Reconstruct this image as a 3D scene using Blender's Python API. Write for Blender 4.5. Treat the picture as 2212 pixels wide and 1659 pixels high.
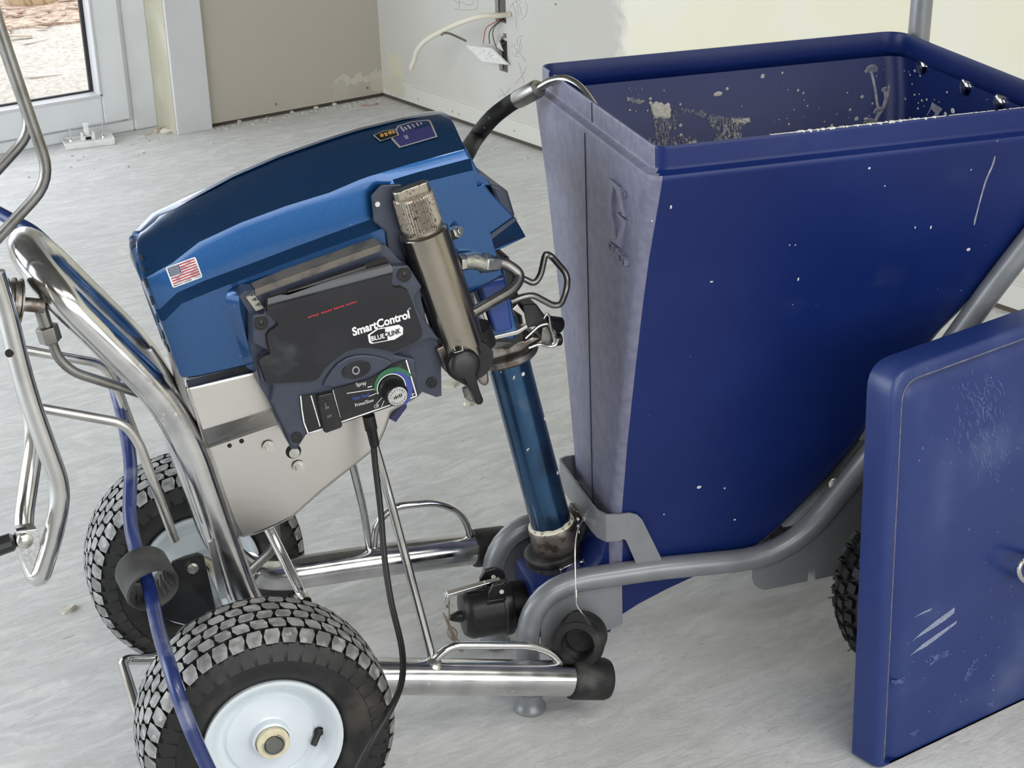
import bpy, math, random
from mathutils import Vector, Matrix, Quaternion
from mathutils.bvhtree import BVHTree

for _o in list(bpy.data.objects):
    bpy.data.objects.remove(_o, do_unlink=True)
scene = bpy.context.scene
COL = scene.collection
random.seed(7)
PI = math.pi

# ------------------------------------------------------------------ camera
cam_d = bpy.data.cameras.new('camera')
cam = bpy.data.objects.new('camera', cam_d)
COL.objects.link(cam)
cam.matrix_world = Matrix(((0.83059, 0.23865, -0.50316, 0.0),
                           (-0.55571, 0.29653, -0.77670, 0.0),
                           (-0.03616, 0.92472, 0.37892, 1.46),
                           (0, 0, 0, 1)))
cam_d.sensor_fit = 'HORIZONTAL'
cam_d.sensor_width = 36.0
cam_d.lens = 63.47
cam_d.clip_start = 0.05
cam_d.clip_end = 200.0
scene.camera = cam

# ------------------------------------------------------------------ sky, daylight, exposure
world = bpy.data.worlds.new('overcast_sky')
scene.world = world
world.use_nodes = True
_nt = world.node_tree
_bg = _nt.nodes['Background']
_tc = _nt.nodes.new('ShaderNodeTexCoord')
_sep = _nt.nodes.new('ShaderNodeSeparateXYZ')
_nt.links.new(_tc.outputs['Generated'], _sep.inputs[0])
_rmp = _nt.nodes.new('ShaderNodeValToRGB')          # overcast: a little brighter towards the zenith
_rmp.color_ramp.elements[0].position = 0.0
_rmp.color_ramp.elements[0].color = (0.80, 0.86, 0.93, 1)
_rmp.color_ramp.elements[1].position = 1.0
_rmp.color_ramp.elements[1].color = (0.98, 1.0, 1.06, 1)
_nt.links.new(_sep.outputs[2], _rmp.inputs[0])
_nt.links.new(_rmp.outputs[0], _bg.inputs['Color'])
_bg.inputs['Strength'].default_value = 1.9

def area_light(name, loc, target, sx, sy, power, color):
    l = bpy.data.lights.new(name, 'AREA')
    l.shape = 'RECTANGLE'
    l.size = sx
    l.size_y = sy
    l.energy = power
    l.color = color
    o = bpy.data.objects.new(name, l)
    COL.objects.link(o)
    o.location = loc
    d = Vector(target) - Vector(loc)
    o.rotation_euler = d.to_track_quat('-Z', 'Y').to_euler()
    return o

# daylight entering by the window openings of the room
area_light('daylight_window_left', (-1.45, 3.7, 1.35), (0.5, 3.9, 0.30), 3.2, 2.1, 58.0, (0.90, 0.96, 1.0))
area_light('daylight_window_rear', (0.8, -1.9, 1.5), (0.85, 0.9, 0.55), 3.4, 1.9, 30.0, (1.0, 0.97, 0.92))
# two ceiling battens behind the photographer
area_light('ceiling_batten_left', (0.1, -0.2, 2.42), (0.6, 0.9, 0.3), 1.3, 0.25, 12.5, (1.0, 0.98, 0.94))
area_light('ceiling_batten_right', (1.7, 0.0, 2.42), (1.6, 1.1, 0.4), 1.3, 0.25, 12.5, (1.0, 0.98, 0.94))

scene.view_settings.view_transform = 'Standard'
scene.view_settings.look = 'None'
scene.view_settings.gamma = 1.0
scene.view_settings.use_curve_mapping = False
scene.view_settings.exposure = 0.42

# ------------------------------------------------------------------ mesh helpers
def V(p):
    return Vector(p)

def smooth_path(pts, rad, seg=6):
    """Round the corners of a polyline."""
    pts = [V(p) for p in pts]
    out = [pts[0]]
    for i in range(1, len(pts) - 1):
        a, b, c = pts[i - 1], pts[i], pts[i + 1]
        d1, d2 = a - b, c - b
        l1, l2 = d1.length, d2.length
        if l1 < 1e-6 or l2 < 1e-6:
            continue
        r = rad[i] if isinstance(rad, (list, tuple)) else rad
        t = min(r, l1 * 0.48, l2 * 0.48)
        p1, p2 = b + d1 / l1 * t, b + d2 / l2 * t
        for k in range(seg + 1):
            f = k / seg
            out.append(p1 * (1 - f) ** 2 + b * (2 * f * (1 - f)) + p2 * f * f)
    out.append(pts[-1])
    return out

def spline(pts, n=8):
    """Catmull-Rom through the points."""
    P = [V(p) for p in pts]
    P = [P[0] * 2 - P[1]] + P + [P[-1] * 2 - P[-2]]
    out = []
    for i in range(1, len(P) - 2):
        for k in range(n):
            t = k / n
            a, b, c, d = P[i - 1], P[i], P[i + 1], P[i + 2]
            out.append(0.5 * ((2 * b) + (c - a) * t + (2 * a - 5 * b + 4 * c - d) * t * t + (3 * b - a - 3 * c + d) * t ** 3))
    out.append(P[-2])
    return out

def frame_of(d, hint=None):
    d = V(d).normalized()
    h = V(hint) if hint is not None else (Vector((0, 0, 1)) if abs(d.z) < 0.9 else Vector((1, 0, 0)))
    x = (h - d * h.dot(d)).normalized()
    return x, d.cross(x), d

class MB:
    def __init__(s):
        s.v, s.f, s.m = [], [], []

    def add(s, verts, faces, mi=0):
        o = len(s.v)
        s.v += [tuple(p) for p in verts]
        s.f += [tuple(i + o for i in f) for f in faces]
        s.m += [mi] * len(faces)
        return s

    def tube(s, path, r, n=14, cap=True, mi=0, closed=False, flat=1.0, hint=None):
        P = [V(p) for p in path]
        Q = [P[0]]
        for p in P[1:]:
            if (p - Q[-1]).length > 1e-5:
                Q.append(p)
        P = Q
        N = len(P)
        R = r if callable(r) else (lambda t: r)
        T = []
        for i in range(N):
            if closed:
                d = P[(i + 1) % N] - P[i - 1]
            else:
                d = P[min(i + 1, N - 1)] - P[max(i - 1, 0)]
            T.append(d.normalized())
        x, y, _ = frame_of(T[0], hint)
        vs, fs = [], []
        for i in range(N):
            if i:
                q = T[i - 1].rotation_difference(T[i])
                x = (q @ x)
                x = (x - T[i] * x.dot(T[i])).normalized()
            y = T[i].cross(x)
            rr = R(i / max(1, N - 1))
            for k in range(n):
                a = 2 * PI * k / n
                vs.append(P[i] + x * (rr * math.cos(a)) + y * (rr * flat * math.sin(a)))
        M = N if closed else N - 1
        for i in range(M):
            j = (i + 1) % N
            for k in range(n):
                k2 = (k + 1) % n
                fs.append((i * n + k, i * n + k2, j * n + k2, j * n + k))
        if cap and not closed:
            fs.append(tuple(range(n - 1, -1, -1)))
            fs.append(tuple((N - 1) * n + k for k in range(n)))
        return s.add(vs, fs, mi)

    def lathe(s, prof, o, d, n=28, mi=0, hint=None, a0=0.0, a1=2 * PI, closed_prof=False):
        """prof: (radius, height along d) pairs."""
        x, y, z = frame_of(d, hint)
        o = V(o)
        full = abs(a1 - a0 - 2 * PI) < 1e-6
        cols = n if full else n + 1
        vs, fs = [], []
        for (r, hgt) in prof:
            for k in range(cols):
                a = a0 + (a1 - a0) * k / n
                vs.append(o + z * hgt + x * (r * math.cos(a)) + y * (r * math.sin(a)))
        m = len(prof)
        for i in range(m if closed_prof else m - 1):
            j = (i + 1) % m
            for k in range(n):
                k2 = (k + 1) % cols
                fs.append((i * cols + k, i * cols + k2, j * cols + k2, j * cols + k))
        if not closed_prof and full:
            if prof[0][0] > 1e-6:
                fs.append(tuple(range(cols - 1, -1, -1)))
            if prof[-1][0] > 1e-6:
                fs.append(tuple((m - 1) * cols + k for k in range(cols)))
        return s.add(vs, fs, mi)

    def cyl(s, a, b, r, n=20, mi=0, ch=0.0):
        a, b = V(a), V(b)
        L = (b - a).length
        if ch:
            pr = [(r - ch, 0), (r, ch), (r, L - ch), (r - ch, L)]
        else:
            pr = [(r, 0), (r, L)]
        return s.lathe(pr, a, b - a, n, mi)

    def hexbolt(s, a, b, r, mi=0, n=6):
        return s.cyl(a, b, r, n, mi)

    def prism(s, pts, axis, mi=0, pts2=None):
        """pts: 3D outline; extruded along axis vector (or to the outline pts2)."""
        P = [V(p) for p in pts]
        Q = [V(p) for p in pts2] if pts2 else [p + V(axis) for p in P]
        n = len(P)
        fs = [tuple(range(n - 1, -1, -1)), tuple(range(n, 2 * n))]
        for i in range(n):
            j = (i + 1) % n
            fs.append((i, j, n + j, n + i))
        return s.add(P + Q, fs, mi)

    def box(s, c, ex, ey, ez, mi=0):
        """centre and three half-extent vectors"""
        c, ex, ey, ez = V(c), V(ex), V(ey), V(ez)
        vs = [c + ex * i + ey * j + ez * k for i in (-1, 1) for j in (-1, 1) for k in (-1, 1)]
        return s.add(vs, [(0, 1, 3, 2), (4, 6, 7, 5), (0, 4, 5, 1), (2, 3, 7, 6), (0, 2, 6, 4), (1, 5, 7, 3)], mi)

    def aabb(s, lo, hi, mi=0):
        lo, hi = V(lo), V(hi)
        c = (lo + hi) / 2
        e = (hi - lo) / 2
        return s.box(c, (e.x, 0, 0), (0, e.y, 0), (0, 0, e.z), mi)

    def loft(s, secs, closed=True, mi=0, cap=True):
        n = len(secs[0])
        vs = [p for sec in secs for p in sec]
        fs = []
        for i in range(len(secs) - 1):
            for k in range(n if closed else n - 1):
                k2 = (k + 1) % n
                fs.append((i * n + k, i * n + k2, (i + 1) * n + k2, (i + 1) * n + k))
        if cap and closed:
            fs.append(tuple(range(n - 1, -1, -1)))
            fs.append(tuple((len(secs) - 1) * n + k for k in range(n)))
        return s.add(vs, fs, mi)

    def disc(s, c, nrm, r, n=14, mi=0, ell=1.0, hint=None, thick=0.0006):
        x, y, z = frame_of(nrm, hint)
        c = V(c) + z * (random.random() * 0.0003)
        ring = [c + x * (r * ell * math.cos(2 * PI * k / n)) + y * (r * math.sin(2 * PI * k / n)) for k in range(n)]
        ring2 = [p + (c - p) * 0.25 + z * thick for p in ring]
        fs = [(k, (k + 1) % n, n + (k + 1) % n, n + k) for k in range(n)] + [tuple(range(n, 2 * n))]
        return s.add(ring + ring2, fs, mi)

    def build(s, name, mats, parent=None, smooth=35, bevel=0.0, kind=None, label=None, bseg=2, fix=True):
        me = bpy.data.meshes.new(name)
        me.from_pydata(s.v, [], s.f)
        if not isinstance(mats, (list, tuple)):
            mats = [mats]
        for m in mats:
            me.materials.append(m)
        if len(mats) > 1:
            me.polygons.foreach_set('material_index', s.m)
        me.validate()
        if fix:
            import bmesh
            bm = bmesh.new()
            bm.from_mesh(me)
            bmesh.ops.recalc_face_normals(bm, faces=bm.faces)
            bm.to_mesh(me)
            bm.free()
        if smooth:
            me.shade_smooth()
            me.set_sharp_from_angle(angle=math.radians(smooth))
        o = bpy.data.objects.new(name, me)
        COL.objects.link(o)
        if parent:
            o.parent = parent
        if bevel:
            b = o.modifiers.new('edge_bevel', 'BEVEL')
            b.width = bevel
            b.segments = bseg
            b.limit_method = 'ANGLE'
            b.angle_limit = math.radians(40)
        if kind:
            o['kind'] = kind
        if label:
            o['label'] = label
        return o

def empty(name, loc=(0, 0, 0), yaw=0.0):
    o = bpy.data.objects.new(name, None)
    COL.objects.link(o)
    o.location = loc
    o.rotation_euler = (0, 0, math.radians(yaw))
    o.empty_display_size = 0.1
    return o

def tag(o, label, cat, group=None):
    o['label'] = label
    o['category'] = cat
    if group:
        o['group'] = group
    return o

def structure(o):
    o['kind'] = 'structure'
    return o

def text_mesh(txt, size=1.0, extrude=0.0, offset=0.0, shear=0.0, spacing=1.0, align='LEFT', xs=1.0):
    cu = bpy.data.curves.new('lettering', 'FONT')
    cu.body = txt
    cu.size = size
    cu.extrude = extrude
    cu.offset = offset
    cu.shear = shear
    cu.space_character = spacing
    cu.align_x = align
    cu.resolution_u = 3
    ob = bpy.data.objects.new('lettering', cu)
    COL.objects.link(ob)
    dg = bpy.context.evaluated_depsgraph_get()
    me = bpy.data.meshes.new_from_object(ob.evaluated_get(dg))
    vs = [(v.co.x * xs, v.co.y, v.co.z) for v in me.vertices]
    fs = [tuple(p.vertices) for p in me.polygons]
    bpy.data.objects.remove(ob, do_unlink=True)
    bpy.data.curves.remove(cu)
    bpy.data.meshes.remove(me)
    return vs, fs

def put_text(mb, txt, o, x, y, height, width=None, mi=0, ext=0.0004, offset=0.0, shear=0.0, align='LEFT'):
    """Lay lettering on the plane (o; x, y): cap height and overall width in metres."""
    vs, fs = text_mesh(txt, 1.0, 0.0, offset, shear, 1.0)
    if not vs:
        return
    x, y = V(x).normalized(), V(y).normalized()
    z = x.cross(y)
    lo = min(v[0] for v in vs); hi = max(v[0] for v in vs)
    cap = 0.69
    sy = height / cap
    sx = width / (hi - lo) if width else sy
    dx = -lo if align == 'LEFT' else -(lo + hi) / 2
    o = V(o)
    mb.add([o + x * ((v[0] + dx) * sx) + y * (v[1] * sy) + z * ext for v in vs], fs, mi)

# ------------------------------------------------------------------ materials
def mat(name, col, metal=0.0, rough=0.5, col2=None, nscale=8.0, namt=1.0, nlo=0.4, nhi=0.7, stretch=(1, 1, 1),
        bump=0.0, bscale=60.0, bdist=0.002, coat=0.0, coat_r=0.05, spec=0.5, speck=None, speck_col=None, speck_lo=0.04,
        rvar=0.0, rot=(0, 0, 0), emit=None, estr=0.0, smear=None, smear_col=None, smear_scale=3.0, trans=0.0, detail=4.0,
        dust=None, dust_amt=0.0, ior=1.5, aniso=0.0, smear_lo=0.55, smear_hi=0.75):
    m = bpy.data.materials.new(name)
    m.use_nodes = True
    nt = m.node_tree
    N, L = nt.nodes, nt.links
    b = N['Principled BSDF']
    b.inputs['Metallic'].default_value = metal
    b.inputs['Roughness'].default_value = rough
    b.inputs['Coat Weight'].default_value = coat
    b.inputs['Coat Roughness'].default_value = coat_r
    b.inputs['Specular IOR Level'].default_value = spec
    b.inputs['Transmission Weight'].default_value = trans
    b.inputs['IOR'].default_value = ior
    b.inputs['Anisotropic'].default_value = aniso
    tc = N.new('ShaderNodeTexCoord')
    mp = N.new('ShaderNodeMapping')
    mp.inputs['Scale'].default_value = stretch
    mp.inputs['Rotation'].default_value = rot
    L.new(tc.outputs['Object'], mp.inputs['Vector'])
    def noise(scale, det=detail, vec=mp):
        n = N.new('ShaderNodeTexNoise')
        n.inputs['Scale'].default_value = scale
        n.inputs['Detail'].default_value = det
        L.new(vec.outputs[0], n.inputs['Vector'])
        return n
    def ramp(src, lo, hi):
        r = N.new('ShaderNodeMapRange')
        r.inputs['From Min'].default_value = lo
        r.inputs['From Max'].default_value = hi
        r.interpolation_type = 'SMOOTHSTEP'
        L.new(src, r.inputs['Value'])
        return r.outputs['Result']
    def mix(fac, a, bb):
        x = N.new('ShaderNodeMix')
        x.data_type = 'RGBA'
        L.new(fac, x.inputs[0])
        if isinstance(a, tuple):
            x.inputs[6].default_value = (*a, 1)
        else:
            L.new(a, x.inputs[6])
        x.inputs[7].default_value = (*bb, 1)
        return x.outputs[2]
    cur = tuple(col)
    if col2 is not None:
        f = ramp(noise(nscale).outputs[0], nlo, nhi)
        if namt != 1.0:
            mu = N.new('ShaderNodeMath'); mu.operation = 'MULTIPLY'; mu.inputs[1].default_value = namt
            L.new(f, mu.inputs[0]); f = mu.outputs[0]
        cur = mix(f, cur, tuple(col2))
    if smear is not None:
        f = ramp(noise(smear_scale, 8.0).outputs[0], smear_lo, smear_hi)
        mu = N.new('ShaderNodeMath'); mu.operation = 'MULTIPLY'; mu.inputs[1].default_value = smear
        L.new(f, mu.inputs[0])
        cur = mix(mu.outputs[0], cur, tuple(smear_col))
    if speck is not None:
        vo = N.new('ShaderNodeTexVoronoi')
        vo.inputs['Scale'].default_value = speck
        L.new(tc.outputs['Object'], vo.inputs['Vector'])
        n2 = N.new('ShaderNodeTexNoise'); n2.inputs['Scale'].default_value = speck * 0.13
        L.new(tc.outputs['Object'], n2.inputs['Vector'])
        r1 = N.new('ShaderNodeMapRange'); r1.inputs['From Min'].default_value = speck_lo * 1.6; r1.inputs['From Max'].default_value = speck_lo
        L.new(vo.outputs['Distance'], r1.inputs['Value'])
        r2 = ramp(n2.outputs[0], 0.48, 0.6)
        mu = N.new('ShaderNodeMath'); mu.operation = 'MULTIPLY'
        L.new(r1.outputs['Result'], mu.inputs[0]); L.new(r2, mu.inputs[1])
        cur = mix(mu.outputs[0], cur, tuple(speck_col))
    if isinstance(cur, tuple):
        b.inputs['Base Color'].default_value = (*cur, 1)
    else:
        L.new(cur, b.inputs['Base Color'])
    if rvar:
        r = N.new('ShaderNodeMapRange')
        r.inputs['From Min'].default_value = 0.3
        r.inputs['From Max'].default_value = 0.7
        r.inputs['To Min'].default_value = max(0.02, rough - rvar)
        r.inputs['To Max'].default_value = min(1, rough + rvar)
        L.new(noise(nscale * 1.7).outputs[0], r.inputs['Value'])
        L.new(r.outputs['Result'], b.inputs['Roughness'])
    if bump:
        bp = N.new('ShaderNodeBump')
        bp.inputs['Strength'].default_value = bump
        bp.inputs['Distance'].default_value = bdist
        L.new(noise(bscale, 3.0).outputs[0], bp.inputs['Height'])
        L.new(bp.outputs[0], b.inputs['Normal'])
    if emit is not None:
        b.inputs['Emission Color'].default_value = (*emit, 1)
        b.inputs['Emission Strength'].default_value = estr
    return m

def hexc(r, g, b):
    f = lambda c: (c / 255 / 12.92) if c / 255 <= 0.04045 else ((c / 255 + 0.055) / 1.055) ** 2.4
    return (f(r), f(g), f(b))

M_chrome = mat('polished_chrome', (0.66, 0.66, 0.65), 1.0, 0.13, (0.52, 0.52, 0.51), 14, rvar=0.06, nlo=0.45, nhi=0.8)
M_chrome_spot = mat('chrome_with_paint_spots', (0.64, 0.64, 0.64), 1.0, 0.18, (0.45, 0.45, 0.46), 16, rvar=0.08, speck=90, speck_col=(0.72, 0.71, 0.68), speck_lo=0.16)
M_steelrod = mat('satin_steel', (0.58, 0.575, 0.55), 1.0, 0.3, (0.42, 0.41, 0.39), 22, rvar=0.08)
M_dulltube = mat('grey_zinc_pipe', (0.28, 0.275, 0.26), 1.0, 0.36, (0.20, 0.19, 0.175), 25, rvar=0.08)
M_zinc = mat('zinc_fitting', (0.66, 0.66, 0.62), 1.0, 0.33, (0.50, 0.50, 0.44), 60, rvar=0.1)
M_plate = mat('brushed_stainless', (0.63, 0.61, 0.58), 1.0, 0.30, (0.54, 0.51, 0.46), 3.0, nlo=0.4, nhi=0.62, rvar=0.07, bump=0.05, bscale=120)
M_bronze = mat('bronzed_steel', (0.36, 0.325, 0.275), 1.0, 0.2, (0.26, 0.23, 0.19), 9, rvar=0.06)
M_cap_metal = mat('knurled_cap_rusty', (0.36, 0.33, 0.28), 1.0, 0.4, (0.11, 0.04, 0.026), 330, nlo=0.56, nhi=0.66, rvar=0.1)
M_brass = mat('worn_brown_casting', (0.17, 0.145, 0.125), 0.75, 0.45, (0.07, 0.055, 0.045), 70, nlo=0.5, nhi=0.62, bump=0.3, bscale=140, smear=0.5, smear_col=(0.45, 0.42, 0.38), smear_scale=18)
M_silver = mat('bright_silver', (0.8, 0.8, 0.8), 1.0, 0.25, (0.6, 0.6, 0.6), 200, stretch=(1, 8, 1), rvar=0.1)
M_hood = mat('metallic_blue_paint', (0.008, 0.074, 0.228), 0.80, 0.36, (0.006, 0.062, 0.19), 400, coat=1.0, coat_r=0.06, speck=60, speck_col=(0.4, 0.5, 0.6), speck_lo=0.03)
M_tubeblue = mat('anodised_blue', (0.035, 0.105, 0.22), 0.9, 0.24, (0.018, 0.045, 0.095), 14, nlo=0.42, nhi=0.7, coat=0.5, coat_r=0.1, smear=0.22, smear_col=(0.22, 0.25, 0.28), smear_scale=16, smear_lo=0.62, smear_hi=0.7)
M_navy = mat('navy_plastic', (0.036, 0.045, 0.072), 0.0, 0.36, (0.046, 0.055, 0.084), 30, bump=0.05, bscale=300, smear=0.25, smear_col=(0.25, 0.28, 0.33), smear_scale=22, smear_lo=0.66, smear_hi=0.8)
M_dustplastic = mat('dusty_brown_plastic', (0.16, 0.145, 0.125), 0.0, 0.6, (0.09, 0.083, 0.075), 40)
M_gloss = mat('glossy_black_panel', (0.006, 0.007, 0.010), 0.0, 0.12, (0.012, 0.013, 0.018), 20, rvar=0.06, smear=0.12, smear_col=(0.3, 0.32, 0.36), smear_scale=14)
M_black = mat('black_plastic', (0.008, 0.008, 0.009), 0.0, 0.36, (0.016, 0.016, 0.017), 40, bump=0.05, bscale=200)
M_rubber = mat('black_rubber', (0.011, 0.011, 0.011), 0.0, 0.55, (0.035, 0.035, 0.034), 30, nlo=0.45, nhi=0.75, bump=0.15, bscale=200, smear=0.25, smear_col=(0.2, 0.2, 0.19), smear_scale=20)
M_rubber_grey = mat('grey_worn_rubber', (0.025, 0.025, 0.025), 0.0, 0.5, (0.07, 0.07, 0.068), 22, nlo=0.4, nhi=0.72, bump=0.2, bscale=180)
M_tread = mat('dusty_tread_rubber', (0.16, 0.16, 0.158), 0.0, 0.62, (0.34, 0.34, 0.335), 55, nlo=0.38, nhi=0.66, bump=0.3, bscale=160, smear=0.7, smear_col=(0.48, 0.47, 0.45), smear_scale=60, smear_lo=0.58, smear_hi=0.7)
M_tyre = mat('tyre_rubber', (0.012, 0.012, 0.012), 0.0, 0.5, (0.035, 0.033, 0.031), 25, nlo=0.45, nhi=0.7, bump=0.1, bscale=150, smear=0.3, smear_col=(0.14, 0.12, 0.09), smear_scale=12)
M_rim = mat('white_enamel_rim', (0.74, 0.81, 0.86), 0.0, 0.22, (0.70, 0.76, 0.81), 12, coat=0.4, coat_r=0.08, speck=70, speck_col=(0.25, 0.23, 0.2), speck_lo=0.025)
M_enamel = mat('blue_enamel', (0.012, 0.045, 0.22), 0.0, 0.3, (0.016, 0.055, 0.25), 20, coat=0.3)
M_cream = mat('cream_nylon', (0.78, 0.72, 0.52), 0.0, 0.45, (0.70, 0.62, 0.42), 60)
M_hopper = mat('blue_polyethylene', (0.004, 0.0155, 0.108), 0.0, 0.40, (0.006, 0.020, 0.125), 5, bump=0.22, bscale=420, bdist=0.0006,
               smear=0.05, smear_col=(0.22, 0.25, 0.36), smear_scale=9, smear_lo=0.6, smear_hi=0.82, speck=34, speck_col=(0.35, 0.38, 0.48), speck_lo=0.02, spec=0.34)
M_hfront = mat('dust_and_sheen_polyethylene', (0.150, 0.153, 0.235), 0.0, 0.5, (0.205, 0.208, 0.285), 70, nlo=0.3, nhi=0.7, bump=0.3, bscale=420, bdist=0.0006, detail=8,
               smear=0.18, smear_col=(0.08, 0.09, 0.18), smear_scale=11, spec=0.6)  # pale tone holds the front wall's grazing sheen as well as its dust
M_lid = mat('scuffed_blue_lid', (0.010, 0.028, 0.145), 0.0, 0.36, (0.016, 0.037, 0.165), 6, bump=0.12, bscale=220, bdist=0.0008,
            smear=0.3, smear_col=(0.17, 0.20, 0.32), smear_scale=6, smear_lo=0.52, smear_hi=0.8, speck=40, speck_col=(0.5, 0.53, 0.6), speck_lo=0.03)
M_scratch = mat('pale_scratch', (0.13, 0.155, 0.31), 0.0, 0.6)
M_scuff = mat('grey_dirt_line', (0.12, 0.12, 0.18), 0.0, 0.7, (0.22, 0.21, 0.23), 60)
M_frame = mat('grey_powder_coat', (0.235, 0.245, 0.26), 0.25, 0.36, (0.21, 0.22, 0.235), 30, coat=0.3, coat_r=0.2, bump=0.03, bscale=300)
M_paint_white = mat('dried_white_paint', (0.72, 0.71, 0.66), 0.0, 0.5, (0.55, 0.54, 0.50), 120, nlo=0.5, nhi=0.7)
M_paint_thin = mat('thin_dried_paint', (0.24, 0.25, 0.32), 0.0, 0.55, (0.40, 0.40, 0.42), 90, nlo=0.4, nhi=0.65)
M_paint_cream = mat('cream_paint', (0.78, 0.75, 0.60), 0.0, 0.5)
M_hose = mat('blue_hose', (0.012, 0.028, 0.135), 0.0, 0.34, (0.035, 0.055, 0.18), 18, nlo=0.5, nhi=0.7, coat=0.4, coat_r=0.12, smear=0.45, smear_col=(0.28, 0.30, 0.42), smear_scale=22, smear_lo=0.56, smear_hi=0.72)
M_hose_black = mat('black_hose_rubber', (0.008, 0.008, 0.008), 0.0, 0.6, (0.014, 0.014, 0.014), 40, spec=0.2, speck=60, speck_col=(0.5, 0.5, 0.48), speck_lo=0.08)
M_cord = mat('black_cord', (0.010, 0.010, 0.010), 0.0, 0.45)
M_white_pl = mat('white_plastic', (0.80, 0.80, 0.78), 0.0, 0.35, (0.72, 0.72, 0.69), 60)
M_white = mat('white_print', (0.85, 0.86, 0.86), 0.0, 0.5)
M_grey_print = mat('grey_print', (0.30, 0.30, 0.31), 0.0, 0.5)
M_red = mat('red_print', (0.42, 0.045, 0.07), 0.0, 0.5)
M_redled = mat('red_led', (0.3, 0.01, 0.02), 0.0, 0.5, emit=(1.0, 0.05, 0.08), estr=0.45)
M_usblue = mat('navy_print', (0.03, 0.05, 0.13), 0.0, 0.5)
M_green = mat('green_print', (0.03, 0.16, 0.075), 0.0, 0.5)
M_blueprint = mat('blue_print', (0.05, 0.075, 0.36), 0.0, 0.5)
M_gold = mat('gold_print', (0.50, 0.28, 0.07), 0.0, 0.5, (0.16, 0.10, 0.05), 300)
M_violet = mat('violet_print', (0.035, 0.035, 0.13), 0.0, 0.35)
M_silverprint = mat('silver_print', (0.36, 0.35, 0.31), 0.2, 0.4)
M_cable = mat('cream_cable', (0.68, 0.64, 0.54), 0.0, 0.5)
M_wire_red = mat('red_wire', (0.45, 0.08, 0.09), 0.0, 0.45)
M_wire_green = mat('dark_green_wire', (0.06, 0.09, 0.07), 0.0, 0.45)
M_wire_grey = mat('grey_wire', (0.16, 0.145, 0.12), 0.0, 0.45)
M_copper = mat('rusty_wire', (0.42, 0.34, 0.28), 1.0, 0.4)
M_chip = mat('pale_plaster_chip', (0.64, 0.61, 0.52), 0.0, 0.8, (0.50, 0.47, 0.40), 60)
M_rubble = mat('plaster_crumbs', (0.60, 0.585, 0.54), 0.0, 0.85, (0.48, 0.465, 0.42), 60)
M_gap = mat('brown_gap', (0.085, 0.07, 0.055), 0.0, 0.9)
M_nail = mat('grey_nail_hole', (0.16, 0.15, 0.135), 0.0, 0.8)
M_dark = mat('dark_cavity', (0.02, 0.017, 0.014), 0.0, 0.9)
M_pencil = mat('pencil_line', (0.38, 0.375, 0.36), 0.0, 0.8)
M_wood = mat('grey_weathered_wood', (0.15, 0.14, 0.125), 0.0, 0.8, (0.08, 0.075, 0.07), 20, stretch=(6, 6, 0.6))
M_oldpaint = mat('stained_grey_metal', (0.30, 0.29, 0.27), 1.0, 0.45, (0.16, 0.13, 0.11), 50, nlo=0.45, nhi=0.6, smear=0.4, smear_col=(0.42, 0.37, 0.31), smear_scale=40)

# ================================================================== THE ROOM
WX, WY = 3.07, 5.50                    # inner faces of the right and the back wall

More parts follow.
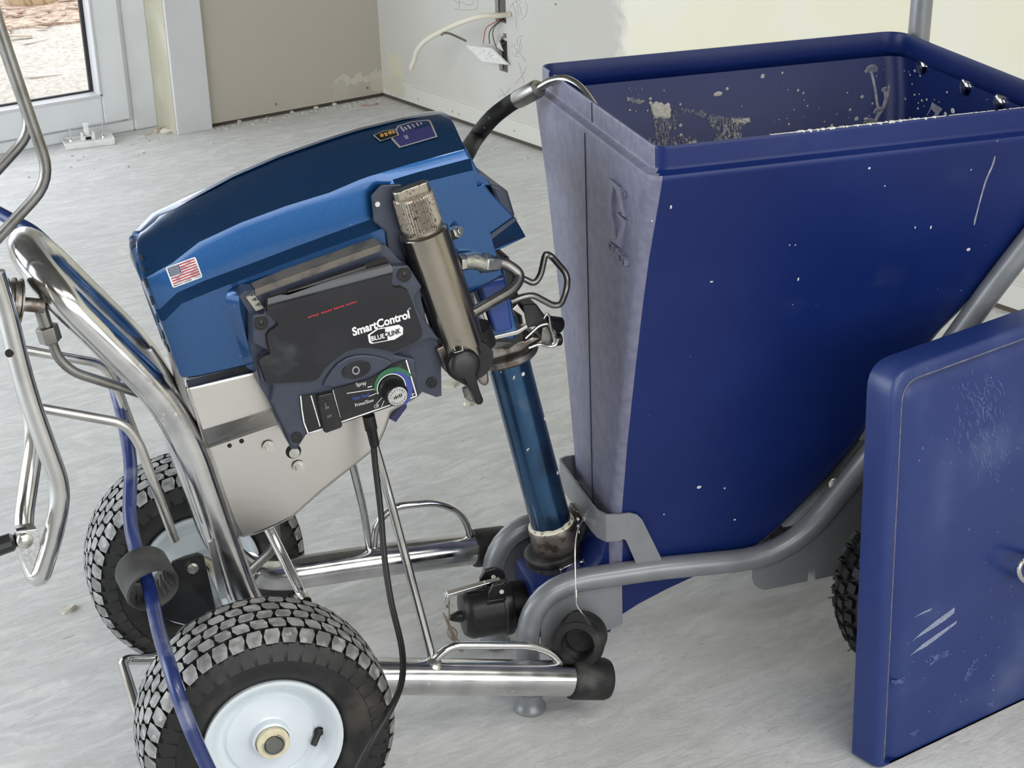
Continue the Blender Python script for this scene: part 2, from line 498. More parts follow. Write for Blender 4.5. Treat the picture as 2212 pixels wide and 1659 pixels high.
def floor_material():
    m = bpy.data.materials.new('dusty_pale_floor')
    m.use_nodes = True
    nt = m.node_tree
    N, L = nt.nodes, nt.links
    b = N['Principled BSDF']
    b.inputs['Roughness'].default_value = 0.62
    b.inputs['Specular IOR Level'].default_value = 0.35
    tc = N.new('ShaderNodeTexCoord')
    def mp(scale, rz):
        x = N.new('ShaderNodeMapping')
        x.inputs['Scale'].default_value = scale
        x.inputs['Rotation'].default_value = (0, 0, rz)
        L.new(tc.outputs['Object'], x.inputs['Vector'])
        return x
    def noise(vec, sc, det=6, dist=0.0, rough=0.55):
        n = N.new('ShaderNodeTexNoise')
        n.inputs['Scale'].default_value = sc
        n.inputs['Detail'].default_value = det
        n.inputs['Distortion'].default_value = dist
        n.inputs['Roughness'].default_value = rough
        L.new(vec.outputs[0], n.inputs['Vector'])
        return n.outputs[0]
    def rng(src, a, c, lo=0.0, hi=1.0):
        r = N.new('ShaderNodeMapRange')
        r.interpolation_type = 'SMOOTHSTEP'
        for k, v in zip(('From Min', 'From Max', 'To Min', 'To Max'), (a, c, lo, hi)):
            r.inputs[k].default_value = v
        L.new(src, r.inputs['Value'])
        return r.outputs[0]
    def mix(f, a, c):
        x = N.new('ShaderNodeMix'); x.data_type = 'RGBA'
        L.new(f, x.inputs[0])
        if isinstance(a, tuple): x.inputs[6].default_value = (*a, 1)
        else: L.new(a, x.inputs[6])
        x.inputs[7].default_value = (*c, 1)
        return x.outputs[2]
    def mul(a, c):
        x = N.new('ShaderNodeMath'); x.operation = 'MULTIPLY'
        L.new(a, x.inputs[0])
        if isinstance(c, float): x.inputs[1].default_value = c
        else: L.new(c, x.inputs[1])
        return x.outputs[0]
    streak = mp((2.2, 6.5, 1.0), math.radians(28))          # trowelled along the room
    plain = mp((1, 1, 1), 0)
    swirl = noise(streak, 3.0, 9, 2.2)
    c = mix(rng(swirl, 0.35, 0.72), (0.60, 0.60, 0.59), (0.74, 0.74, 0.73))
    c = mix(mul(rng(noise(plain, 2.2, 5), 0.5, 0.72), 0.55), c, (0.76, 0.765, 0.77))
    c = mix(mul(rng(noise(plain, 60, 4), 0.55, 0.75), 0.30), c, (0.46, 0.455, 0.44))
    crack = noise(mp((6.0, 34.0, 1.0), math.radians(26)), 3.0, 6, 1.6, 0.6)
    gate = rng(noise(plain, 3.6, 3), 0.42, 0.62)
    c = mix(mul(mul(rng(crack, 0.64, 0.70), gate), 0.75), c, (0.22, 0.215, 0.20))
    fine = noise(mp((10.0, 46.0, 1.0), math.radians(29)), 3.2, 7, 1.2, 0.65)
    c = mix(mul(rng(fine, 0.60, 0.68), 0.35), c, (0.36, 0.355, 0.34))
    c = mix(mul(rng(noise(mp((4, 11, 1), math.radians(27)), 7.0, 7, 1.0, 0.6), 0.52, 0.70), 0.45), c, (0.50, 0.50, 0.49))
    dust = noise(plain, 38, 6, 0.4, 0.65)
    c = mix(mul(rng(dust, 0.62, 0.70), 0.5), c, (0.80, 0.80, 0.78))
    L.new(c, b.inputs['Base Color'])
    bp = N.new('ShaderNodeBump')
    bp.inputs['Strength'].default_value = 0.5
    bp.inputs['Distance'].default_value = 0.003
    h = N.new('ShaderNodeMath'); h.operation = 'ADD'
    L.new(swirl, h.inputs[0]); L.new(mul(noise(mp((7, 22, 1), math.radians(26)), 5, 10, 1.4, 0.62), 0.9), h.inputs[1])
    L.new(h.outputs[0], bp.inputs['Height'])
    L.new(bp.outputs[0], b.inputs['Normal'])
    return m

def wall_material(name, base, alt, patches, edge_y=None, edge_col=None, edge_alt=None, strip_z=0.12, strip_col=None):
    """skimmed plaster; patches = [(axis position, z, half width, half height, colour)]; edge_y: test coat painted beyond this Y"""
    m = bpy.data.materials.new(name)
    m.use_nodes = True
    nt = m.node_tree
    N, L = nt.nodes, nt.links
    b = N['Principled BSDF']
    b.inputs['Roughness'].default_value = 0.75
    b.inputs['Specular IOR Level'].default_value = 0.25
    tc = N.new('ShaderNodeTexCoord')
    sep = N.new('ShaderNodeSeparateXYZ')
    L.new(tc.outputs['Object'], sep.inputs[0])
    axis = 'Y' if edge_y is not None else 'X'
    def noise(sc, det=5):
        n = N.new('ShaderNodeTexNoise'); n.inputs['Scale'].default_value = sc; n.inputs['Detail'].default_value = det
        L.new(tc.outputs['Object'], n.inputs['Vector'])
        return n.outputs[0]
    def math_(op, a, c):
        x = N.new('ShaderNodeMath'); x.operation = op
        for i, q in enumerate((a, c)):
            if isinstance(q, (int, float)): x.inputs[i].default_value = q
            else: L.new(q, x.inputs[i])
        return x.outputs[0]
    def rng(src, a, c):
        r = N.new('ShaderNodeMapRange'); r.interpolation_type = 'SMOOTHSTEP'
        r.inputs['From Min'].default_value = a; r.inputs['From Max'].default_value = c
        L.new(src, r.inputs['Value'])
        return r.outputs[0]
    def mix(f, a, c):
        x = N.new('ShaderNodeMix'); x.data_type = 'RGBA'
        L.new(f, x.inputs[0])
        if isinstance(a, tuple): x.inputs[6].default_value = (*a, 1)
        else: L.new(a, x.inputs[6])
        if isinstance(c, tuple): x.inputs[7].default_value = (*c, 1)
        else: L.new(c, x.inputs[7])
        return x.outputs[2]
    c = mix(rng(noise(1.6), 0.4, 0.66), base, alt)
    wob = math_('MULTIPLY', math_('SUBTRACT', noise(9, 6), 0.5), 0.10)
    wob2 = math_('MULTIPLY', math_('SUBTRACT', noise(30, 7), 0.5), 0.085)
    if edge_y is not None:
        e = math_('ADD', math_('ADD', sep.outputs[1], wob), wob2)
        cc = mix(rng(noise(2.4), 0.42, 0.6), edge_col, edge_alt)
        lim = rng(e, edge_y + 0.03, edge_y - 0.03)
        zl = rng(math_('ADD', sep.outputs[2], wob), 0.10, 0.14)
        c = mix(math_('MULTIPLY', lim, zl), c, cc)
    if strip_col is not None:
        st = rng(math_('ADD', sep.outputs[2], math_('MULTIPLY', wob, 0.05)), strip_z + 0.002, strip_z)
        c = mix(math_('MULTIPLY', st, 0.75), c, strip_col)
    for (p, z, hw, hh, col) in patches:
        dx = math_('DIVIDE', math_('ABSOLUTE', math_('SUBTRACT', math_('ADD', sep.outputs[0 if axis == 'X' else 1], wob2), p), 0), hw)
        dz = math_('DIVIDE', math_('ABSOLUTE', math_('SUBTRACT', math_('ADD', sep.outputs[2], wob2), z), 0), hh)
        d = math_('MAXIMUM', dx, dz)
        c = mix(rng(d, 1.08, 0.95), c, col)
    L.new(c, b.inputs['Base Color'])
    bp = N.new('ShaderNodeBump'); bp.inputs['Strength'].default_value = 0.12; bp.inputs['Distance'].default_value = 0.003
    L.new(noise(45, 5), bp.inputs['Height']); L.new(bp.outputs[0], b.inputs['Normal'])
    return m

M_floor = floor_material()
M_wall_r = wall_material('skimmed_plaster_wall', (0.55, 0.535, 0.49), (0.585, 0.575, 0.535),
                         [(5.40, 0.10, 0.045, 0.065, (0.60, 0.57, 0.45)), (5.45, 0.055, 0.10, 0.035, (0.56, 0.53, 0.43))],
                         4.10, (0.80, 0.76, 0.595), (0.80, 0.775, 0.67), 0.075, (0.64, 0.625, 0.57))
M_wall_b = wall_material('taupe_plaster_wall', (0.46, 0.425, 0.365), (0.485, 0.45, 0.395),
                         [(2.985, 0.078, 0.10, 0.016, (0.585, 0.555, 0.455)), (3.045, 0.05, 0.028, 0.026, (0.56, 0.525, 0.44)), (2.90, 0.052, 0.03, 0.03, (0.50, 0.465, 0.41))])
M_wall_plain = mat('plain_plaster', (0.55, 0.53, 0.47), 0, 0.8)
M_ceiling = mat('darkened_ceiling_board', (0.11, 0.107, 0.10), 0, 0.85, (0.14, 0.136, 0.128), 2)  # tone set dark so the hood's upward faces reflect less light
M_upvc = mat('white_upvc', (0.74, 0.76, 0.78), 0, 0.32, (0.70, 0.72, 0.74), 6)
M_trimwhite = mat('white_painted_trim', (0.62, 0.625, 0.635), 0, 0.45, (0.58, 0.585, 0.595), 5)
M_reveal = mat('stained_reveal_plaster', (0.50, 0.47, 0.36), 0, 0.75, (0.58, 0.56, 0.45), 7)
M_gasket = mat('dark_gasket', (0.02, 0.02, 0.024), 0, 0.5)
M_glass = mat('window_glass', (1, 1, 1), 0, 0.0, trans=1.0, ior=1.0, spec=0.5)
M_pavement = mat('pale_exposed_aggregate', (0.50, 0.46, 0.40), 0, 0.9, (0.36, 0.33, 0.28), 55, nlo=0.45, nhi=0.65, bump=0.8, bscale=38, bdist=0.02,
                 smear=0.6, smear_col=(0.62, 0.58, 0.52), smear_scale=9)
M_log = mat('pale_timber_log', (0.50, 0.38, 0.24), 0, 0.8, (0.30, 0.20, 0.11), 12, stretch=(5, 5, 0.8), bump=0.4, bscale=30)
M_bark = mat('bark_chip', (0.52, 0.42, 0.34), 0, 0.85, (0.33, 0.20, 0.15), 20)
M_barkbed = mat('bark_mulch', (0.42, 0.30, 0.23), 0, 0.9, (0.60, 0.49, 0.38), 26, nlo=0.42, nhi=0.6, bump=1.0, bscale=30, bdist=0.04, smear=0.5, smear_col=(0.25, 0.15, 0.12), smear_scale=18)
M_plank = mat('pinkish_painted_plank', (0.62, 0.55, 0.50), 0, 0.7, (0.55, 0.48, 0.43), 6)

# floor: one slab whose top is z = 0
fb = MB()
nx, ny = 34, 38
x0, x1, y0, y1 = -2.6, WX + 0.1, -2.6, 5.75
vs = [(x0 + (x1 - x0) * i / nx, y0 + (y1 - y0) * j / ny, 0.0) for j in range(ny + 1) for i in range(nx + 1)]
fs = [(j * (nx + 1) + i, j * (nx + 1) + i + 1, (j + 1) * (nx + 1) + i + 1, (j + 1) * (nx + 1) + i) for j in range(ny) for i in range(nx)]
fb.add(vs, fs)
fb.prism([(x0, y0, -0.002), (x1, y0, -0.002), (x1, y1, -0.002), (x0, y1, -0.002)], (0, 0, -0.12))
structure(fb.build('floor', M_floor, smooth=0, fix=False))

# right wall with the two cut-outs for the cables
def wall_with_holes(mb, x, t, ya, yb, za, zb, holes):
    ys = sorted({ya, yb, *[q for hh in holes for q in hh[:2]]})
    zs = sorted({za, zb, *[q for hh in holes for q in hh[2:]]})
    for i in range(len(ys) - 1):
        for j in range(len(zs) - 1):
            cy, cz = (ys[i] + ys[i + 1]) / 2, (zs[j] + zs[j + 1]) / 2
            if any(hh[0] < cy < hh[1] and hh[2] < cz < hh[3] for hh in holes):
                continue
            mb.prism([(x, ys[i], zs[j]), (x, ys[i + 1], zs[j]), (x, ys[i + 1], zs[j + 1]), (x, ys[i], zs[j + 1])], (t, 0, 0))
HOLES = [(4.691, 4.752, 0.372, 0.62), (4.693, 4.713, 0.326, 0.340), (4.692, 4.741, 0.218, 0.318)]
wb_ = MB()
wall_with_holes(wb_, WX, 0.013, -2.6, WY + 0.14, 0.014, 2.5, HOLES)
wall_right = structure(wb_.build('wall_right', M_wall_r, smooth=0, fix=False))
cv = MB()
cv.aabb((WX + 0.10, 4.62, 0.1), (WX + 0.12, 4.82, 0.8))
cv.aabb((WX + 0.014, 4.60, 0.1), (WX + 0.11, 4.665, 0.8))
cv.aabb((WX + 0.014, 4.77, 0.1), (WX + 0.11, 4.83, 0.8))
cv.aabb((WX + 0.014, 4.66, 0.02), (WX + 0.11, 4.78, 0.1))
cv.build('wall_cavity', M_dark, wall_right, smooth=0)
st_ = MB()
st_.aabb((WX + 0.016, 4.715, 0.11), (WX + 0.095, 4.768, 0.8))
st_.build('timber_stud', M_wood, wall_right, smooth=0, bevel=0.002)
# torn paper flap hanging over the lower cut-out
fl_ = MB()
fl_.prism([(WX - 0.001, 4.745, 0.328), (WX - 0.003, 4.712, 0.330), (WX - 0.022, 4.700, 0.318), (WX - 0.014, 4.690, 0.288), (WX - 0.026, 4.712, 0.300), (WX - 0.020, 4.738, 0.302), (WX - 0.004, 4.748, 0.300)], (-0.0015, 0.0004, 0.0008))
fl_.build('torn_plasterboard_flap', M_wall_r, wall_right, smooth=0)
# skirting strip of bare board along the foot of the right wall
sb = MB()
sb.aabb((WX - 0.0035, -2.6, 0.016), (WX, 5.30, 0.072))
sb.build('skirting_strip', M_wall_r, wall_right, smooth=0, bevel=0.001)
for (yy, zz) in [(5.2535, 0.0361), (5.0317, 0.0329), (4.9927, 0.0316), (4.6627, 0.0376), (4.4165, 0.4693)]:
    nh = MB()
    nh.disc((WX - 0.0036, yy, zz), (-1, 0, 0), 0.0032, 8, ell=1.0, hint=(0, 0, 1), thick=0.0005)
    nh.build('nail_mark', M_nail, wall_right, smooth=0)
# pencil scribbles around the cut-outs
pc = MB()
def scribble(pts):
    pc.tube([(WX - 0.0006, p[1], p[2]) for p in spline(pts, 5)], 0.0006, 4, cap=False)
for line in [[(3.075, 4.677, 0.414), (3.075, 4.6561, 0.4353), (3.075, 4.6331, 0.449), (3.075, 4.611, 0.452), (3.075, 4.5948, 0.448)], [(3.075, 4.6502, 0.4407), (3.075, 4.6377, 0.4208), (3.075, 4.6322, 0.3985), (3.075, 4.6355, 0.368)], [(3.075, 4.6303, 0.451), (3.075, 4.6233, 0.4305), (3.075, 4.6208, 0.4032)], [(3.075, 4.6141, 0.4454), (3.075, 4.6083, 0.4279), (3.075, 4.6025, 0.4103)], [(3.075, 4.5807, 0.4559), (3.075, 4.5721, 0.4419), (3.075, 4.5775, 0.4183), (3.075, 4.602, 0.3966)], [(3.075, 4.6674, 0.3049), (3.075, 4.643, 0.3148)], [(3.075, 4.6318, 0.3383), (3.075, 4.6312, 0.3244), (3.075, 4.6333, 0.3131)], [(3.075, 4.6234, 0.3387), (3.075, 4.6022, 0.348)], [(3.075, 4.6097, 0.3369), (3.075, 4.6191, 0.3184), (3.075, 4.6337, 0.285)], [(3.075, 4.608, 0.3201), (3.075, 4.6129, 0.3069), (3.075, 4.6207, 0.2932)], [(3.075, 4.6533, 0.3062), (3.075, 4.637, 0.2993)], [(3.075, 4.6658, 0.2863), (3.075, 4.6523, 0.2774), (3.075, 4.6411, 0.2776), (3.075, 4.6283, 0.2819)], [(3.075, 4.6341, 0.3005), (3.075, 4.6465, 0.2814)], [(3.075, 4.6262, 0.294), (3.075, 4.6048, 0.2817), (3.075, 4.5904, 0.2684)], [(3.075, 4.631, 0.2603), (3.075, 4.6208, 0.2463), (3.075, 4.6148, 0.23), (3.075, 4.6012, 0.2023)], [(3.075, 4.5886, 0.2515), (3.075, 4.614, 0.2207), (3.075, 4.6521, 0.1914)]]:
    scribble(line)
for line in [[(3.075, 4.7406, 0.161), (3.075, 4.72, 0.1464), (3.075, 4.7067, 0.1306)], [(3.075, 4.6825, 0.173), (3.075, 4.7053, 0.151), (3.075, 4.7536, 0.1304)], [(3.075, 4.9944, 0.3766), (3.075, 4.9219, 0.3832), (3.075, 4.8542, 0.3947)], [(3.075, 4.8516, 0.4275), (3.075, 4.8514, 0.4117), (3.075, 4.8542, 0.3947)], [(3.075, 4.9878, 0.4078), (3.075, 4.9733, 0.3996), (3.075, 4.9425, 0.4057), (3.075, 4.913, 0.4004), (3.075, 4.8827, 0.4076), (3.075, 4.8781, 0.4181)], [(3.075, 4.9611, 0.4093), (3.075, 4.9636, 0.3808)]]:
    scribble(line)
pc.build('pencil_scribbles', M_pencil, wall_right, kind='stuff', smooth=0)

# back wall: from the door reveal to the corner
bb = MB()
bb.aabb((2.281, WY, 0.014), (WX, WY + 0.17, 2.5))
bb.aabb((-1.2, WY, 2.1), (2.281, WY + 0.17, 2.5))
bb.aabb((-2.6, WY, 0.014), (-0.3, WY + 0.17, 2.5))
wall_back = structure(bb.build('wall_back', M_wall_b, smooth=0))
bg = MB()
bg.aabb((2.281, WY + 0.012, 0.0), (WX + 0.02, WY + 0.15, 0.0138))
bg.build('gap_blocker', M_gap, wall_back, smooth=0)  # dark blocker added under the back wall: stops light leaking through the gap
bg = MB()
bg.aabb((WX + 0.0045, -2.6, 0.0), (WX + 0.09, WY + 0.14, 0.0138))
bg.build('gap_blocker', M_gap, wall_right, smooth=0)  # same added light blocker below the right wall
rv = MB()
rv.prism([(2.2795, WY + 0.0005, 0.0), (2.2795, 5.655, 0.0), (2.2795, 5.655, 2.1), (2.2795, WY + 0.0005, 2.1)], (0.001, 0, 0))
rv.build('door_reveal', M_reveal, wall_back, smooth=0)
for p in ((2.6519, 5.5, 0.0416), (3.0084, 5.5, 0.0413)):
    fx = MB()
    fx.disc(p, (0, -1, 0), 0.0042, 10, thick=0.0006)
    fx.build('fixing_hole', M_nail, wall_back, smooth=0)
tr = MB()
tr.aabb((2.2805, WY - 0.014, 0.0), (2.405, WY + 0.001, 2.2))
structure(tr.build('trim_1', M_trimwhite, smooth=0, bevel=0.002))

# left and rear walls: wide window openings let the daylight in
lw = MB()
lw.aabb((-2.6, -2.6, 0.0), (-2.45, 1.2, 2.5))
lw.aabb((-2.6, 5.1, 0.0), (-2.45, WY + 0.17, 2.5))
lw.aabb((-2.6, 1.2, 0.0), (-2.45, 5.1, 0.25))
lw.aabb((-2.6, 1.2, 2.3), (-2.45, 5.1, 2.5))
structure(lw.build('wall_left', M_wall_plain, smooth=0))
rw = MB()
rw.aabb((-2.6, -2.75, 0.0), (-1.6, -2.6, 2.5))
rw.aabb((2.4, -2.75, 0.0), (WX + 0.1, -2.6, 2.5))
rw.aabb((-1.6, -2.75, 2.3), (2.4, -2.6, 2.5))
rw.aabb((-1.6, -2.75, 0.0), (2.4, -2.6, 0.4))
structure(rw.build('wall_rear', M_wall_plain, smooth=0))
ce = MB()
ce.aabb((-2.75, -2.75, 2.5), (WX + 0.2, WY + 0.2, 2.6))
structure(ce.build('ceiling', M_ceiling, smooth=0))

# door: white framed glazed leaf in the back wall
df = MB()
def bar(lo, hi):
    df.aabb(lo, hi)
bar((2.197, 5.648, 0.0), (2.281, 5.72, 2.1))
bar((-0.3, 5.648, 0.0), (2.197, 5.72, 0.038))
bar((-0.3, 5.648, 2.04), (2.197, 5.72, 2.1))
bar((2.178, 5.655, 0.030), (2.203, 5.72, 2.05))
door = structure(df.build('door_1', M_upvc, smooth=0, bevel=0.006))
lf = MB()
lf.aabb((2.088, 5.632, 0.046), (2.179, 5.70, 2.03))
lf.aabb((0.9, 5.632, 0.046), (2.0875, 5.70, 0.136))
lf.aabb((0.9, 5.632, 1.95), (2.0875, 5.70, 2.03))
lf.aabb((0.82, 5.632, 0.046), (0.899, 5.70, 2.03))
lf.build('door_leaf', M_upvc, door, smooth=0, bevel=0.004)
bd = MB()
bd.prism([(2.0885, 5.628, 0.136), (2.0885, 5.66, 0.136), (2.074, 5.66, 0.150), (2.082, 5.628, 0.143)], (0, 0, 1.8))
bd.prism([(2.0885, 5.628, 0.134), (2.0885, 5.66, 0.134), (2.0885, 5.66, 0.150), (2.0885, 5.628, 0.143)], (-1.19, 0, 0))
bd.build('glazing_bead', M_trimwhite, door, smooth=0)
gk = MB()
gk.aabb((2.062, 5.66, 0.148), (2.080, 5.672, 1.95))
gk.aabb((0.9, 5.66, 0.146), (2.0615, 5.672, 0.156))
gk.build('glazing_gasket', M_gasket, door, smooth=0)
gl = MB()
gl.aabb((0.9, 5.664, 0.15), (2.07, 5.670, 1.95))
gl.build('glass_pane', M_glass, door, smooth=0)

# outside, beyond the door
og = MB()
N_ = 40
og.add([(-9 + 18 * i / N_, 5.72 + 12 * j / N_, -0.08 + 0.0 * i) for j in range(N_ + 1) for i in range(N_ + 1)],
       [(j * (N_ + 1) + i, j * (N_ + 1) + i + 1, (j + 1) * (N_ + 1) + i + 1, (j + 1) * (N_ + 1) + i) for j in range(N_) for i in range(N_)])
g_out = structure(og.build('ground', M_pavement, smooth=0, fix=False))
mb_ = MB()
mb_.prism([(1.9, 8.30, -0.08), (3.05, 8.02, -0.08), (3.9, 7.95, -0.08), (4.6, 8.8, -0.08), (4.0, 10.8, -0.08), (1.5, 11.0, -0.08)], (0, 0, 0.012))
structure(mb_.build('mulch_bed', M_barkbed, smooth=0))
random.seed(3)
ch = MB()
for k in range(150):
    t = random.random()
    x = 1.95 + 1.75 * t
    y = 8.30 - 0.17 * t + random.gauss(0.18, 0.24)
    a = random.uniform(0, PI)
    l, w_, z = random.uniform(0.02, 0.06), random.uniform(0.006, 0.016), -0.068 + random.random() * 0.014
    tl = random.uniform(-0.3, 0.3)
    ch.box((x, y, z), (l * math.cos(a), l * math.sin(a), l * tl * 0.4), (-w_ * math.sin(a), w_ * math.cos(a), 0), (0, 0, 0.004))
cho = ch.build('bark_chips', [M_bark], smooth=0)
cho['kind'] = 'stuff'
tag(cho, 'loose bark chips scattered over the edge of the paving outside the door', 'bark chips')
for i, (x, y, a, l) in enumerate([(2.60, 7.76, 0.3, 0.07), (2.38, 7.05, -0.25, 0.075), (2.52, 8.0, 0.9, 0.06)]):
    b_ = MB()
    b_.prism([(-l, -0.010, 0), (-l * 0.3, -0.016, 0), (l, -0.006, 0), (l * 0.9, 0.008, 0), (-l * 0.2, 0.016, 0)], (0.002, 0, 0.007))
    o = b_.build('wood_chip', M_plank, smooth=0)
    o.location = (x, y, -0.079)
    o.rotation_euler = (0.02, 0.04, a)
    tag(o, ['large pale wood chip lying on the paving near the bark', 'largest pale wood chip lying alone on the paving nearest the door',
            'small pale wood chip at the edge of the bark chips'][i], 'wood chip', 'loose wood chips on the paving')
lg = MB()
lg.lathe([(0.125, 0.0), (0.132, 0.02), (0.130, 0.2), (0.127, 0.50), (0.120, 0.52)], (0, 0, 0), (0, 0, 1), 22)
logo_ = lg.build('timber_post', M_log, smooth=60)
logo_.location = (2.935, 8.70, -0.069)
tag(logo_, 'round pale timber post standing in the bark outside the door', 'post')
pk = MB()
pk.box((0, 0, 0.11), (0.55, 0, 0), (0, 0.018, 0), (0, 0, 0.11))
pko = pk.build('garden_edging_board', M_plank, smooth=0, bevel=0.003)
pko.location = (3.55, 8.78, -0.07)
pko.rotation_euler = (0, 0, math.radians(-22))
tag(pko, 'pale pinkish board on edge behind the bark beside the timber post', 'board')

# ================================================================== HOPPER CART  (local: x along its length, y away from the camera, z up)
HOP = empty('hopper_cart', (1.253, 1.9197, 0.0), -18.5)
tag(HOP, 'large tapered blue paint hopper on a grey tube frame, splashed inside with white paint', 'hopper')
VC = 0.10
Z_HW = [(0.13, 0.08), (0.27, 0.09), (0.42, 0.125), (0.56, 0.165), (0.7, 0.205), (0.845, 0.255), (0.88, 0.262)]
def interp(tab, z):
    if z <= tab[0][0]:
        return tab[0][1]
    for (a, fa), (b, fb) in zip(tab, tab[1:]):
        if z <= b:
            return fa + (fb - fa) * (z - a) / (b - a)
    return tab[-1][1]
HWT = [(0.10, 0.072), (0.13, 0.078), (0.27, 0.094), (0.42, 0.128), (0.56, 0.168), (0.70, 0.212), (0.838, 0.271), (0.95, 0.271)]
REAR = [(0.118, 0.160), (0.148, 0.23), (0.166, 0.287), (0.202, 0.380), (0.228, 0.41), (0.295, 0.472), (0.36, 0.518), (0.42, 0.549), (0.47, 0.576), (0.517, 0.602), (0.56, 0.636), (0.61, 0.680), (0.65, 0.703), (0.70, 0.721), (0.76, 0.735), (0.838, 0.745), (0.95, 0.745)]
FRONT = 0.135
def hop_section(z, ins, rc, lean=0.0):
    """rounded rectangle at height z; the floor of the bin rises to the rear"""
    hw_ = interp(HWT, z) - ins
    u0, u1 = FRONT + ins, interp(REAR, z) - ins
    rc = min(rc, hw_ * 0.9, (u1 - u0) * 0.45)
    rf = rc * 0.62
    pts = []
    for (cx_, cy_, a0, r_) in ((u0 + rf, VC - hw_ + rf, PI, rf), (u1 - rc, VC - hw_ + rc, 1.5 * PI, rc), (u1 - rc, VC + hw_ - rc, 0, rc), (u0 + rf, VC + hw_ - rf, 0.5 * PI, rf)):
        for k in range(7):
            a = a0 + 0.5 * PI * k / 6
            pts.append((cx_ + r_ * math.cos(a), cy_ + r_ * math.sin(a), z))
    return pts
zs = [0.119, 0.132, 0.15, 0.175, 0.2, 0.23, 0.27, 0.31, 0.36, 0.42, 0.48, 0.54, 0.60, 0.66, 0.72, 0.78, 0.82, 0.836]
hb = MB()
outer = [hop_section(z, 0.0, 0.022 + 0.012 * (z / 0.84)) for z in zs]
outer += [hop_section(0.838, 0.0, 0.034), hop_section(0.8415, 0.0004, 0.034), hop_section(0.8435, 0.0010, 0.034), hop_section(0.8455, 0.0040, 0.034), hop_section(0.8475, 0.0090, 0.032), hop_section(0.8495, 0.0103, 0.032), hop_section(0.8505, 0.0105, 0.032), hop_section(0.853, 0.0105, 0.032), hop_section(0.874, 0.0105, 0.032),
          hop_section(0.876, 0.0105, 0.032), hop_section(0.878, 0.0115, 0.032)]
inner = [hop_section(0.878, 0.0140, 0.03), hop_section(0.876, 0.0150, 0.03), hop_section(0.852, 0.0150, 0.03), hop_section(0.846, 0.0142, 0.03), hop_section(0.838, 0.0070, 0.03)]
inner += [hop_section(z, 0.006, 0.028) for z in reversed(zs[2:-1])]
secs = outer + inner
hb.loft(secs, closed=True, cap=True)
# front wall faces: dust and a grazing reflection painted in as paler colour
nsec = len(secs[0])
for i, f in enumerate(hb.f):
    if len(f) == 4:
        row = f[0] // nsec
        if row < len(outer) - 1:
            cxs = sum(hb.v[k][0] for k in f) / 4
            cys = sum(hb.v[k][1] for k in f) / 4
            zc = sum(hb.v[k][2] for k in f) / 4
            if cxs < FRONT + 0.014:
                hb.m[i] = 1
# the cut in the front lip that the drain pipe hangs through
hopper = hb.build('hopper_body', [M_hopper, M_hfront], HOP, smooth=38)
notch = MB()
notch.aabb((0.09, 0.284, 0.860), (0.17, 0.308, 0.90))
nt_o = notch.build('lip_notch_cutter', M_dark, HOP, smooth=0)
bm_ = hopper.modifiers.new('notch', 'BOOLEAN')
bm_.object = nt_o
bm_.operation = 'DIFFERENCE'
bm_.solver = 'EXACT'
dg = bpy.context.evaluated_depsgraph_get()
new_me = bpy.data.meshes.new_from_object(hopper.evaluated_get(dg))
hopper.modifiers.clear()
hopper.data = new_me
bpy.data.objects.remove(nt_o, do_unlink=True)

# centre seam of the front wall
sm = MB()
sm.tube([(FRONT - 0.0003, VC, 0.836), (FRONT - 0.0003, VC, 0.60), (FRONT - 0.0003, VC, 0.27)], 0.0011, 6)
sm.tube([(FRONT + 0.0103, VC - 0.001, 0.850), (FRONT + 0.0103, VC - 0.001, 0.8775)], 0.0012, 6)
sm.build('mould_seam', M_navy, HOP, smooth=40)

# embossed emblem and lettering on the front wall
em = MB()
def emboss(pts, d=0.005):
    P = [V((FRONT, p[1], p[2])) for p in pts]
    em.prism([p + V((0.001, 0, 0)) for p in P], (-d - 0.001, 0, 0))
E1 = [(0.135, -0.0171, 0.8026), (0.135, -0.0597, 0.8024), (0.135, -0.082, 0.7682), (0.135, -0.049, 0.7649), (0.135, -0.0402, 0.7752), (0.135, -0.0319, 0.798)]
emboss([E1[0], E1[1], E1[2], (0.135, -0.07, 0.7666), (0.135, -0.0501, 0.7913), (0.135, -0.0319, 0.798)])
emboss([(0.135, -0.0171, 0.8026), (0.135, -0.0338, 0.7985), (0.135, -0.0217, 0.764), (0.135, -0.0435, 0.7246), (0.135, -0.0168, 0.7184), (0.135, -0.0075, 0.7612)])
emboss([(0.135, -0.049, 0.7649), (0.135, -0.0836, 0.7632), (0.135, -0.063, 0.7199), (0.135, -0.0168, 0.7172), (0.135, -0.0424, 0.7248), (0.135, -0.0707, 0.7571), (0.135, -0.0469, 0.76)])
em.lathe([(0.0050, 0), (0.0050, 0.003), (0.0035, 0.003), (0.0035, 0.0005)], (0.135, -0.0733, 0.7952), (-1, 0, 0), 16)
em.build('embossed_emblem', M_hfront, HOP, smooth=30, bevel=0.0008)
le = MB()
_vs, _fs = text_mesh('GRACO', 1.0, 0.14, 0.012)
_lo = min(v[0] for v in _vs); _hi = max(v[0] for v in _vs)
LA, LB, LT = V((0.135, -0.0143, 0.7042)), V((0.135, -0.0849, 0.6989)), V((0.135, -0.0147, 0.7128))
_hx = (LB - LA) / (_hi - _lo)
_hy = (V((0.135, -0.0854, 0.7126)) - LB) / 0.70
le.add([V((FRONT, 0, 0)) + V((0, 1, 1)) * (LA + _hx * (v[0] - _lo) + _hy * v[1]) + V((-0.042 * (v[2] + 0.02), 0, 0)) for v in _vs], _fs)
le.build('raised_lettering', M_hfront, HOP, smooth=30)

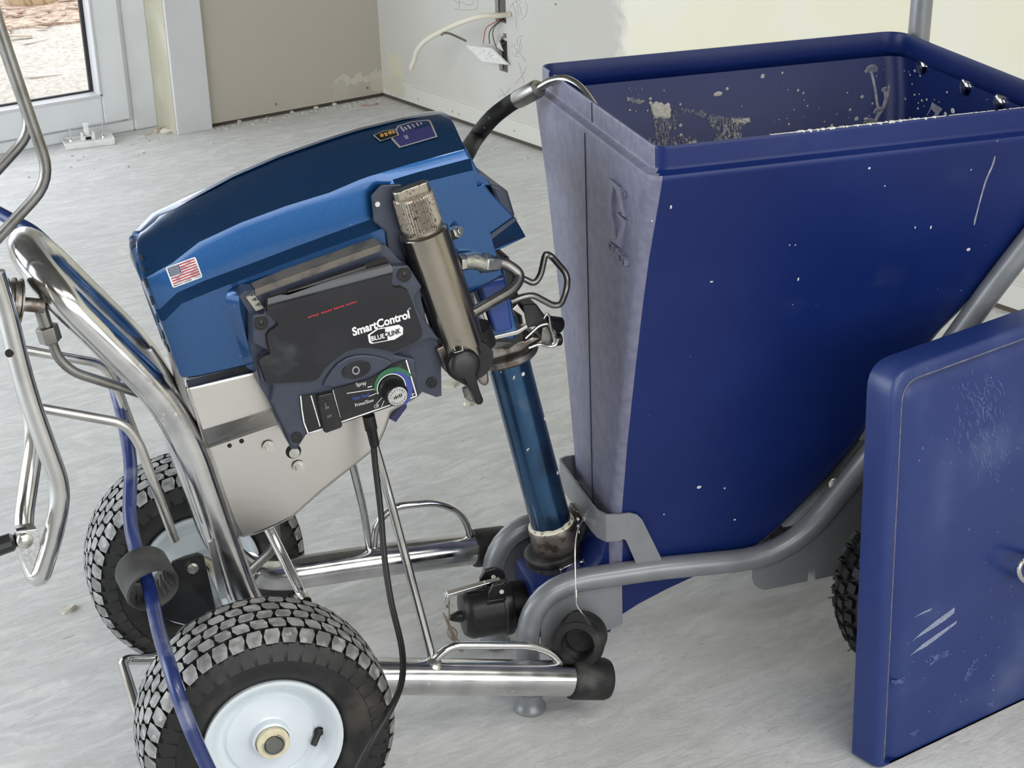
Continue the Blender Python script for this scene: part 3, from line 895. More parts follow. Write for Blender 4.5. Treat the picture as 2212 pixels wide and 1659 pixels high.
# splashes of dried paint on the inside and over the lip
sp = MB()
sp2 = MB()
random.seed(11)
def inside_far(p, off=0.0075):
    return V((p[0], VC + interp(HWT, p[2]) - off, p[2]))
_fn = Vector((0, -1, -0.36)).normalized()
for (p, r, e) in [((0.5041, 0.3485, 0.8265), 11, 0.9), ((0.5375, 0.349, 0.8284), 10, 0.9), ((0.5365, 0.3445, 0.8146), 3, 0.6), ((0.5425, 0.341, 0.8037), 6, 0.9), ((0.5595, 0.34, 0.8014), 11, 1), ((0.5676, 0.3385, 0.7967), 9, 1), ((0.5675, 0.335, 0.7863), 5, 1), ((0.5716, 0.332, 0.7778), 8, 1), ((0.5481, 0.3305, 0.7743), 6, 1), ((0.5347, 0.3265, 0.763), 6, 1), ((0.5365, 0.3235, 0.7544), 11, 1), ((0.5211, 0.3265, 0.7627), 4, 1), ((0.569, 0.32, 0.7439), 8, 1), ((0.5898, 0.33, 0.7725), 4, 1), ((0.5962, 0.323, 0.7529), 6, 1), ((0.6073, 0.3205, 0.7455), 16, 1), ((0.6197, 0.32, 0.743), 7, 1), ((0.618, 0.3265, 0.7617), 5, 1), ((0.641, 0.3365, 0.7909), 7, 1), ((0.6649, 0.3335, 0.7827), 14, 1.2), ((0.6809, 0.3295, 0.7714), 9, 1.2), ((0.6417, 0.3275, 0.7657), 12, 1.1), ((0.6501, 0.323, 0.7518), 18, 1.2), ((0.6293, 0.354, 0.8429), 5, 0.8), ((0.6732, 0.357, 0.8546), 5, 1.3), ((0.6853, 0.356, 0.8489), 3, 1), ((0.6942, 0.343, 0.8103), 5, 1), ((0.707, 0.346, 0.8189), 4, 1), ((0.5127, 0.3255, 0.7598), 5, 0.5), ((0.5293, 0.3295, 0.7718), 3, 1), ((0.5621, 0.3265, 0.7627), 3, 1), ((0.6722, 0.324, 0.7545), 5, 1.2), ((0.666, 0.3225, 0.7504), 12, 1.8), ((0.6381, 0.324, 0.7547), 4, 1)] + \
             [((0.2321, 0.3585, 0.8629), 5, 0.8), ((0.2983, 0.3595, 0.8662), 5, 1), ((0.2996, 0.358, 0.8598), 9, 0.6), ((0.336, 0.3575, 0.8569), 7, 1.1), ((0.3085, 0.3545, 0.8435), 5, 0.8), ((0.3132, 0.357, 0.8548), 3, 1), ((0.4182, 0.3555, 0.8466), 6, 0.8), ((0.4633, 0.3575, 0.8566), 9, 2), ((0.3414, 0.3465, 0.8202), 6, 1), ((0.3178, 0.343, 0.8106), 12, 1.3), ((0.3644, 0.339, 0.7985), 10, 1.2), ((0.3107, 0.3375, 0.7945), 8, 1.1), ((0.4435, 0.344, 0.8138), 12, 1.2), ((0.4274, 0.342, 0.8076), 20, 2.2), ((0.5042, 0.3485, 0.8263), 20, 1), ((0.4113, 0.327, 0.764), 7, 1), ((0.4294, 0.3265, 0.7626), 6, 1), ((0.4634, 0.335, 0.7867), 5, 1), ((0.5215, 0.3265, 0.7626), 6, 1), ((0.5128, 0.3255, 0.7596), 5, 0.5), ((0.5028, 0.3205, 0.7442), 7, 0.5), ((0.4548, 0.3195, 0.7419), 13, 0.5), ((0.4719, 0.328, 0.7659), 9, 0.6), ((0.2864, 0.3495, 0.8286), 6, 0.6), ((0.2886, 0.348, 0.8242), 5, 0.6), ((0.2997, 0.346, 0.8182), 6, 0.6), ((0.3067, 0.3485, 0.8256), 6, 0.6), ((0.3233, 0.3335, 0.7832), 9, 1.4), ((0.3601, 0.329, 0.7691), 14, 1.2), ((0.3587, 0.324, 0.7557), 12, 1.2), ((0.3504, 0.3275, 0.7655), 10, 0.6), ((0.3421, 0.328, 0.7671), 12, 0.9), ((0.3477, 0.32, 0.7437), 9, 1.2), ((0.3562, 0.3185, 0.7389), 10, 1), ((0.3075, 0.3225, 0.7515), 9, 0.7), ((0.283, 0.339, 0.7978), 7, 1.6), ((0.292, 0.338, 0.7953), 9, 0.6)]:
    c_ = inside_far(p)
    sp.disc(c_, _fn, r * 0.00024, 9, ell=e * 0.72, hint=(1, 0, 0.05), thick=0.0006)
# broad brushed smears on the far wall: many small streaks inside an outline
def in_poly(px, pz, poly):
    c = False
    for i in range(len(poly)):
        (x1, z1), (x2, z2) = poly[i - 1], poly[i]
        if (z1 > pz) != (z2 > pz) and px < (x2 - x1) * (pz - z1) / (z2 - z1) + x1:
            c = not c
    return c
def smear(mb, poly, n_, r0, r1, ell0, ell1, off):
    q = [(p[0], p[2]) for p in poly]
    lo = (min(a for a, b in q), min(b for a, b in q)); hi = (max(a for a, b in q), max(b for a, b in q))
    k = 0
    n_ = int(n_ * 1.7)
    while k < n_:
        x_, z_ = random.uniform(lo[0], hi[0]), random.uniform(lo[1], hi[1])
        if in_poly(x_, z_, q):
            mb.disc(inside_far((x_, 0, z_), off), _fn, random.uniform(r0, r1) * 1.35, 7, ell=random.uniform(ell0, ell1) * 0.8, hint=(1, 0, random.uniform(-0.2, 0.2)), thick=0.0004)
        k += 1
for poly, n_, m_, r0, r1, e0, e1 in [([(0.3159, 0.3415, 0.8058), (0.3297, 0.3405, 0.8029), (0.3445, 0.3395, 0.8004), (0.3475, 0.3365, 0.792), (0.3441, 0.3325, 0.7805), (0.3347, 0.3335, 0.783), (0.3209, 0.3345, 0.786), (0.3193, 0.338, 0.7963)], 150, 0, 0.001, 0.0032, 0.7, 1.6), ([(0.3638, 0.32, 0.7429), (0.3735, 0.3205, 0.7446), (0.3831, 0.3205, 0.7445), (0.3829, 0.3175, 0.7364), (0.3688, 0.318, 0.7378)], 40, 0, 0.0008, 0.0022, 0.5, 1.2), ([(0.4317, 0.3275, 0.7655), (0.4383, 0.3245, 0.7572), (0.4382, 0.3215, 0.7478), (0.4301, 0.318, 0.7384), (0.4128, 0.318, 0.7374), (0.4237, 0.3215, 0.7474)], 70, 0, 0.001, 0.003, 0.18, 0.4), ([(0.4408, 0.326, 0.7603), (0.4536, 0.324, 0.7549), (0.4563, 0.321, 0.746), (0.4473, 0.3175, 0.7358), (0.4357, 0.3175, 0.7364), (0.4449, 0.3215, 0.7471)], 50, 0, 0.001, 0.003, 0.2, 0.45), ([(0.443, 0.3295, 0.7712), (0.4728, 0.329, 0.7693), (0.4731, 0.327, 0.7633), (0.4584, 0.3265, 0.7621), (0.4435, 0.328, 0.766)], 50, 0, 0.0008, 0.002, 0.5, 1.2), ([(0.2815, 0.345, 0.8156), (0.2988, 0.3435, 0.8116), (0.3067, 0.342, 0.8079), (0.3037, 0.3415, 0.8052), (0.2926, 0.342, 0.8071), (0.2826, 0.343, 0.8105)], 50, 1, 0.0008, 0.002, 0.7, 1.6), ([(0.3188, 0.334, 0.7845), (0.343, 0.333, 0.7805), (0.3478, 0.3305, 0.7733), (0.3413, 0.326, 0.7603), (0.3332, 0.3195, 0.7426), (0.3107, 0.32, 0.743), (0.3179, 0.3265, 0.7626)], 240, 1, 0.0008, 0.0026, 0.25, 0.7), ([(0.358, 0.3375, 0.7935), (0.3793, 0.336, 0.7899), (0.398, 0.335, 0.7864), (0.4086, 0.3325, 0.7804), (0.4328, 0.3305, 0.7739), (0.4321, 0.3285, 0.7689), (0.4077, 0.33, 0.7728), (0.3787, 0.3345, 0.7848), (0.3599, 0.335, 0.7865)], 130, 1, 0.0008, 0.0024, 0.4, 1.0), ([(0.4044, 0.3315, 0.7765), (0.4328, 0.3305, 0.7739), (0.4726, 0.3285, 0.7685), (0.468, 0.3265, 0.762), (0.4553, 0.3235, 0.7529), (0.421, 0.3245, 0.7562), (0.4064, 0.3265, 0.7628)], 190, 1, 0.0008, 0.0026, 0.3, 0.8), ([(0.35, 0.3365, 0.7918), (0.3585, 0.3365, 0.7918), (0.3565, 0.331, 0.7759), (0.352, 0.3265, 0.7619), (0.3474, 0.327, 0.7631)], 50, 1, 0.0008, 0.002, 0.2, 0.5), ([(0.3047, 0.324, 0.7554), (0.3615, 0.324, 0.7551), (0.3852, 0.321, 0.746), (0.3799, 0.317, 0.7346), (0.3087, 0.3195, 0.7415)], 120, 1, 0.0007, 0.002, 0.4, 1.0), ([(0.4149, 0.3235, 0.7534), (0.4553, 0.3235, 0.7529), (0.4551, 0.3175, 0.7359), (0.4109, 0.318, 0.7376)], 120, 1, 0.0008, 0.0024, 0.2, 0.5)]:
    smear((sp, sp2)[m_], poly, n_, r0, r1, e0, e1, (0.0074, 0.0070)[m_])
# runs on the far wall near the rear corner
for (pts, r0) in [([(0.7271, 0.3555, 0.847), (0.7273, 0.3515, 0.8348), (0.7232, 0.3445, 0.8141), (0.7184, 0.3395, 0.8007), (0.7092, 0.3335, 0.7822), (0.6988, 0.327, 0.764), (0.6887, 0.324, 0.7543), (0.6798, 0.319, 0.7413)], 0.003), ([(0.6865, 0.346, 0.8182), (0.6885, 0.3405, 0.8033), (0.6894, 0.3345, 0.7858), (0.6894, 0.329, 0.7701), (0.6904, 0.326, 0.7612)], 0.0024), ([(0.7051, 0.336, 0.7896), (0.7043, 0.331, 0.7757), (0.6966, 0.3265, 0.7624), (0.6878, 0.3245, 0.7562)], 0.0024)]:
    P = [inside_far(p, 0.0068) for p in pts]
    sp2.tube(spline(P, 3), r0, 6, flat=0.35, hint=(1, 0, 0))
for (p, r) in [((0.726, 0.3555, 0.8481), 0.0125), ((0.6864, 0.346, 0.8188), 0.0115), ((0.7051, 0.336, 0.7892), 0.006), ((0.6701, 0.32, 0.743), 0.011), ((0.689, 0.325, 0.7588), 0.009)]:
    sp2.disc(inside_far(p, 0.0066), _fn, r, 14, ell=1.0, hint=(1, 0, 0), thick=0.0012)
# splashes on the rear wall
_rn = Vector((-1, 0, 0.06))
def rear_in(p):
    return V((interp(REAR, p[2]) - 0.0072, p[1], p[2]))
for (p, r) in [((0.727, 0.2728, 0.8626), 13), ((0.727, 0.2466, 0.8432), 5), ((0.727, 0.3382, 0.8177), 6), ((0.727, 0.3234, 0.8189), 5), ((0.727, 0.3056, 0.8242), 12), ((0.727, 0.3178, 0.8155), 8), ((0.727, 0.2859, 0.8212), 11), ((0.727, 0.3063, 0.8038), 7), ((0.727, 0.211, 0.844), 6), ((0.727, 0.2047, 0.841), 11), ((0.727, 0.2933, 0.7896), 9), ((0.727, 0.2795, 0.7936), 6), ((0.727, 0.322, 0.7768), 15), ((0.727, 0.2674, 0.786), 11), ((0.727, 0.2535, 0.7905), 10), ((0.727, 0.2773, 0.7803), 7), ((0.727, 0.2761, 0.772), 10), ((0.727, 0.2581, 0.7793), 5), ((0.727, 0.23, 0.7956), 6), ((0.727, 0.2149, 0.7953), 5), ((0.727, 0.1968, 0.814), 9), ((0.727, 0.3765, 0.7405), 8), ((0.727, 0.3636, 0.7411), 6), ((0.727, 0.3527, 0.7354), 5), ((0.727, 0.3386, 0.7519), 3), ((0.727, 0.3332, 0.7465), 4), ((0.727, 0.3788, 0.7249), 8), ((0.727, 0.2003, 0.864), 4), ((0.727, 0.1196, 0.848), 4), ((0.727, 0.0809, 0.828), 4), ((0.727, 0.1711, 0.7916), 22), ((0.727, 0.2934, 0.7519), 14), ((0.727, 0.191, 0.7826), 16), ((0.727, 0.3327, 0.844), 9)]:
    sp.disc(rear_in(p), _rn, r * 0.00019, 9, ell=1.5, hint=(0, 1, 0), thick=0.0006)
for poly in [[(0.727, 0.2352, 0.7909), (0.727, 0.2255, 0.7894), (0.727, 0.2122, 0.7887), (0.727, 0.2009, 0.7876), (0.727, 0.2076, 0.7807), (0.727, 0.2157, 0.7688), (0.727, 0.2285, 0.7649), (0.727, 0.2205, 0.7777), (0.727, 0.234, 0.7802), (0.727, 0.2424, 0.7691), (0.727, 0.246, 0.7674), (0.727, 0.2379, 0.7811)]]:
    sp2.prism([rear_in(p) for p in poly], (-0.0006, 0, 0))
sp.build('paint_splatter', M_paint_white, HOP, smooth=0, kind='stuff')
sp2.build('thin_paint_smears', M_paint_thin, HOP, smooth=0, kind='stuff')
# crust along the near lip, and drips outside
cr_ = MB()
yl = VC - 0.271 + 0.0128
for k in range(150):
    u = 0.30 + 0.24 * k / 149
    big = random.random() ** 4 * (1.0 if u > 0.33 else 0.2)
    cr_.box((u, yl + random.uniform(-0.0004, 0.0004), 0.8781), (0.0013, 0, 0), (0, 0.0009 + 0.0008 * big, 0), (0, 0, 0.0005 + 0.0012 * big))
    if random.random() < 0.03 and u > 0.33:
        cr_.box((u, yl - 0.0014, 0.8765), (0.0013, 0, 0), (0, 0.0006, 0), (0, 0, 0.0022))
for k in range(70):
    u = 0.545 + 0.17 * k / 69
    if random.random() < 0.75:
        cr_.box((u, yl, 0.8781), (0.0017, 0, 0), (0, 0.0006, 0), (0, 0, 0.0004 + 0.0004 * random.random()))
cr_.build('paint_crust', M_paint_white, HOP, smooth=0, kind='stuff')
dr = MB()
def outside_near(p, off=0.0004):
    return V((p[0], VC - interp(HWT, p[2]) - off, p[2]))
_on = Vector((0, -1, -0.34)).normalized()
for (p, r, e) in [((0.4336, -0.147, 0.8219), 0.0018, 1), ((0.6169, -0.097, 0.6717), 0.0028, 1.1), ((0.3456, -0.1105, 0.7156), 0.0012, 0.6), ((0.3538, -0.11, 0.7144), 0.0012, 0.6), ((0.3662, -0.082, 0.6189), 0.001, 0.4), ((0.3558, -0.106, 0.7033), 0.001, 0.4), ((0.5257, -0.1115, 0.719), 0.002, 0.5), ((0.5839, -0.14, 0.8014), 0.001, 1), ((0.2627, -0.003, 0.3251), 0.003, 1.2), ((0.3028, -0.001, 0.3162), 0.0016, 1), ((0.212, 0.0065, 0.2858), 0.001, 1.4), ((0.3241, 0.011, 0.256), 0.0016, 1.2), ((0.1675, -0.1385, 0.7975), 0.003, 0.5), ((0.3679, -0.093, 0.6587), 0.003, 0.4), ((0.1447, -0.1325, 0.7801), 0.0012, 1), ((0.2423, -0.097, 0.6725), 0.0012, 2), ((0.4629, -0.1365, 0.7917), 0.001, 1), ((0.5496, -0.1105, 0.716), 0.003, 0.4)]:
    dr.disc(outside_near(p), _on, r, 9, ell=e, hint=(1, 0, 0), thick=0.0006)
dr.build('paint_fleck', M_paint_white, HOP, smooth=0, kind='stuff')
dr = MB()
P = [outside_near(p, 0.0) for p in [(0.6107, -0.1535, 0.8413), (0.6145, -0.1425, 0.8082), (0.6118, -0.1315, 0.7772), (0.6147, -0.112, 0.7199), (0.6182, -0.098, 0.6759)]]
dr.tube(spline(P, 4), lambda t: 0.0014, 6, flat=0.25, hint=(1, 0, 0))
dr.build('thin_drip', M_paint_thin, HOP, smooth=40)
# rivets inside the rear wall
for p in [(0.727, 0.2843, 0.8356), (0.727, 0.146, 0.8331), (0.727, 0.0465, 0.8311)]:
    r_ = MB()
    r_.lathe([(0.0155, -0.002), (0.015, 0.001), (0.0125, 0.0045), (0.008, 0.0065), (0.0, 0.0072)], rear_in(p), (-1, 0, 0.05), 20)
    r_.build('rivet', M_chrome, HOP, smooth=60)

# outlet box at the foot of the hopper
ob = MB()
sec = []
for (u, z1, hw_) in ((0.024, 0.1715, 0.050), (0.030, 0.1745, 0.054), (0.085, 0.176, 0.062), (0.108, 0.190, 0.066), (0.125, 0.225, 0.072), (0.136, 0.280, 0.074)):
    z0 = 0.085
    ring = []
    rr = 0.014
    for (cy_, cz_, a0) in ((VC - hw_ + rr, z0 + rr, PI), (VC + hw_ - rr, z0 + rr, 1.5 * PI), (VC + hw_ - rr, z1 - rr, 0), (VC - hw_ + rr, z1 - rr, 0.5 * PI)):
        for k in range(5):
            a = a0 + 0.5 * PI * k / 4
            ring.append((u, cy_ + rr * math.cos(a), cz_ + rr * math.sin(a)))
    sec.append(ring)
ob.loft(sec)
ob.build('outlet_box', M_hopper, HOP, smooth=45)

# ---------------- tubular frame
R_T = 0.0172
PN = [(-0.0002, -0.0, -0.0064), (0.0007, 0.0, 0.104), (0.0003, -0.0, 0.135)]
zt = 0.2035
near = smooth_path([(0.0, 0.0, 0.004), (0.0, 0.0, 0.204), (0.20, 0.0, 0.2), (0.408, 0.0, 0.185), (0.5217, -0.012, 0.331), (0.5727, -0.036, 0.4211), (0.659, -0.102, 0.6109), (0.745, -0.148, 0.765), (0.775, -0.150, 1.05)],
                   [0, 0.10, 0.02, 0.09, 0.03, 0.03, 0.03, 0.10, 0], 9)
far2 = smooth_path([(0.0, 0.2, 0.004), (0.0, 0.2, 0.204), (0.20, 0.2, 0.2), (0.408, 0.2, 0.185), (0.5217, 0.212, 0.331), (0.5727, 0.236, 0.4211), (0.659, 0.302, 0.6109), (0.755, 0.343, 0.765), (0.771, 0.347, 1.08)],
                   [0, 0.10, 0.02, 0.09, 0.03, 0.03, 0.03, 0.10, 0], 9)
t = MB(); t.tube(near, R_T, 18); t.build('frame_tube', M_frame, HOP, smooth=50)
t = MB(); t.tube(far2, R_T, 18); t.build('frame_tube', M_frame, HOP, smooth=50)
for yy in (0.0, 0.2):
    t = MB()
    t.lathe([(0.0215, 0.0), (0.0240, 0.002), (0.0240, 0.007), (0.0205, 0.011), (0.0190, 0.020), (0.0180, 0.030)], (0, yy, 0.0), (0, 0, 1), 20)
    t.build('foot_plug', M_frame, HOP, smooth=50)
# top handle of the frame, outside the picture
t = MB()
t.tube(smooth_path([(0.775, -0.150, 1.045), (0.776, -0.150, 1.10), (0.774, 0.347, 1.13), (0.771, 0.347, 1.075)], 0.03), R_T, 14)
t.build('push_handle', M_frame, HOP, smooth=50)
# strap bracket wrapped round the front of the hopper
def ribbon(name, tops, bots, th, mat_, parent, bev=0.0):
    """a bent sheet-metal strip given by its two edges"""
    mb = MB()
    A, B = [V(p) for p in tops], [V(p) for p in bots]
    secs = []
    n = len(A)
    for i in range(n):
        d = (A[min(i + 1, n - 1)] - A[max(i - 1, 0)]).normalized()
        w_ = (A[i] - B[i]).normalized()
        nn = d.cross(w_).normalized() * th
        secs.append([A[i], B[i], B[i] + nn, A[i] + nn])
    mb.loft(secs, closed=True)
    return mb.build(name, mat_, parent, smooth=40, bevel=bev)
def sm(pts, n=5):
    return spline(pts, n)
tops = [(0.160, 0.212, 0.300), (0.128, 0.212, 0.300), (0.119, 0.207, 0.300), (0.117, 0.198, 0.300), (0.117, 0.045, 0.300), (0.1185, 0.020, 0.300), (0.126, 0.004, 0.300), (0.144, -0.002, 0.3005), (0.1575, -0.002, 0.3003), (0.1689, -0.002, 0.2954), (0.1764, -0.002, 0.2861), (0.2039, -0.002, 0.2212), (0.208, -0.002, 0.205)]
bots = [(0.160, 0.212, 0.256), (0.128, 0.212, 0.256), (0.119, 0.207, 0.256), (0.117, 0.198, 0.256), (0.117, 0.045, 0.256), (0.1185, 0.020, 0.256), (0.126, 0.004, 0.256), (0.140, -0.002, 0.2585), (0.1475, -0.002, 0.2600), (0.1500, -0.002, 0.2585), (0.1522, -0.002, 0.2550), (0.1652, -0.002, 0.2200), (0.171, -0.002, 0.203)]
ribbon('strap_bracket', tops, bots, 0.0035, M_frame, HOP)
# lower side plates below the tubes
for yy in (-0.004, 0.2):
    t = MB()
    t.prism([(0.02, yy, 0.19), (0.145, yy, 0.19), (0.145, yy, 0.122), (0.140, yy, 0.117), (0.03, yy, 0.092), (0.02, yy, 0.098)], (0, 0.004, 0))
    t.build('side_plate', M_frame, HOP, smooth=0, bevel=0.0008)
# axle plates towards the rear
def axle_plate(yy):
    t = MB()
    pts = [(0.350, 0.178), (0.350, 0.158), (0.353, 0.147), (0.360, 0.140), (0.370, 0.136), (0.438, 0.1385), (0.439, 0.156), (0.449, 0.157), (0.451, 0.139), (0.66, 0.150), (0.66, 0.45), (0.60, 0.43), (0.52, 0.33), (0.455, 0.215)]
    t.prism([(a, yy, b) for a, b in pts], (0, 0.004, 0))
    return t.build('axle_plate', M_frame, HOP, smooth=0)
axle_plate(-0.004)
axle_plate(0.2)
t = MB()
t.prism([(0.40, 0.004, 0.232), (0.455, 0.004, 0.232), (0.50, 0.004, 0.30), (0.545, 0.004, 0.36), (0.52, 0.004, 0.355), (0.475, 0.004, 0.293)], (0, 0.192, 0))
t.build('rear_gusset', M_frame, HOP, smooth=0)
t = MB(); t.cyl((0.60, -0.19, 0.15), (0.60, 0.39, 0.15), 0.010, 14); t.build('axle', M_steelrod, HOP, smooth=40)

def knobby(yc):
    r = MB()
    r.lathe([(0.085, -0.035), (0.105, -0.046), (0.128, -0.046), (0.142, -0.034), (0.147, -0.012), (0.147, 0.012), (0.142, 0.034), (0.128, 0.046), (0.105, 0.046), (0.085, 0.035)], (0, 0, 0), (0, 1, 0), 40, closed_prof=True)
    w_ = r.build('knobby_wheel', M_tyre, HOP, smooth=50)
    w_.location = (0.60, yc, 0.15)
    k = MB()
    for i in range(40):
        for j, (rr, yy, tilt) in enumerate(((0.147, 0.0, 0), (0.1455, -0.021, 0.3), (0.1455, 0.021, -0.3), (0.137, -0.042, 0.9), (0.137, 0.042, -0.9))):
            a = 2 * PI * (i + 0.5 * (j % 2)) / 40
            er = Vector((math.cos(a), 0, math.sin(a))); et = Vector((-math.sin(a), 0, math.cos(a))); ey = Vector((0, 1, 0))
            n_ = (er * math.cos(tilt) - ey * math.sin(tilt))
            e2 = et.cross(n_)
            k.box(er * rr + ey * yy + n_ * 0.002, et * 0.0068, e2 * 0.0075, n_ * 0.0048)
    for q in range(60):
        a = random.uniform(0, 2 * PI)
        er = Vector((math.cos(a), 0, math.sin(a))); ey = Vector((0, 1, 0))
        yy = random.choice((-0.021, 0.0, 0.021, -0.042))
        k.cyl(er * 0.14 + ey * yy, er * (0.160 + random.random() * 0.004) + ey * yy * 1.05, 0.0008, 5)
    k.build('tread_knobs', M_tyre, w_, smooth=0)
    h_ = MB()
    h_.lathe([(0.088, -0.036), (0.09, -0.034), (0.084, -0.030), (0.07, -0.018), (0.02, -0.014), (0.018, -0.05), (0.0, -0.05)], (0, 0, 0), (0, 1, 0), 30)
    h_.lathe([(0.088, 0.036), (0.09, 0.034), (0.084, 0.030), (0.07, 0.018), (0.02, 0.014), (0.018, 0.05), (0.0, 0.05)], (0, 0, 0), (0, 1, 0), 30)
    h_.build('wheel_rim', M_frame, w_, smooth=40)
t = MB()
t.lathe([(0.0095, 0.0), (0.0095, 0.002), (0.008, 0.003), (0.0, 0.003)], (0.4771, -0.004, 0.2948), (-0.2, -1, 0.1), 20)
t.build('hole_plug', M_zinc, HOP, smooth=40)
knobby(-0.100)
knobby(0.300)

# ---------------- camlock outlet and the seat for the pump
ca = V((0.026, VC, 0.1215))                 # axis runs towards the sprayer (-x)
t = MB()
t.lathe([(0.036, 0.018), (0.036, -0.030), (0.0395, -0.032), (0.0395, -0.038)], ca, (1, 0, 0), 30)
t.lathe([(0.036, 0.015), (0.036, -0.034)], ca, (1, 0, 0), 30)
t.build('outlet_collar', M_rubber, HOP, smooth=40)
t = MB()
t.lathe([(0.042, 0.0), (0.0435, 0.003), (0.0435, 0.012), (0.041, 0.014), (0.040, 0.016), (0.040, 0.062), (0.037, 0.068), (0.033, 0.073), (0.016, 0.075), (0.0, 0.075)], ca + V((-0.026, 0, 0)), (-1, 0, 0), 32)
t.lathe([(0.010, 0.073), (0.0085, 0.081), (0.005, 0.091), (0.003, 0.093), (0.0, 0.093)], ca + V((-0.026, 0, -0.004)), (-1, 0, 0), 14)
cap = t.build('dust_cap', M_black, HOP, smooth=40)
for sgn in (-1, 1):
    t = MB()
    c0 = ca + V((-0.052, sgn * 0.024, 0.036))
    for dy in (0.0,):
        t.prism([c0 + V((0.028, dy - 0.004, -0.012)), c0 + V((0.026, dy - 0.004, 0.010)), c0 + V((0.012, dy - 0.004, 0.020)), c0 + V((-0.004, dy - 0.004, 0.018)), c0 + V((-0.012, dy - 0.004, 0.006)), c0 + V((-0.014, dy - 0.004, -0.014))], (0, 0.008, 0))
    t.aabb(c0 + V((-0.016, -0.007, -0.030)), c0 + V((0.012, 0.007, -0.004)))
    t.build('cam_ear', M_black, cap, smooth=0, bevel=0.0015)
    t = MB()
    t.cyl(c0 + V((0.008, -0.0055, 0.006)), c0 + V((0.008, 0.0055, 0.006)), 0.0035, 10)
    t.build('cam_pin', M_white_pl, cap, smooth=40)
t = MB()
c0 = ca + V((-0.052, 0.0, 0.040))
lv = [c0 + V((0.012, -0.006, 0.010)), c0 + V((-0.012, -0.006, 0.008)), c0 + V((-0.070, -0.006, 0.000)), c0 + V((-0.075, -0.006, -0.016))]
for a, b in zip(lv, lv[1:]):
    d = (b - a)
    nn = d.cross(Vector((0, 1, 0))).normalized()
    t.box((a + b) / 2, d / 2, (0, 0.0055, 0), nn * 0.0022)
    t.box((a + b) / 2 + nn * 0.003, d / 2, (0, 0.0012, 0), nn * 0.003)
t.build('cam_lever', M_chrome, cap, smooth=0, bevel=0.0008)
t = MB()
e0 = lv[2] + V((0.004, 0.0, -0.006))
e0 = e0 + V((-0.004, 0, 0))
t.tube(spline([e0, e0 + V((0.002, 0, -0.02)), e0 + V((0.0, 0, -0.045)), e0 + V((-0.002, 0, -0.062)), e0 + V((0.008, 0, -0.075)), e0 + V((0.012, 0, -0.062)), e0 + V((0.004, 0, -0.052)), e0 + V((0.012, 0, -0.088)), e0 + V((0.020, 0, -0.094)), e0 + V((0.021, 0, -0.086)), e0 + V((0.010, 0, -0.07)), e0 + V((-0.004, 0, -0.03))], 5), 0.0012, 6)
t.tube([e0 + V((-0.007, 0, -0.024)), e0 + V((0.006, 0, -0.074)), e0 + V((0.016, 0, -0.092))], 0.0012, 6)
t.tube(spline([e0 + V((0, 0, 0)), e0 + V((0.003, 0.003, -0.008)), e0 + V((0, 0, -0.016)), e0 + V((-0.003, -0.003, -0.008)), e0], 5), 0.0012, 6)
t.build('cotter_pin', M_copper, cap, smooth=40)
for s_ in (-0.018, 0.018):
    t = MB()
    t.lathe([(0.0065, -0.003), (0.0065, 0.003), (0.0035, 0.003), (0.0035, -0.003)], ca + V((0.006, s_, 0.040)), (0.3, 1, 0), 14, closed_prof=True)
    t.build('tether_eye', M_rubber, HOP, smooth=40)

# rubber boot round the pump foot with its hose clamp
PB = V((0.0756, 0.1122, 0.186))                       # where the pump axis meets the box
PA = V((0.062, 0.0047, -0.32)).normalized()
t = MB()
t.lathe([(0.040, -0.020), (0.0445, -0.017), (0.0452, -0.012), (0.0440, -0.008), (0.0420, -0.0058), (0.0420, 0.0020), (0.0432, 0.005), (0.0442, 0.010), (0.0436, 0.014), (0.041, 0.016), (0.034, 0.016)], PB, -PA, 36)
t.build('rubber_boot', M_rubber, HOP, smooth=50)
t = MB()
t.lathe([(0.0418, -0.0055), (0.0432, -0.0055), (0.0432, 0.0020), (0.0418, 0.0020)], PB, -PA, 40, closed_prof=True)
hcl = t.build('hose_clamp', M_oldpaint, HOP, smooth=30)
t = MB()
cx_, cy_, _z = frame_of(-PA, (0.25, -1, 0))
t.box(PB + cx_ * 0.0462 + (-PA) * 0.0005, cy_ * 0.017, cx_ * 0.0042, PA * 0.0065)
t.cyl(PB + cx_ * 0.0467 + cy_ * 0.017, PB + cx_ * 0.0467 + cy_ * 0.028, 0.0038, 8)
t.build('clamp_screw', M_chrome, hcl, smooth=30, bevel=0.001)

# ================================================================== PAINT SPRAYER ON ITS CART  (local: x forward, y away from the camera, z up)
SPR = empty('paint_sprayer', (0.875, 2.125, 0.0), -14.2)
tag(SPR, 'blue airless paint sprayer with black control panel on a chrome two-wheeled cart', 'paint sprayer')
WR = 0.1675
TRK = 0.2535

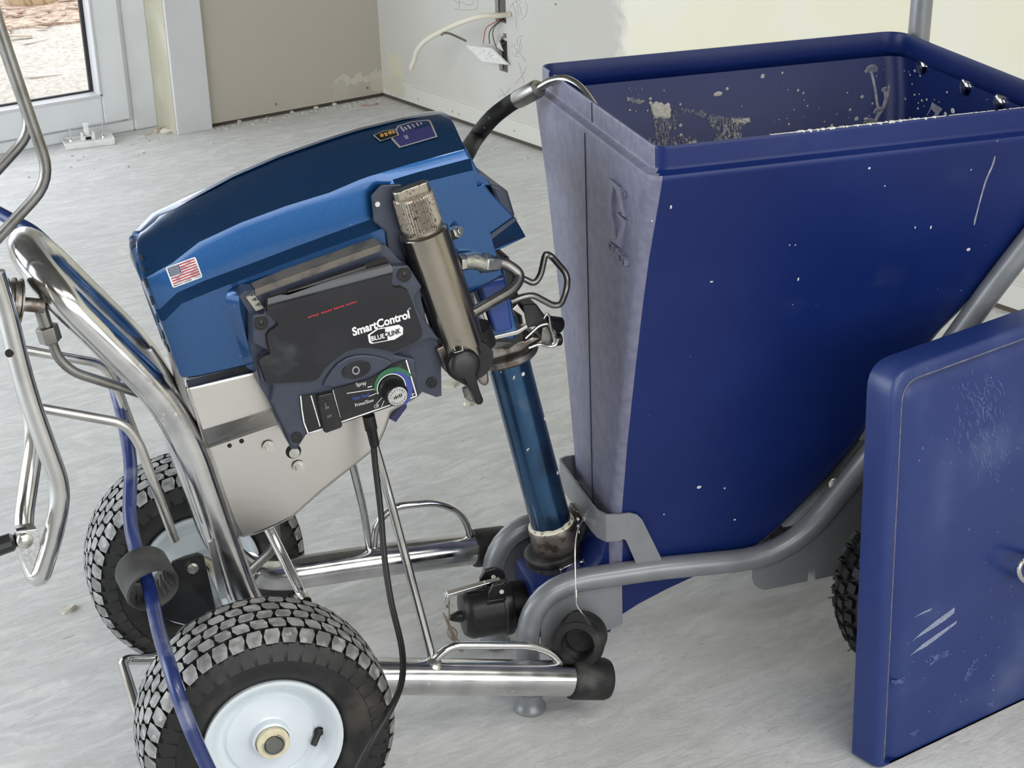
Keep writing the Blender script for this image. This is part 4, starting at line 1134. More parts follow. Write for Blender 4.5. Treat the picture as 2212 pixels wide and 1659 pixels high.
# ---------------- wheels
def tyre_profile():
    half = [(0.090, 0.040), (0.094, 0.049), (0.104, 0.058), (0.118, 0.0635), (0.132, 0.0645), (0.144, 0.061), (0.1525, 0.053), (0.1580, 0.040), (0.1605, 0.022), (0.1612, 0.0)]
    return half + [(r, -w_) for r, w_ in reversed(half[:-1])]
def tread_surface(w_):
    tab = [(0.0, 0.1612), (0.022, 0.1605), (0.040, 0.1580), (0.053, 0.1525), (0.061, 0.144), (0.0645, 0.132)]
    return interp(tab, abs(w_))
def make_wheel(yc, face):
    """face: +-1, the side (along y) that carries the dished rim face"""
    r = MB()
    prof = [(0.0905, 0.046), (0.0925, 0.050), (0.0915, 0.0535), (0.088, 0.054), (0.083, 0.051), (0.0775, 0.044), (0.0705, 0.034), (0.0655, 0.027), (0.061, 0.0255), (0.058, 0.0275), (0.0565, 0.030), (0.030, 0.031), (0.0265, 0.033), (0.0255, 0.043), (0.0225, 0.0445), (0.0225, 0.030)]
    back = [(0.0225, -0.030), (0.0255, -0.043), (0.03, -0.031), (0.0565, -0.030), (0.061, -0.0255), (0.0705, -0.034), (0.083, -0.051), (0.088, -0.054), (0.0925, -0.050), (0.0905, -0.046)]
    r.lathe(prof + back, (0, 0, 0), (0, face, 0), 56, closed_prof=True)
    rim = r.build('wheel', M_rim, SPR, smooth=45)
    rim.location = (0, yc, WR)
    t = MB()
    t.lathe(tyre_profile(), (0, 0, 0), (0, face, 0), 72, closed_prof=True)
    # low ribs moulded on the shoulders
    nb = 44
    for i in range(nb):
        a = 2 * PI * (i + 0.25) / nb
        er = Vector((math.cos(a), 0, math.sin(a))); et = Vector((-math.sin(a), 0, math.cos(a)))
        for sg in (1, -1):
            ey = Vector((0, face * sg, 0))
            p0 = er * 0.1270 + ey * 0.0645; p1 = er * 0.1500 + ey * 0.0560
            dd = (p1 - p0); nn = (ey * 0.86 + er * 0.5).normalized()
            t.box((p0 + p1) / 2, dd / 2, et * 0.0072, nn * 0.0026)
    t.build('tyre', M_tyre, rim, smooth=50)
    k = MB()
    rows = [(-0.0498, 0.0082), (-0.0308, 0.0092), (-0.0104, 0.0096), (0.0104, 0.0096), (0.0308, 0.0092), (0.0498, 0.0082)]
    for j, (w0, hw_) in enumerate(rows):
        for i in range(nb):
            a0 = 2 * PI * (i + (0.5 if j % 2 else 0.0)) / nb
            da = 2 * PI / nb
            sh = 0.13 * (1 if j % 2 else -1)
            # skewed hexagon in (angle, width)
            hexa = [(-0.50, -0.1), (-0.37, -1.0), (0.37, -1.0), (0.50, 0.1), (0.37, 1.0), (-0.37, 1.0)]
            lo, hi = [], []
            for (pa, pw) in hexa:
                a = a0 + da * (pa + sh * pw * 0.6)
                w_ = w0 + hw_ * pw
                R0 = tread_surface(w_)
                tl = min(1.0, max(0.0, (abs(w_) - 0.035) / 0.03))
                nr, nw = math.cos(tl * 0.9), math.sin(tl * 0.9) * (1 if w_ > 0 else -1)
                for q, dst in ((-0.001, lo), (0.0062, hi)):
                    sc = 0.93 if q > 0 else 0.97
                    aa = a0 + (a - a0) * sc
                    ww = w0 + (w_ - w0) * sc
                    rr = R0 + q * nr
                    dst.append((rr * math.cos(aa), face * (ww + q * nw), rr * math.sin(aa)))
            n0 = len(k.m)
            k.prism(lo, None, pts2=hi, mi=1)
            k.m[n0 + 1] = 0
    k.build('tread', [M_tread, M_tyre], rim, smooth=0)
    h_ = MB()
    h_.lathe([(0.0125, 0.030), (0.0215, 0.030), (0.0215, 0.0505), (0.0205, 0.0515), (0.0125, 0.0515)], (0, 0, 0), (0, face, 0), 32, closed_prof=True)
    h_.build('hub_washer', M_cream, rim, smooth=40)
    h_ = MB()
    h_.lathe([(0.0118, 0.0), (0.0118, 0.0535), (0.0112, 0.0545), (0.0, 0.0545)], (0, 0, 0), (0, face, 0), 28)
    h_.build('axle_end', M_dulltube, rim, smooth=40)
    h_ = MB()
    h_.tube([(0.0112 * 1.22 * math.cos(a), face * 0.0528, 0.0112 * 1.22 * math.sin(a)) for a in [math.radians(d) for d in range(-200, 80, 14)]], 0.0016, 6)
    h_.build('retaining_ring', M_steelrod, rim, smooth=40)
    v_ = MB()
    va = math.radians(-8)
    er = Vector((math.cos(va), 0, math.sin(va)))
    v_.lathe([(0.0062, 0.0), (0.0062, 0.004), (0.0045, 0.006), (0.0045, 0.020), (0.0038, 0.0215), (0.0, 0.0215)], er * 0.066 + Vector((0, face * 0.028, 0)), (-0.75, face * 0.75, -0.75), 14)
    v_.build('valve_stem', M_rubber, rim, smooth=40)
    v_ = MB()
    v_.lathe([(0.0, 0.0), (0.0068, 0.0), (0.0068, 0.001), (0.0, 0.001)], er * 0.0672 + Vector((0, face * 0.029, 0)), (-0.5, face, -0.3), 16)
    v_.build('valve_hole', M_dark, rim, smooth=40)
    return rim
w1 = make_wheel(-TRK, -1)
w2 = make_wheel(TRK, -1)
t = MB(); t.cyl((0, -TRK, WR), (0, TRK, WR), 0.0112, 16); t.build('axle', M_steelrod, SPR, smooth=40)

# ---------------- main chrome tube: foot, rail, U at the top, rail, foot
RM = 0.0222
side = [(0.472, 0.170, 0.0755), (0.21, 0.168, 0.141), (0.085, 0.158, 0.166), (0.018, 0.100, 0.245), (-0.010, 0.090, 0.385), (-0.034, 0.090, 0.505), (-0.062, 0.090, 0.580), (-0.1556, 0.090, 0.7107)]
rads = [0, 0.04, 0.07, 0.07, 0.06, 0.08, 0.10, 0]
nr = smooth_path([(a, -b, c) for a, b, c in side], rads, 8)
fr = smooth_path([(0.445, 0.185, 0.124), (0.25, 0.178, 0.142), (0.085, 0.165, 0.156)] + side[3:], rads, 8)
arc = []
cx0 = V((-0.1556, 0, 0.7107)); dirU = V((-0.582, 0, 0.813))
for k in range(1, 18):
    a = PI * k / 18
    arc.append(cx0 + dirU * (0.078 * math.sin(a)) + V((0, -0.09 * math.cos(a), 0)))
for pth in (nr, fr):
    t = MB()
    t.tube([p for p in pth if p.x > 0.06], 0.0258, 24)
    t.build('foot_tube', M_chrome_spot, SPR, smooth=60)
t = MB()
t.tube([p for p in nr if p.x < 0.075] + arc + [p for p in reversed(fr) if p.x < 0.075], RM, 24)
t.build('cart_frame', M_chrome_spot, SPR, smooth=60)
for pth, dy in ((nr, -1), (fr, 1)):
    d = (pth[0] - pth[4]).normalized()
    t = MB()
    t.lathe([(0.0258, -0.014), (0.0298, -0.014), (0.0308, -0.008), (0.0308, 0.038), (0.0285, 0.044), (0.0, 0.047)], pth[0], d, 28)
    t.build('rubber_foot', M_rubber, SPR, smooth=40)

def rod(name, pts, r, m, fil=0.02, n=12, parent=None, seg=6):
    q = MB()
    q.tube(smooth_path(pts, fil, seg), r, n)
    return q.build(name, m, parent or SPR, smooth=60)
# loops welded on the feet
rod('foot_loop', [(0.2524, -0.168, 0.1374), (0.2575, -0.168, 0.1563), (0.2834, -0.168, 0.1733), (0.4041, -0.168, 0.1453), (0.4373, -0.168, 0.1239), (0.4546, -0.168, 0.0815)], 0.0060, M_chrome, 0.03)
rod('foot_loop', [(0.2651, 0.18, 0.1458), (0.2735, 0.18, 0.2047), (0.3034, 0.18, 0.2276), (0.3785, 0.18, 0.2207), (0.4168, 0.18, 0.1904), (0.4295, 0.18, 0.1319)], 0.0060, M_chrome, 0.03)
for p, q in [((0.2533, -0.18, 0.1484), 0), ((0.4363, -0.18, 0.1003), 0)]:
    t = MB()
    t.lathe([(0.0145, -0.005), (0.014, -0.001), (0.011, 0.002), (0.007, 0.004), (0.0, 0.0045)], V(p) + V((0, 0.004, 0.004)), (0, -0.55, 0.8), 18)
    t.build('weld_bead', M_zinc, SPR, smooth=60)
# braces from the motor base down to the feet
rod('brace_rod', [(0.212, -0.09, 0.4682), (0.2213, -0.1, 0.4138), (0.2583, -0.163, 0.1437)], 0.0062, M_chrome, 0.02)
rod('brace_rod', [(0.2136, 0.06, 0.3809), (0.2411, 0.12, 0.2624), (0.2606, 0.178, 0.155)], 0.0062, M_chrome, 0.02)
rod('brace_rod', [(0.0646, -0.03, 0.3476), (0.0756, -0.05, 0.3152), (0.0934, -0.1, 0.2602), (0.095, -0.12, 0.2593)], 0.0075, M_chrome, 0.02)
rod('brace_rod', [(0.094, 0.06, 0.3189), (0.096, 0.07, 0.2538), (0.0506, 0.1, 0.2005)], 0.0070, M_dulltube, 0.02)
rod('kick_bar', [(0.01, 0.13, 0.16), (-0.0928, 0.055, 0.1161), (-0.1473, 0.05, 0.1309), (-0.1444, -0.1, 0.1146), (0.03, -0.14, 0.155)], 0.0075, M_chrome, 0.018)

# ---------------- hose rack on the rear (left) of the cart
rod('rack_rod', [(-0.2198, -0.085, 0.5903), (-0.2132, -0.085, 0.5879), (-0.114, -0.085, 0.5496), (-0.0984, -0.085, 0.5199), (-0.0674, -0.085, 0.37)], 0.0064, M_steelrod, 0.04)
rod('rack_rod', [(-0.221, 0.075, 0.6131), (-0.2118, 0.075, 0.6096), (-0.1166, 0.075, 0.5743), (-0.1029, 0.075, 0.542), (-0.0694, 0.075, 0.3882)], 0.0064, M_steelrod, 0.04)
# bent crank tube at the far left
crank = rod('crank_tube', [(-0.2471, -0.135, 0.7887), (-0.2398, -0.135, 0.7405), (-0.2317, -0.14, 0.6385), (-0.2062, -0.145, 0.4988), (-0.2227, -0.145, 0.4423), (-0.2524, -0.145, 0.3745), (-0.2614, -0.1, 0.4292), (-0.2417, -0.07, 0.4846), (-0.2227, -0.06, 0.5488), (-0.2315, -0.06, 0.6462)], 0.0128, M_chrome, [0,.02,.05,.05,.05,.022,.05,.05,.05,0], 18)
t = MB()
t.disc((-0.2447, -0.1495, 0.6908), (-0.1389, -2.3045, 0.86), 0.0052, 14, thick=0.0004)
t.build('drilled_hole', M_dark, crank, smooth=0)
# lower clamp with the folding crank handle
cl0 = V((-0.2597, -0.125, 0.434))
t = MB()
t.prism([(-0.2731, -0.125, 0.4531), (-0.2468, -0.125, 0.4524), (-0.2448, -0.125, 0.4375), (-0.2479, -0.125, 0.4183), (-0.2609, -0.125, 0.3824), (-0.2631, -0.125, 0.3829), (-0.2695, -0.125, 0.4129), (-0.2735, -0.125, 0.4335)], (0.004, -0.022, 0))
t.build('clamp_bracket', M_silver, SPR, smooth=0, bevel=0.0025)
t = MB()
t.lathe([(0.0105, 0.0), (0.0105, 0.003), (0.0085, 0.0055), (0.0, 0.006)], V((-0.2604, -0.147, 0.4399)), (0.15, -1, 0.2), 20)
t.build('pivot_rivet', M_zinc, SPR, smooth=50)
t = MB()
t.prism([(-0.2688, -0.1475, 0.4581), (-0.2562, -0.1475, 0.4588), (-0.2555, -0.1475, 0.4554), (-0.2681, -0.1475, 0.4547)], (0, -0.0006, 0))
t.build('clamp_slot', M_dark, SPR, smooth=0)
t = MB()
pA, pB = V((-0.2718, -0.135, 0.4359)), V((-0.3427, -0.135, 0.4233))
t.lathe([(0.008, 0.0), (0.012, 0.004), (0.0125, 0.03), (0.0135, 0.1), (0.012, 0.11)], pA, pB - pA, 12)
t.build('crank_handle', M_black, SPR, smooth=20)
# swivel: stacked discs on a short shaft
sw = V((-0.2258, -0.09, 0.7326))
ax_ = V((0.96, 0.05, -0.28)).normalized()
t = MB()
t.lathe([(0.027, -0.020), (0.030, -0.018), (0.030, -0.012), (0.0265, -0.011), (0.0265, -0.007), (0.0315, -0.006), (0.0315, -0.003), (0.028, -0.002), (0.028, 0.002), (0.0315, 0.003), (0.0315, 0.005), (0.02, 0.007), (0.009, 0.008), (0.009, 0.034), (0.0, 0.034)], sw, ax_, 32)
t.build('swivel_collar', M_oldpaint, SPR, smooth=30)
# pressure outlet pipe: elbow, hex nut and the bent grey line
t = MB()
n0, n1 = V((-0.197, -0.085, 0.7186)), V((-0.1933, -0.085, 0.6954))
n2 = V((-0.1896, -0.085, 0.6719))
t.cyl(n0 + (n0 - n1) * 0.1, n1, 0.0085, 12)
t.hexbolt(n1, n1 + (n2 - n1) * 0.85, 0.0145)
t.cyl(n1 + (n2 - n1) * 0.85, n2, 0.0085, 12)
t.build('hex_fitting', M_dulltube, SPR, smooth=30, bevel=0.0008)
rod('fluid_line', [(-0.1893, -0.085, 0.6743), (-0.1844, -0.085, 0.6505), (-0.1676, -0.085, 0.6288), (-0.0834, -0.07, 0.5787), (-0.0464, -0.0, 0.5348)], 0.0064, M_dulltube, [0,.02,.03,.02,0])
# handle tubes rising out of the picture at the upper left
rod('handle_tube', [(-0.2122, -0.065, 1.1725), (-0.1963, -0.065, 1.0632), (-0.1747, -0.065, 0.9459), (-0.1609, -0.065, 0.8749), (-0.2376, -0.065, 0.8075), (-0.2692, -0.065, 0.7793)], 0.0072, M_dulltube, [0,.03,.05,.04,.03,0], 14)
rod('handle_tube', [(-0.218, 0.07, 1.2164), (-0.203, 0.07, 1.1015), (-0.1798, 0.07, 0.9778), (-0.1653, 0.07, 0.906), (-0.2472, 0.07, 0.8333), (-0.2818, 0.07, 0.8058)], 0.0072, M_dulltube, [0,.03,.05,.03,.03,0], 14)
rod('handle_bar', [(-0.2122, -0.065, 1.1725), (-0.218, 0.07, 1.2164)], 0.0072, M_dulltube)
rod('handle_bar', [(-0.2692, -0.065, 0.7793), (-0.2818, 0.07, 0.8058)], 0.0072, M_dulltube)
rod('handle_stay', [(-0.2692, -0.065, 0.7793), (-0.2559, -0.09, 0.7702), (-0.2433, -0.13, 0.7748)], 0.0072, M_dulltube)

# ---------------- rubber hose guide with bracket
rg = V((-0.1161, -0.165, 0.3576))
ra = V((0.16, -0.93, -0.28)).normalized()
t = MB()
t.lathe([(0.0345, -0.032), (0.0358, -0.029), (0.0358, 0.012), (0.0350, 0.015), (0.0315, 0.0155), (0.0285, 0.011), (0.0255, -0.008), (0.0255, -0.026), (0.028, -0.032)], rg, ra, 36, closed_prof=True)
ring = t.build('hose_guide_ring', M_rubber_grey, SPR, smooth=40)
t = MB()
gx, gy, gz = frame_of(ra)
for k in range(18):
    a = 2 * PI * k / 18
    er = gx * math.cos(a) + gy * math.sin(a)
    et = gz.cross(er)
    t.tube([rg + gz * 0.010 + er * 0.0300, rg + er * 0.0268 + et * 0.003, rg - gz * 0.020 + er * 0.0255 + et * 0.010], 0.0034, 6)
t.build('guide_ribs', M_rubber_grey, ring, smooth=50)
t = MB()
P = [(-0.0797, -0.13, 0.3618), (-0.0597, -0.12, 0.361), (-0.0429, -0.115, 0.3599), (-0.0359, -0.115, 0.3556), (-0.0265, -0.115, 0.2623), (-0.0705, -0.112, 0.2564), (-0.1058, -0.112, 0.275), (-0.0974, -0.12, 0.3297)]
t.prism(P, (0, 0.006, 0))
t.build('guide_bracket', M_black, SPR, smooth=0, bevel=0.0015)
t = MB()
b0 = V((-0.0532, -0.122, 0.344))
t.lathe([(0.0078, 0.0), (0.0078, 0.002), (0.0, 0.002)], b0, (0, -1, 0), 18)
t.hexbolt(b0, b0 + V((0, -0.006, 0)), 0.0064)
t.build('bracket_bolt', M_zinc, SPR, smooth=30)
t = MB()
P = [(-0.0276, -0.113, 0.3723), (-0.0213, -0.113, 0.3737), (-0.0099, -0.113, 0.286), (-0.0202, -0.113, 0.284)]
t.prism(P, (0, 0.004, 0))
t.build('frame_strap', M_plate, SPR, smooth=0)

# ---------------- stainless motor base
t = MB()
base = [(-0.0298, 0.591), (0.0649, 0.5988), (0.1145, 0.6022), (0.2783, 0.5883), (0.2777, 0.5211), (0.2396, 0.5061), (0.2295, 0.482), (0.2169, 0.4582), (0.1368, 0.4084), (0.0905, 0.3758), (0.0642, 0.3672), (0.0383, 0.3613), (0.0179, 0.3599), (0.0079, 0.387), (-0.0049, 0.4476), (-0.0147, 0.5032), (-0.0213, 0.5276)]
t.prism([(a, -0.098, b) for a, b in base], (0, 0.19, 0))
t.build('motor_base', M_plate, SPR, smooth=0, bevel=0.006, bseg=3)
t = MB()
P0 = [(-0.0348, -0.12, 0.5982), (0.0608, -0.12, 0.6063), (0.1471, -0.12, 0.6112)]
P1 = [(-0.0235, -0.122, 0.5376), (0.08, -0.122, 0.5518), (0.1674, -0.122, 0.5562)]
P2 = [(-0.0168, -0.1025, 0.5087), (0.0871, -0.1025, 0.5263), (0.1739, -0.1025, 0.533)]
P3 = [(-0.0142, -0.1, 0.4993), (0.0895, -0.1, 0.5182), (0.1758, -0.1, 0.5236)]
secs = [[V(a[i]) for a in (P0, P1, P2, P3)] + [V(P3[i]) + V((0, 0.012, 0)), V(P0[i]) + V((0, 0.03, 0))] for i in range(3)]
t.loft(secs)
t.build('base_shelf', M_plate, SPR, smooth=20, bevel=0.004, bseg=3)
for (p, r) in [((0.0668, -0.101, 0.4893), 0.0054), ((0.1045, -0.101, 0.4531), 0.0054)]:
    t = MB()
    t.lathe([(r * 1.55, 0), (r * 1.55, 0.0015), (0.0, 0.0015)], p, (0, -1, 0), 20)
    t.hexbolt(V(p), V(p) + V((0, -0.0065, 0)), r)
    t.build('base_bolt', M_zinc, SPR, smooth=30)
for (p, r) in [((0.0161, -0.0985, 0.499), 0.003), ((0.0325, -0.0985, 0.5027), 0.0032), ((0.1, -0.0985, 0.4753), 0.0105)]:
    t = MB()
    t.disc(p, (0, -1, 0), r, 20, thick=0.0004)
    t.build('base_hole', M_dark, SPR, smooth=0)
t = MB()
t.lathe([(0.0072, 0), (0.0072, 0.003), (0.0, 0.003)], (0.1004, -0.099, 0.4741), (0, -1, 0), 18)
t.build('hole_plug', M_zinc, SPR, smooth=30)
t = MB()
t.prism([(0.2449, -0.06, 0.4812), (0.2702, -0.06, 0.5038), (0.2703, -0.06, 0.4941), (0.2532, -0.06, 0.4749)], (0, 0.03, 0))
t.build('pump_mount_edge', M_violet, SPR, smooth=0)

# ---------------- blue motor hood (lofted from cross sections along its length)
# each station: ridge, shoulder, crease, ledge top, ledge foot, bottom edge  (near side; mirrored to the far side)
HV_, VU, VL, VB = -0.102, -0.112, -0.128, -0.128
ST = [[(-0.051, -0.02, 0.7855), (-0.066, -0.075, 0.7801), (-0.0659, -0.1105, 0.7482), (-0.0555, -0.1135, 0.706), (-0.0534, -0.128, 0.6945), (-0.0369, -0.128, 0.6143)], [(-0.0297, -0.02, 0.8011), (-0.0398, -0.075, 0.7916), (-0.0333, -0.1105, 0.7616), (-0.0314, -0.1135, 0.7244), (-0.0293, -0.128, 0.714), (-0.0193, -0.128, 0.6126)], [(0.0046, -0.02, 0.8151), (-0.0008, -0.075, 0.8014), (0.0027, -0.1105, 0.7843), (0.0059, -0.1135, 0.7354), (0.0079, -0.128, 0.7243), (0.007, -0.128, 0.6144)], [(0.0672, -0.02, 0.8402), (0.061, -0.075, 0.8173), (0.057, -0.1105, 0.8021), (0.0571, -0.1135, 0.7469), (0.059, -0.128, 0.7363), (0.0602, -0.128, 0.6183)], [(0.1297, -0.02, 0.8588), (0.1223, -0.075, 0.8336), (0.1162, -0.1105, 0.8158), (0.1181, -0.1135, 0.7614), (0.1198, -0.128, 0.7507), (0.1154, -0.128, 0.6245)], [(0.1925, -0.02, 0.8727), (0.1803, -0.075, 0.8457), (0.1734, -0.1105, 0.8258), (0.1871, -0.1135, 0.777), (0.1886, -0.128, 0.7655), (0.1837, -0.128, 0.6307)], [(0.2304, -0.02, 0.8799), (0.2189, -0.075, 0.8543), (0.2124, -0.1105, 0.8371), (0.2201, -0.1135, 0.7842), (0.2214, -0.128, 0.772), (0.2281, -0.128, 0.6396)], [(0.2462, -0.02, 0.8823), (0.2339, -0.075, 0.8573), (0.2279, -0.1105, 0.8406), (0.2347, -0.1135, 0.7908), (0.237, -0.128, 0.776), (0.242, -0.128, 0.6413)], [(0.257, -0.02, 0.8835), (0.2439, -0.075, 0.8597), (0.2371, -0.1105, 0.8418), (0.2449, -0.1135, 0.8153), (0.2477, -0.128, 0.7893), (0.2535, -0.128, 0.6433)], [(0.2653, -0.02, 0.8844), (0.2527, -0.075, 0.8611), (0.2464, -0.1105, 0.8437), (0.2559, -0.1135, 0.8335), (0.2572, -0.128, 0.8224), (0.2664, -0.128, 0.6465)], [(0.3003, -0.02, 0.8884), (0.2892, -0.075, 0.8689), (0.2837, -0.1105, 0.8499), (0.2915, -0.1135, 0.8393), (0.2883, -0.128, 0.8281), (0.2985, -0.128, 0.6531)], [(0.3484, -0.02, 0.8896), (0.3413, -0.075, 0.8786), (0.3433, -0.1105, 0.8584), (0.3512, -0.1135, 0.8471), (0.3484, -0.128, 0.8351), (0.3637, -0.128, 0.6735)], [(0.3592, -0.02, 0.8877), (0.3558, -0.075, 0.8781), (0.3566, -0.1105, 0.8598), (0.3613, -0.1135, 0.8483), (0.3597, -0.128, 0.8361), (0.3934, -0.128, 0.6852)]]
def hood_ring(st, far_w=1.0):
    near = [V(p) for p in st]
    ridge, sh, cr0, lt, lf_, bt = near
    # ease the shoulder into a round top
    prof = [ridge,
            ridge * 0.62 + sh * 0.38 + V((0, 0, 0.0035)),
            ridge * 0.2 + sh * 0.8 + V((0, 0, 0.0035)),
            sh * 0.9 + cr0 * 0.1 + V((0, -0.001, 0.001)), sh * 0.45 + cr0 * 0.55, cr0 * 0.98 + sh * 0.02, cr0 * 0.86 + lt * 0.14, lt * 0.96 + cr0 * 0.04, lt, lf_, lf_ * 0.9 + bt * 0.1, bt * 0.97 + lf_ * 0.03, bt + V((0, 0.006, -0.001))]
    ring = [p for p in prof]
    ring += [V((p.x, -0.05 - p.y * far_w + (far_w - 1) * 0.02, p.z)) for p in reversed(prof)]
    return ring
rings = [hood_ring(s_, (0.55, 0.85)[i] if i < 2 else 1.0) for i, s_ in enumerate(ST)]
# rounded rear (left) end
def shrink(ring, f, dx):
    c = sum(ring, Vector()) / len(ring)
    return [Vector((p.x + dx + (1 - f) * 0.02, c.y + (p.y - c.y) * f, c.z + (p.z - c.z) * f)) for p in ring]
endl = [shrink(rings[0], 0.84, -0.0085), shrink(rings[0], 0.92, -0.0075), shrink(rings[0], 0.968, -0.005), shrink(rings[0], 0.992, -0.0022)]
t = MB()
t.loft(endl + rings, closed=True, cap=True)
hood = t.build('motor_hood', M_hood, SPR, smooth=28)
# dark seam where the control box sits
HB = BVHTree.FromPolygons([tuple(v) for v in t.v], t.f)

def drape(p, off=0.0006, d=(0.30, 0.80, -0.52)):
    d = V(d).normalized()
    q = V(p) - d * 0.4
    hit = HB.ray_cast(q, d)
    if hit[0] is None:
        return V(p)
    n_ = hit[1]
    if n_.dot(d) > 0:
        n_ = -n_
    return hit[0] + n_ * off
VD = (0.2136, 0.9374, -0.2751)

# front (right) end of the hood: end frame, grille bump and drive cover
t = MB()
P = [(0.354, -0.1135, 0.8669), (0.3604, -0.1135, 0.8545), (0.373, -0.1135, 0.827), (0.3865, -0.1135, 0.8154), (0.3874, -0.1135, 0.8078), (0.3684, -0.1135, 0.809), (0.364, -0.1135, 0.8245), (0.3576, -0.1135, 0.8487)]
t.prism(P, (0, 0.004, 0))
t.build('hood_end_frame', M_hood, SPR, smooth=0, bevel=0.002)
t = MB()
P = [(0.3501, -0.122, 0.8037), (0.3753, -0.122, 0.8153), (0.3854, -0.122, 0.8003), (0.4167, -0.122, 0.7634), (0.3765, -0.122, 0.741), (0.3326, -0.122, 0.7199), (0.3133, -0.122, 0.7145), (0.3166, -0.122, 0.777)]
t.prism(P, (0, 0.235, 0))
P = [(0.3326, -0.122, 0.7199), (0.3765, -0.122, 0.741), (0.4167, -0.122, 0.7634), (0.4397, -0.098, 0.7265), (0.4084, -0.098, 0.716), (0.3558, -0.098, 0.7042), (0.3394, -0.098, 0.7001)]
t.prism(P, (0, 0.19, 0))
t.build('drive_cover', M_hood, SPR, smooth=0, bevel=0.002)
t = MB()
P = [(0.3322, -0.1235, 0.7211), (0.3748, -0.1235, 0.743), (0.4156, -0.1235, 0.7652), (0.418, -0.1235, 0.7611), (0.3784, -0.1235, 0.7374), (0.3352, -0.1235, 0.7168)]
t.prism(P, (0, -0.0018, 0))
t.build('cover_crease', M_navy, SPR, smooth=0)
t = MB()
P = [(0.3956, -0.085, 0.8018), (0.4129, -0.085, 0.7958), (0.4211, -0.085, 0.7884), (0.4308, -0.085, 0.7512), (0.4236, -0.085, 0.7522), (0.4084, -0.085, 0.7658)]
t.prism(P, (0, 0.16, 0))
t.build('air_vent', M_navy, SPR, smooth=0, bevel=0.004)
# filter recess: its shade painted as a flat navy plate, plus a bolt
t = MB()
P = [(0.2216, -0.1285, 0.8211), (0.2358, -0.1285, 0.8339), (0.2625, -0.1285, 0.8316), (0.2625, -0.1285, 0.6473), (0.2421, -0.1285, 0.644), (0.2391, -0.1285, 0.7335), (0.2378, -0.1285, 0.7711), (0.2229, -0.1285, 0.7867)]
t.prism(P, (0, -0.004, 0))
t.build('recess_shade_plate', M_navy, SPR, smooth=0, bevel=0.002)
t = MB()
b0 = V((0.2278, -0.13, 0.811))
t.cyl(b0, b0 + V((0, -0.008, 0)), 0.0035, 10)
t.build('hood_screw', M_silver, SPR, smooth=30)
# raised lip framing the control box
t = MB()
lo_ = [(0.0549, -0.1284, 0.6072), (0.0434, -0.1284, 0.6162), (0.0388, -0.1284, 0.6352), (0.026, -0.1284, 0.6977), (0.0257, -0.1284, 0.7127), (0.0306, -0.1284, 0.7231), (0.0399, -0.1284, 0.728), (0.0559, -0.1284, 0.7312), (0.1381, -0.1284, 0.7458), (0.23, -0.1284, 0.7606)]
li_ = [(0.0585, -0.14, 0.6198), (0.051, -0.14, 0.6278), (0.0473, -0.14, 0.6417), (0.0402, -0.14, 0.6994), (0.0404, -0.14, 0.7151), (0.0428, -0.14, 0.7198), (0.048, -0.14, 0.7227), (0.0654, -0.14, 0.7256), (0.142, -0.14, 0.7394), (0.2283, -0.14, 0.7571)]
t.loft([[V(a), V(b), V(b) + V((0, 0.012, 0)), V(a) + V((0, 0.004, 0))] for a, b in zip(lo_, li_)])
t.build('control_box_lip', M_hood, SPR, smooth=40)
# vent slots on the rear end of the hood
for p in [(-0.0739, -0.12, 0.7764), (-0.0722, -0.12, 0.7612), (-0.0701, -0.12, 0.7445), (-0.0665, -0.125, 0.7225), (-0.0633, -0.128, 0.6985), (-0.0602, -0.128, 0.6745), (-0.0578, -0.128, 0.6542)]:
    t = MB()
    t.box(drape(p, 0.001, VD), (0.0012, 0, 0.0003), (0, 0.002, 0), (-0.001, 0, 0.0055))
    t.build('vent_slot', M_black, hood, smooth=0)

# flag sticker on the hood
def patch(mb, quad, mi, off, nu=1, nv=1):
    a, b, c, d = [V(p) for p in quad]           # tl, tr, br, bl
    vs = []
    for j in range(nv + 1):
        for i in range(nu + 1):
            u, v = i / nu, j / nv
            vs.append(drape((a * (1 - u) + b * u) * (1 - v) + (d * (1 - u) + c * u) * v, off, VD))
    fs = [(j * (nu + 1) + i, j * (nu + 1) + i + 1, (j + 1) * (nu + 1) + i + 1, (j + 1) * (nu + 1) + i) for j in range(nv) for i in range(nu)]
    mb.add(vs, fs, mi)
FQ = [V(p) for p in [(-0.0423, -0.11, 0.7579), (-0.0037, -0.11, 0.7669), (0.0028, -0.11, 0.739), (-0.0355, -0.11, 0.7301)]]
def fq(u, v):
    a, b, c, d = FQ
    return (a * (1 - u) + b * u) * (1 - v) + (d * (1 - u) + c * u) * v
def fquad(u0, v0, u1, v1):
    return [fq(u0, v0), fq(u1, v0), fq(u1, v1), fq(u0, v1)]
t = MB()
for (u0, v0, u1, v1) in ((0.03, 0, 0.97, 1), (0, 0.04, 1, 0.96)):
    patch(t, fquad(u0, v0, u1, v1), 0, 0.0006, 6, 5)
for k in range(7):
    v0 = 0.06 + 0.78 * (2 * k) / 13
    patch(t, fquad(0.05, v0, 0.95, v0 + 0.78 / 13), 1, 0.0011, 5, 1)
patch(t, fquad(0.05, 0.055, 0.42, 0.06 + 0.78 * 7 / 13), 2, 0.0015, 3, 3)
for r_ in range(7):
    for c_ in range(6 if r_ % 2 == 0 else 5):
        u = 0.075 + 0.058 * c_ + (0.029 if r_ % 2 else 0)
        v = 0.085 + 0.056 * r_
        patch(t, fquad(u, v, u + 0.025, v + 0.028), 0, 0.0019)
_vs, _fs = text_mesh('MADE IN THE USA', 1.0, 0.0, 0.015)
_lo = min(v[0] for v in _vs); _hi = max(v[0] for v in _vs)
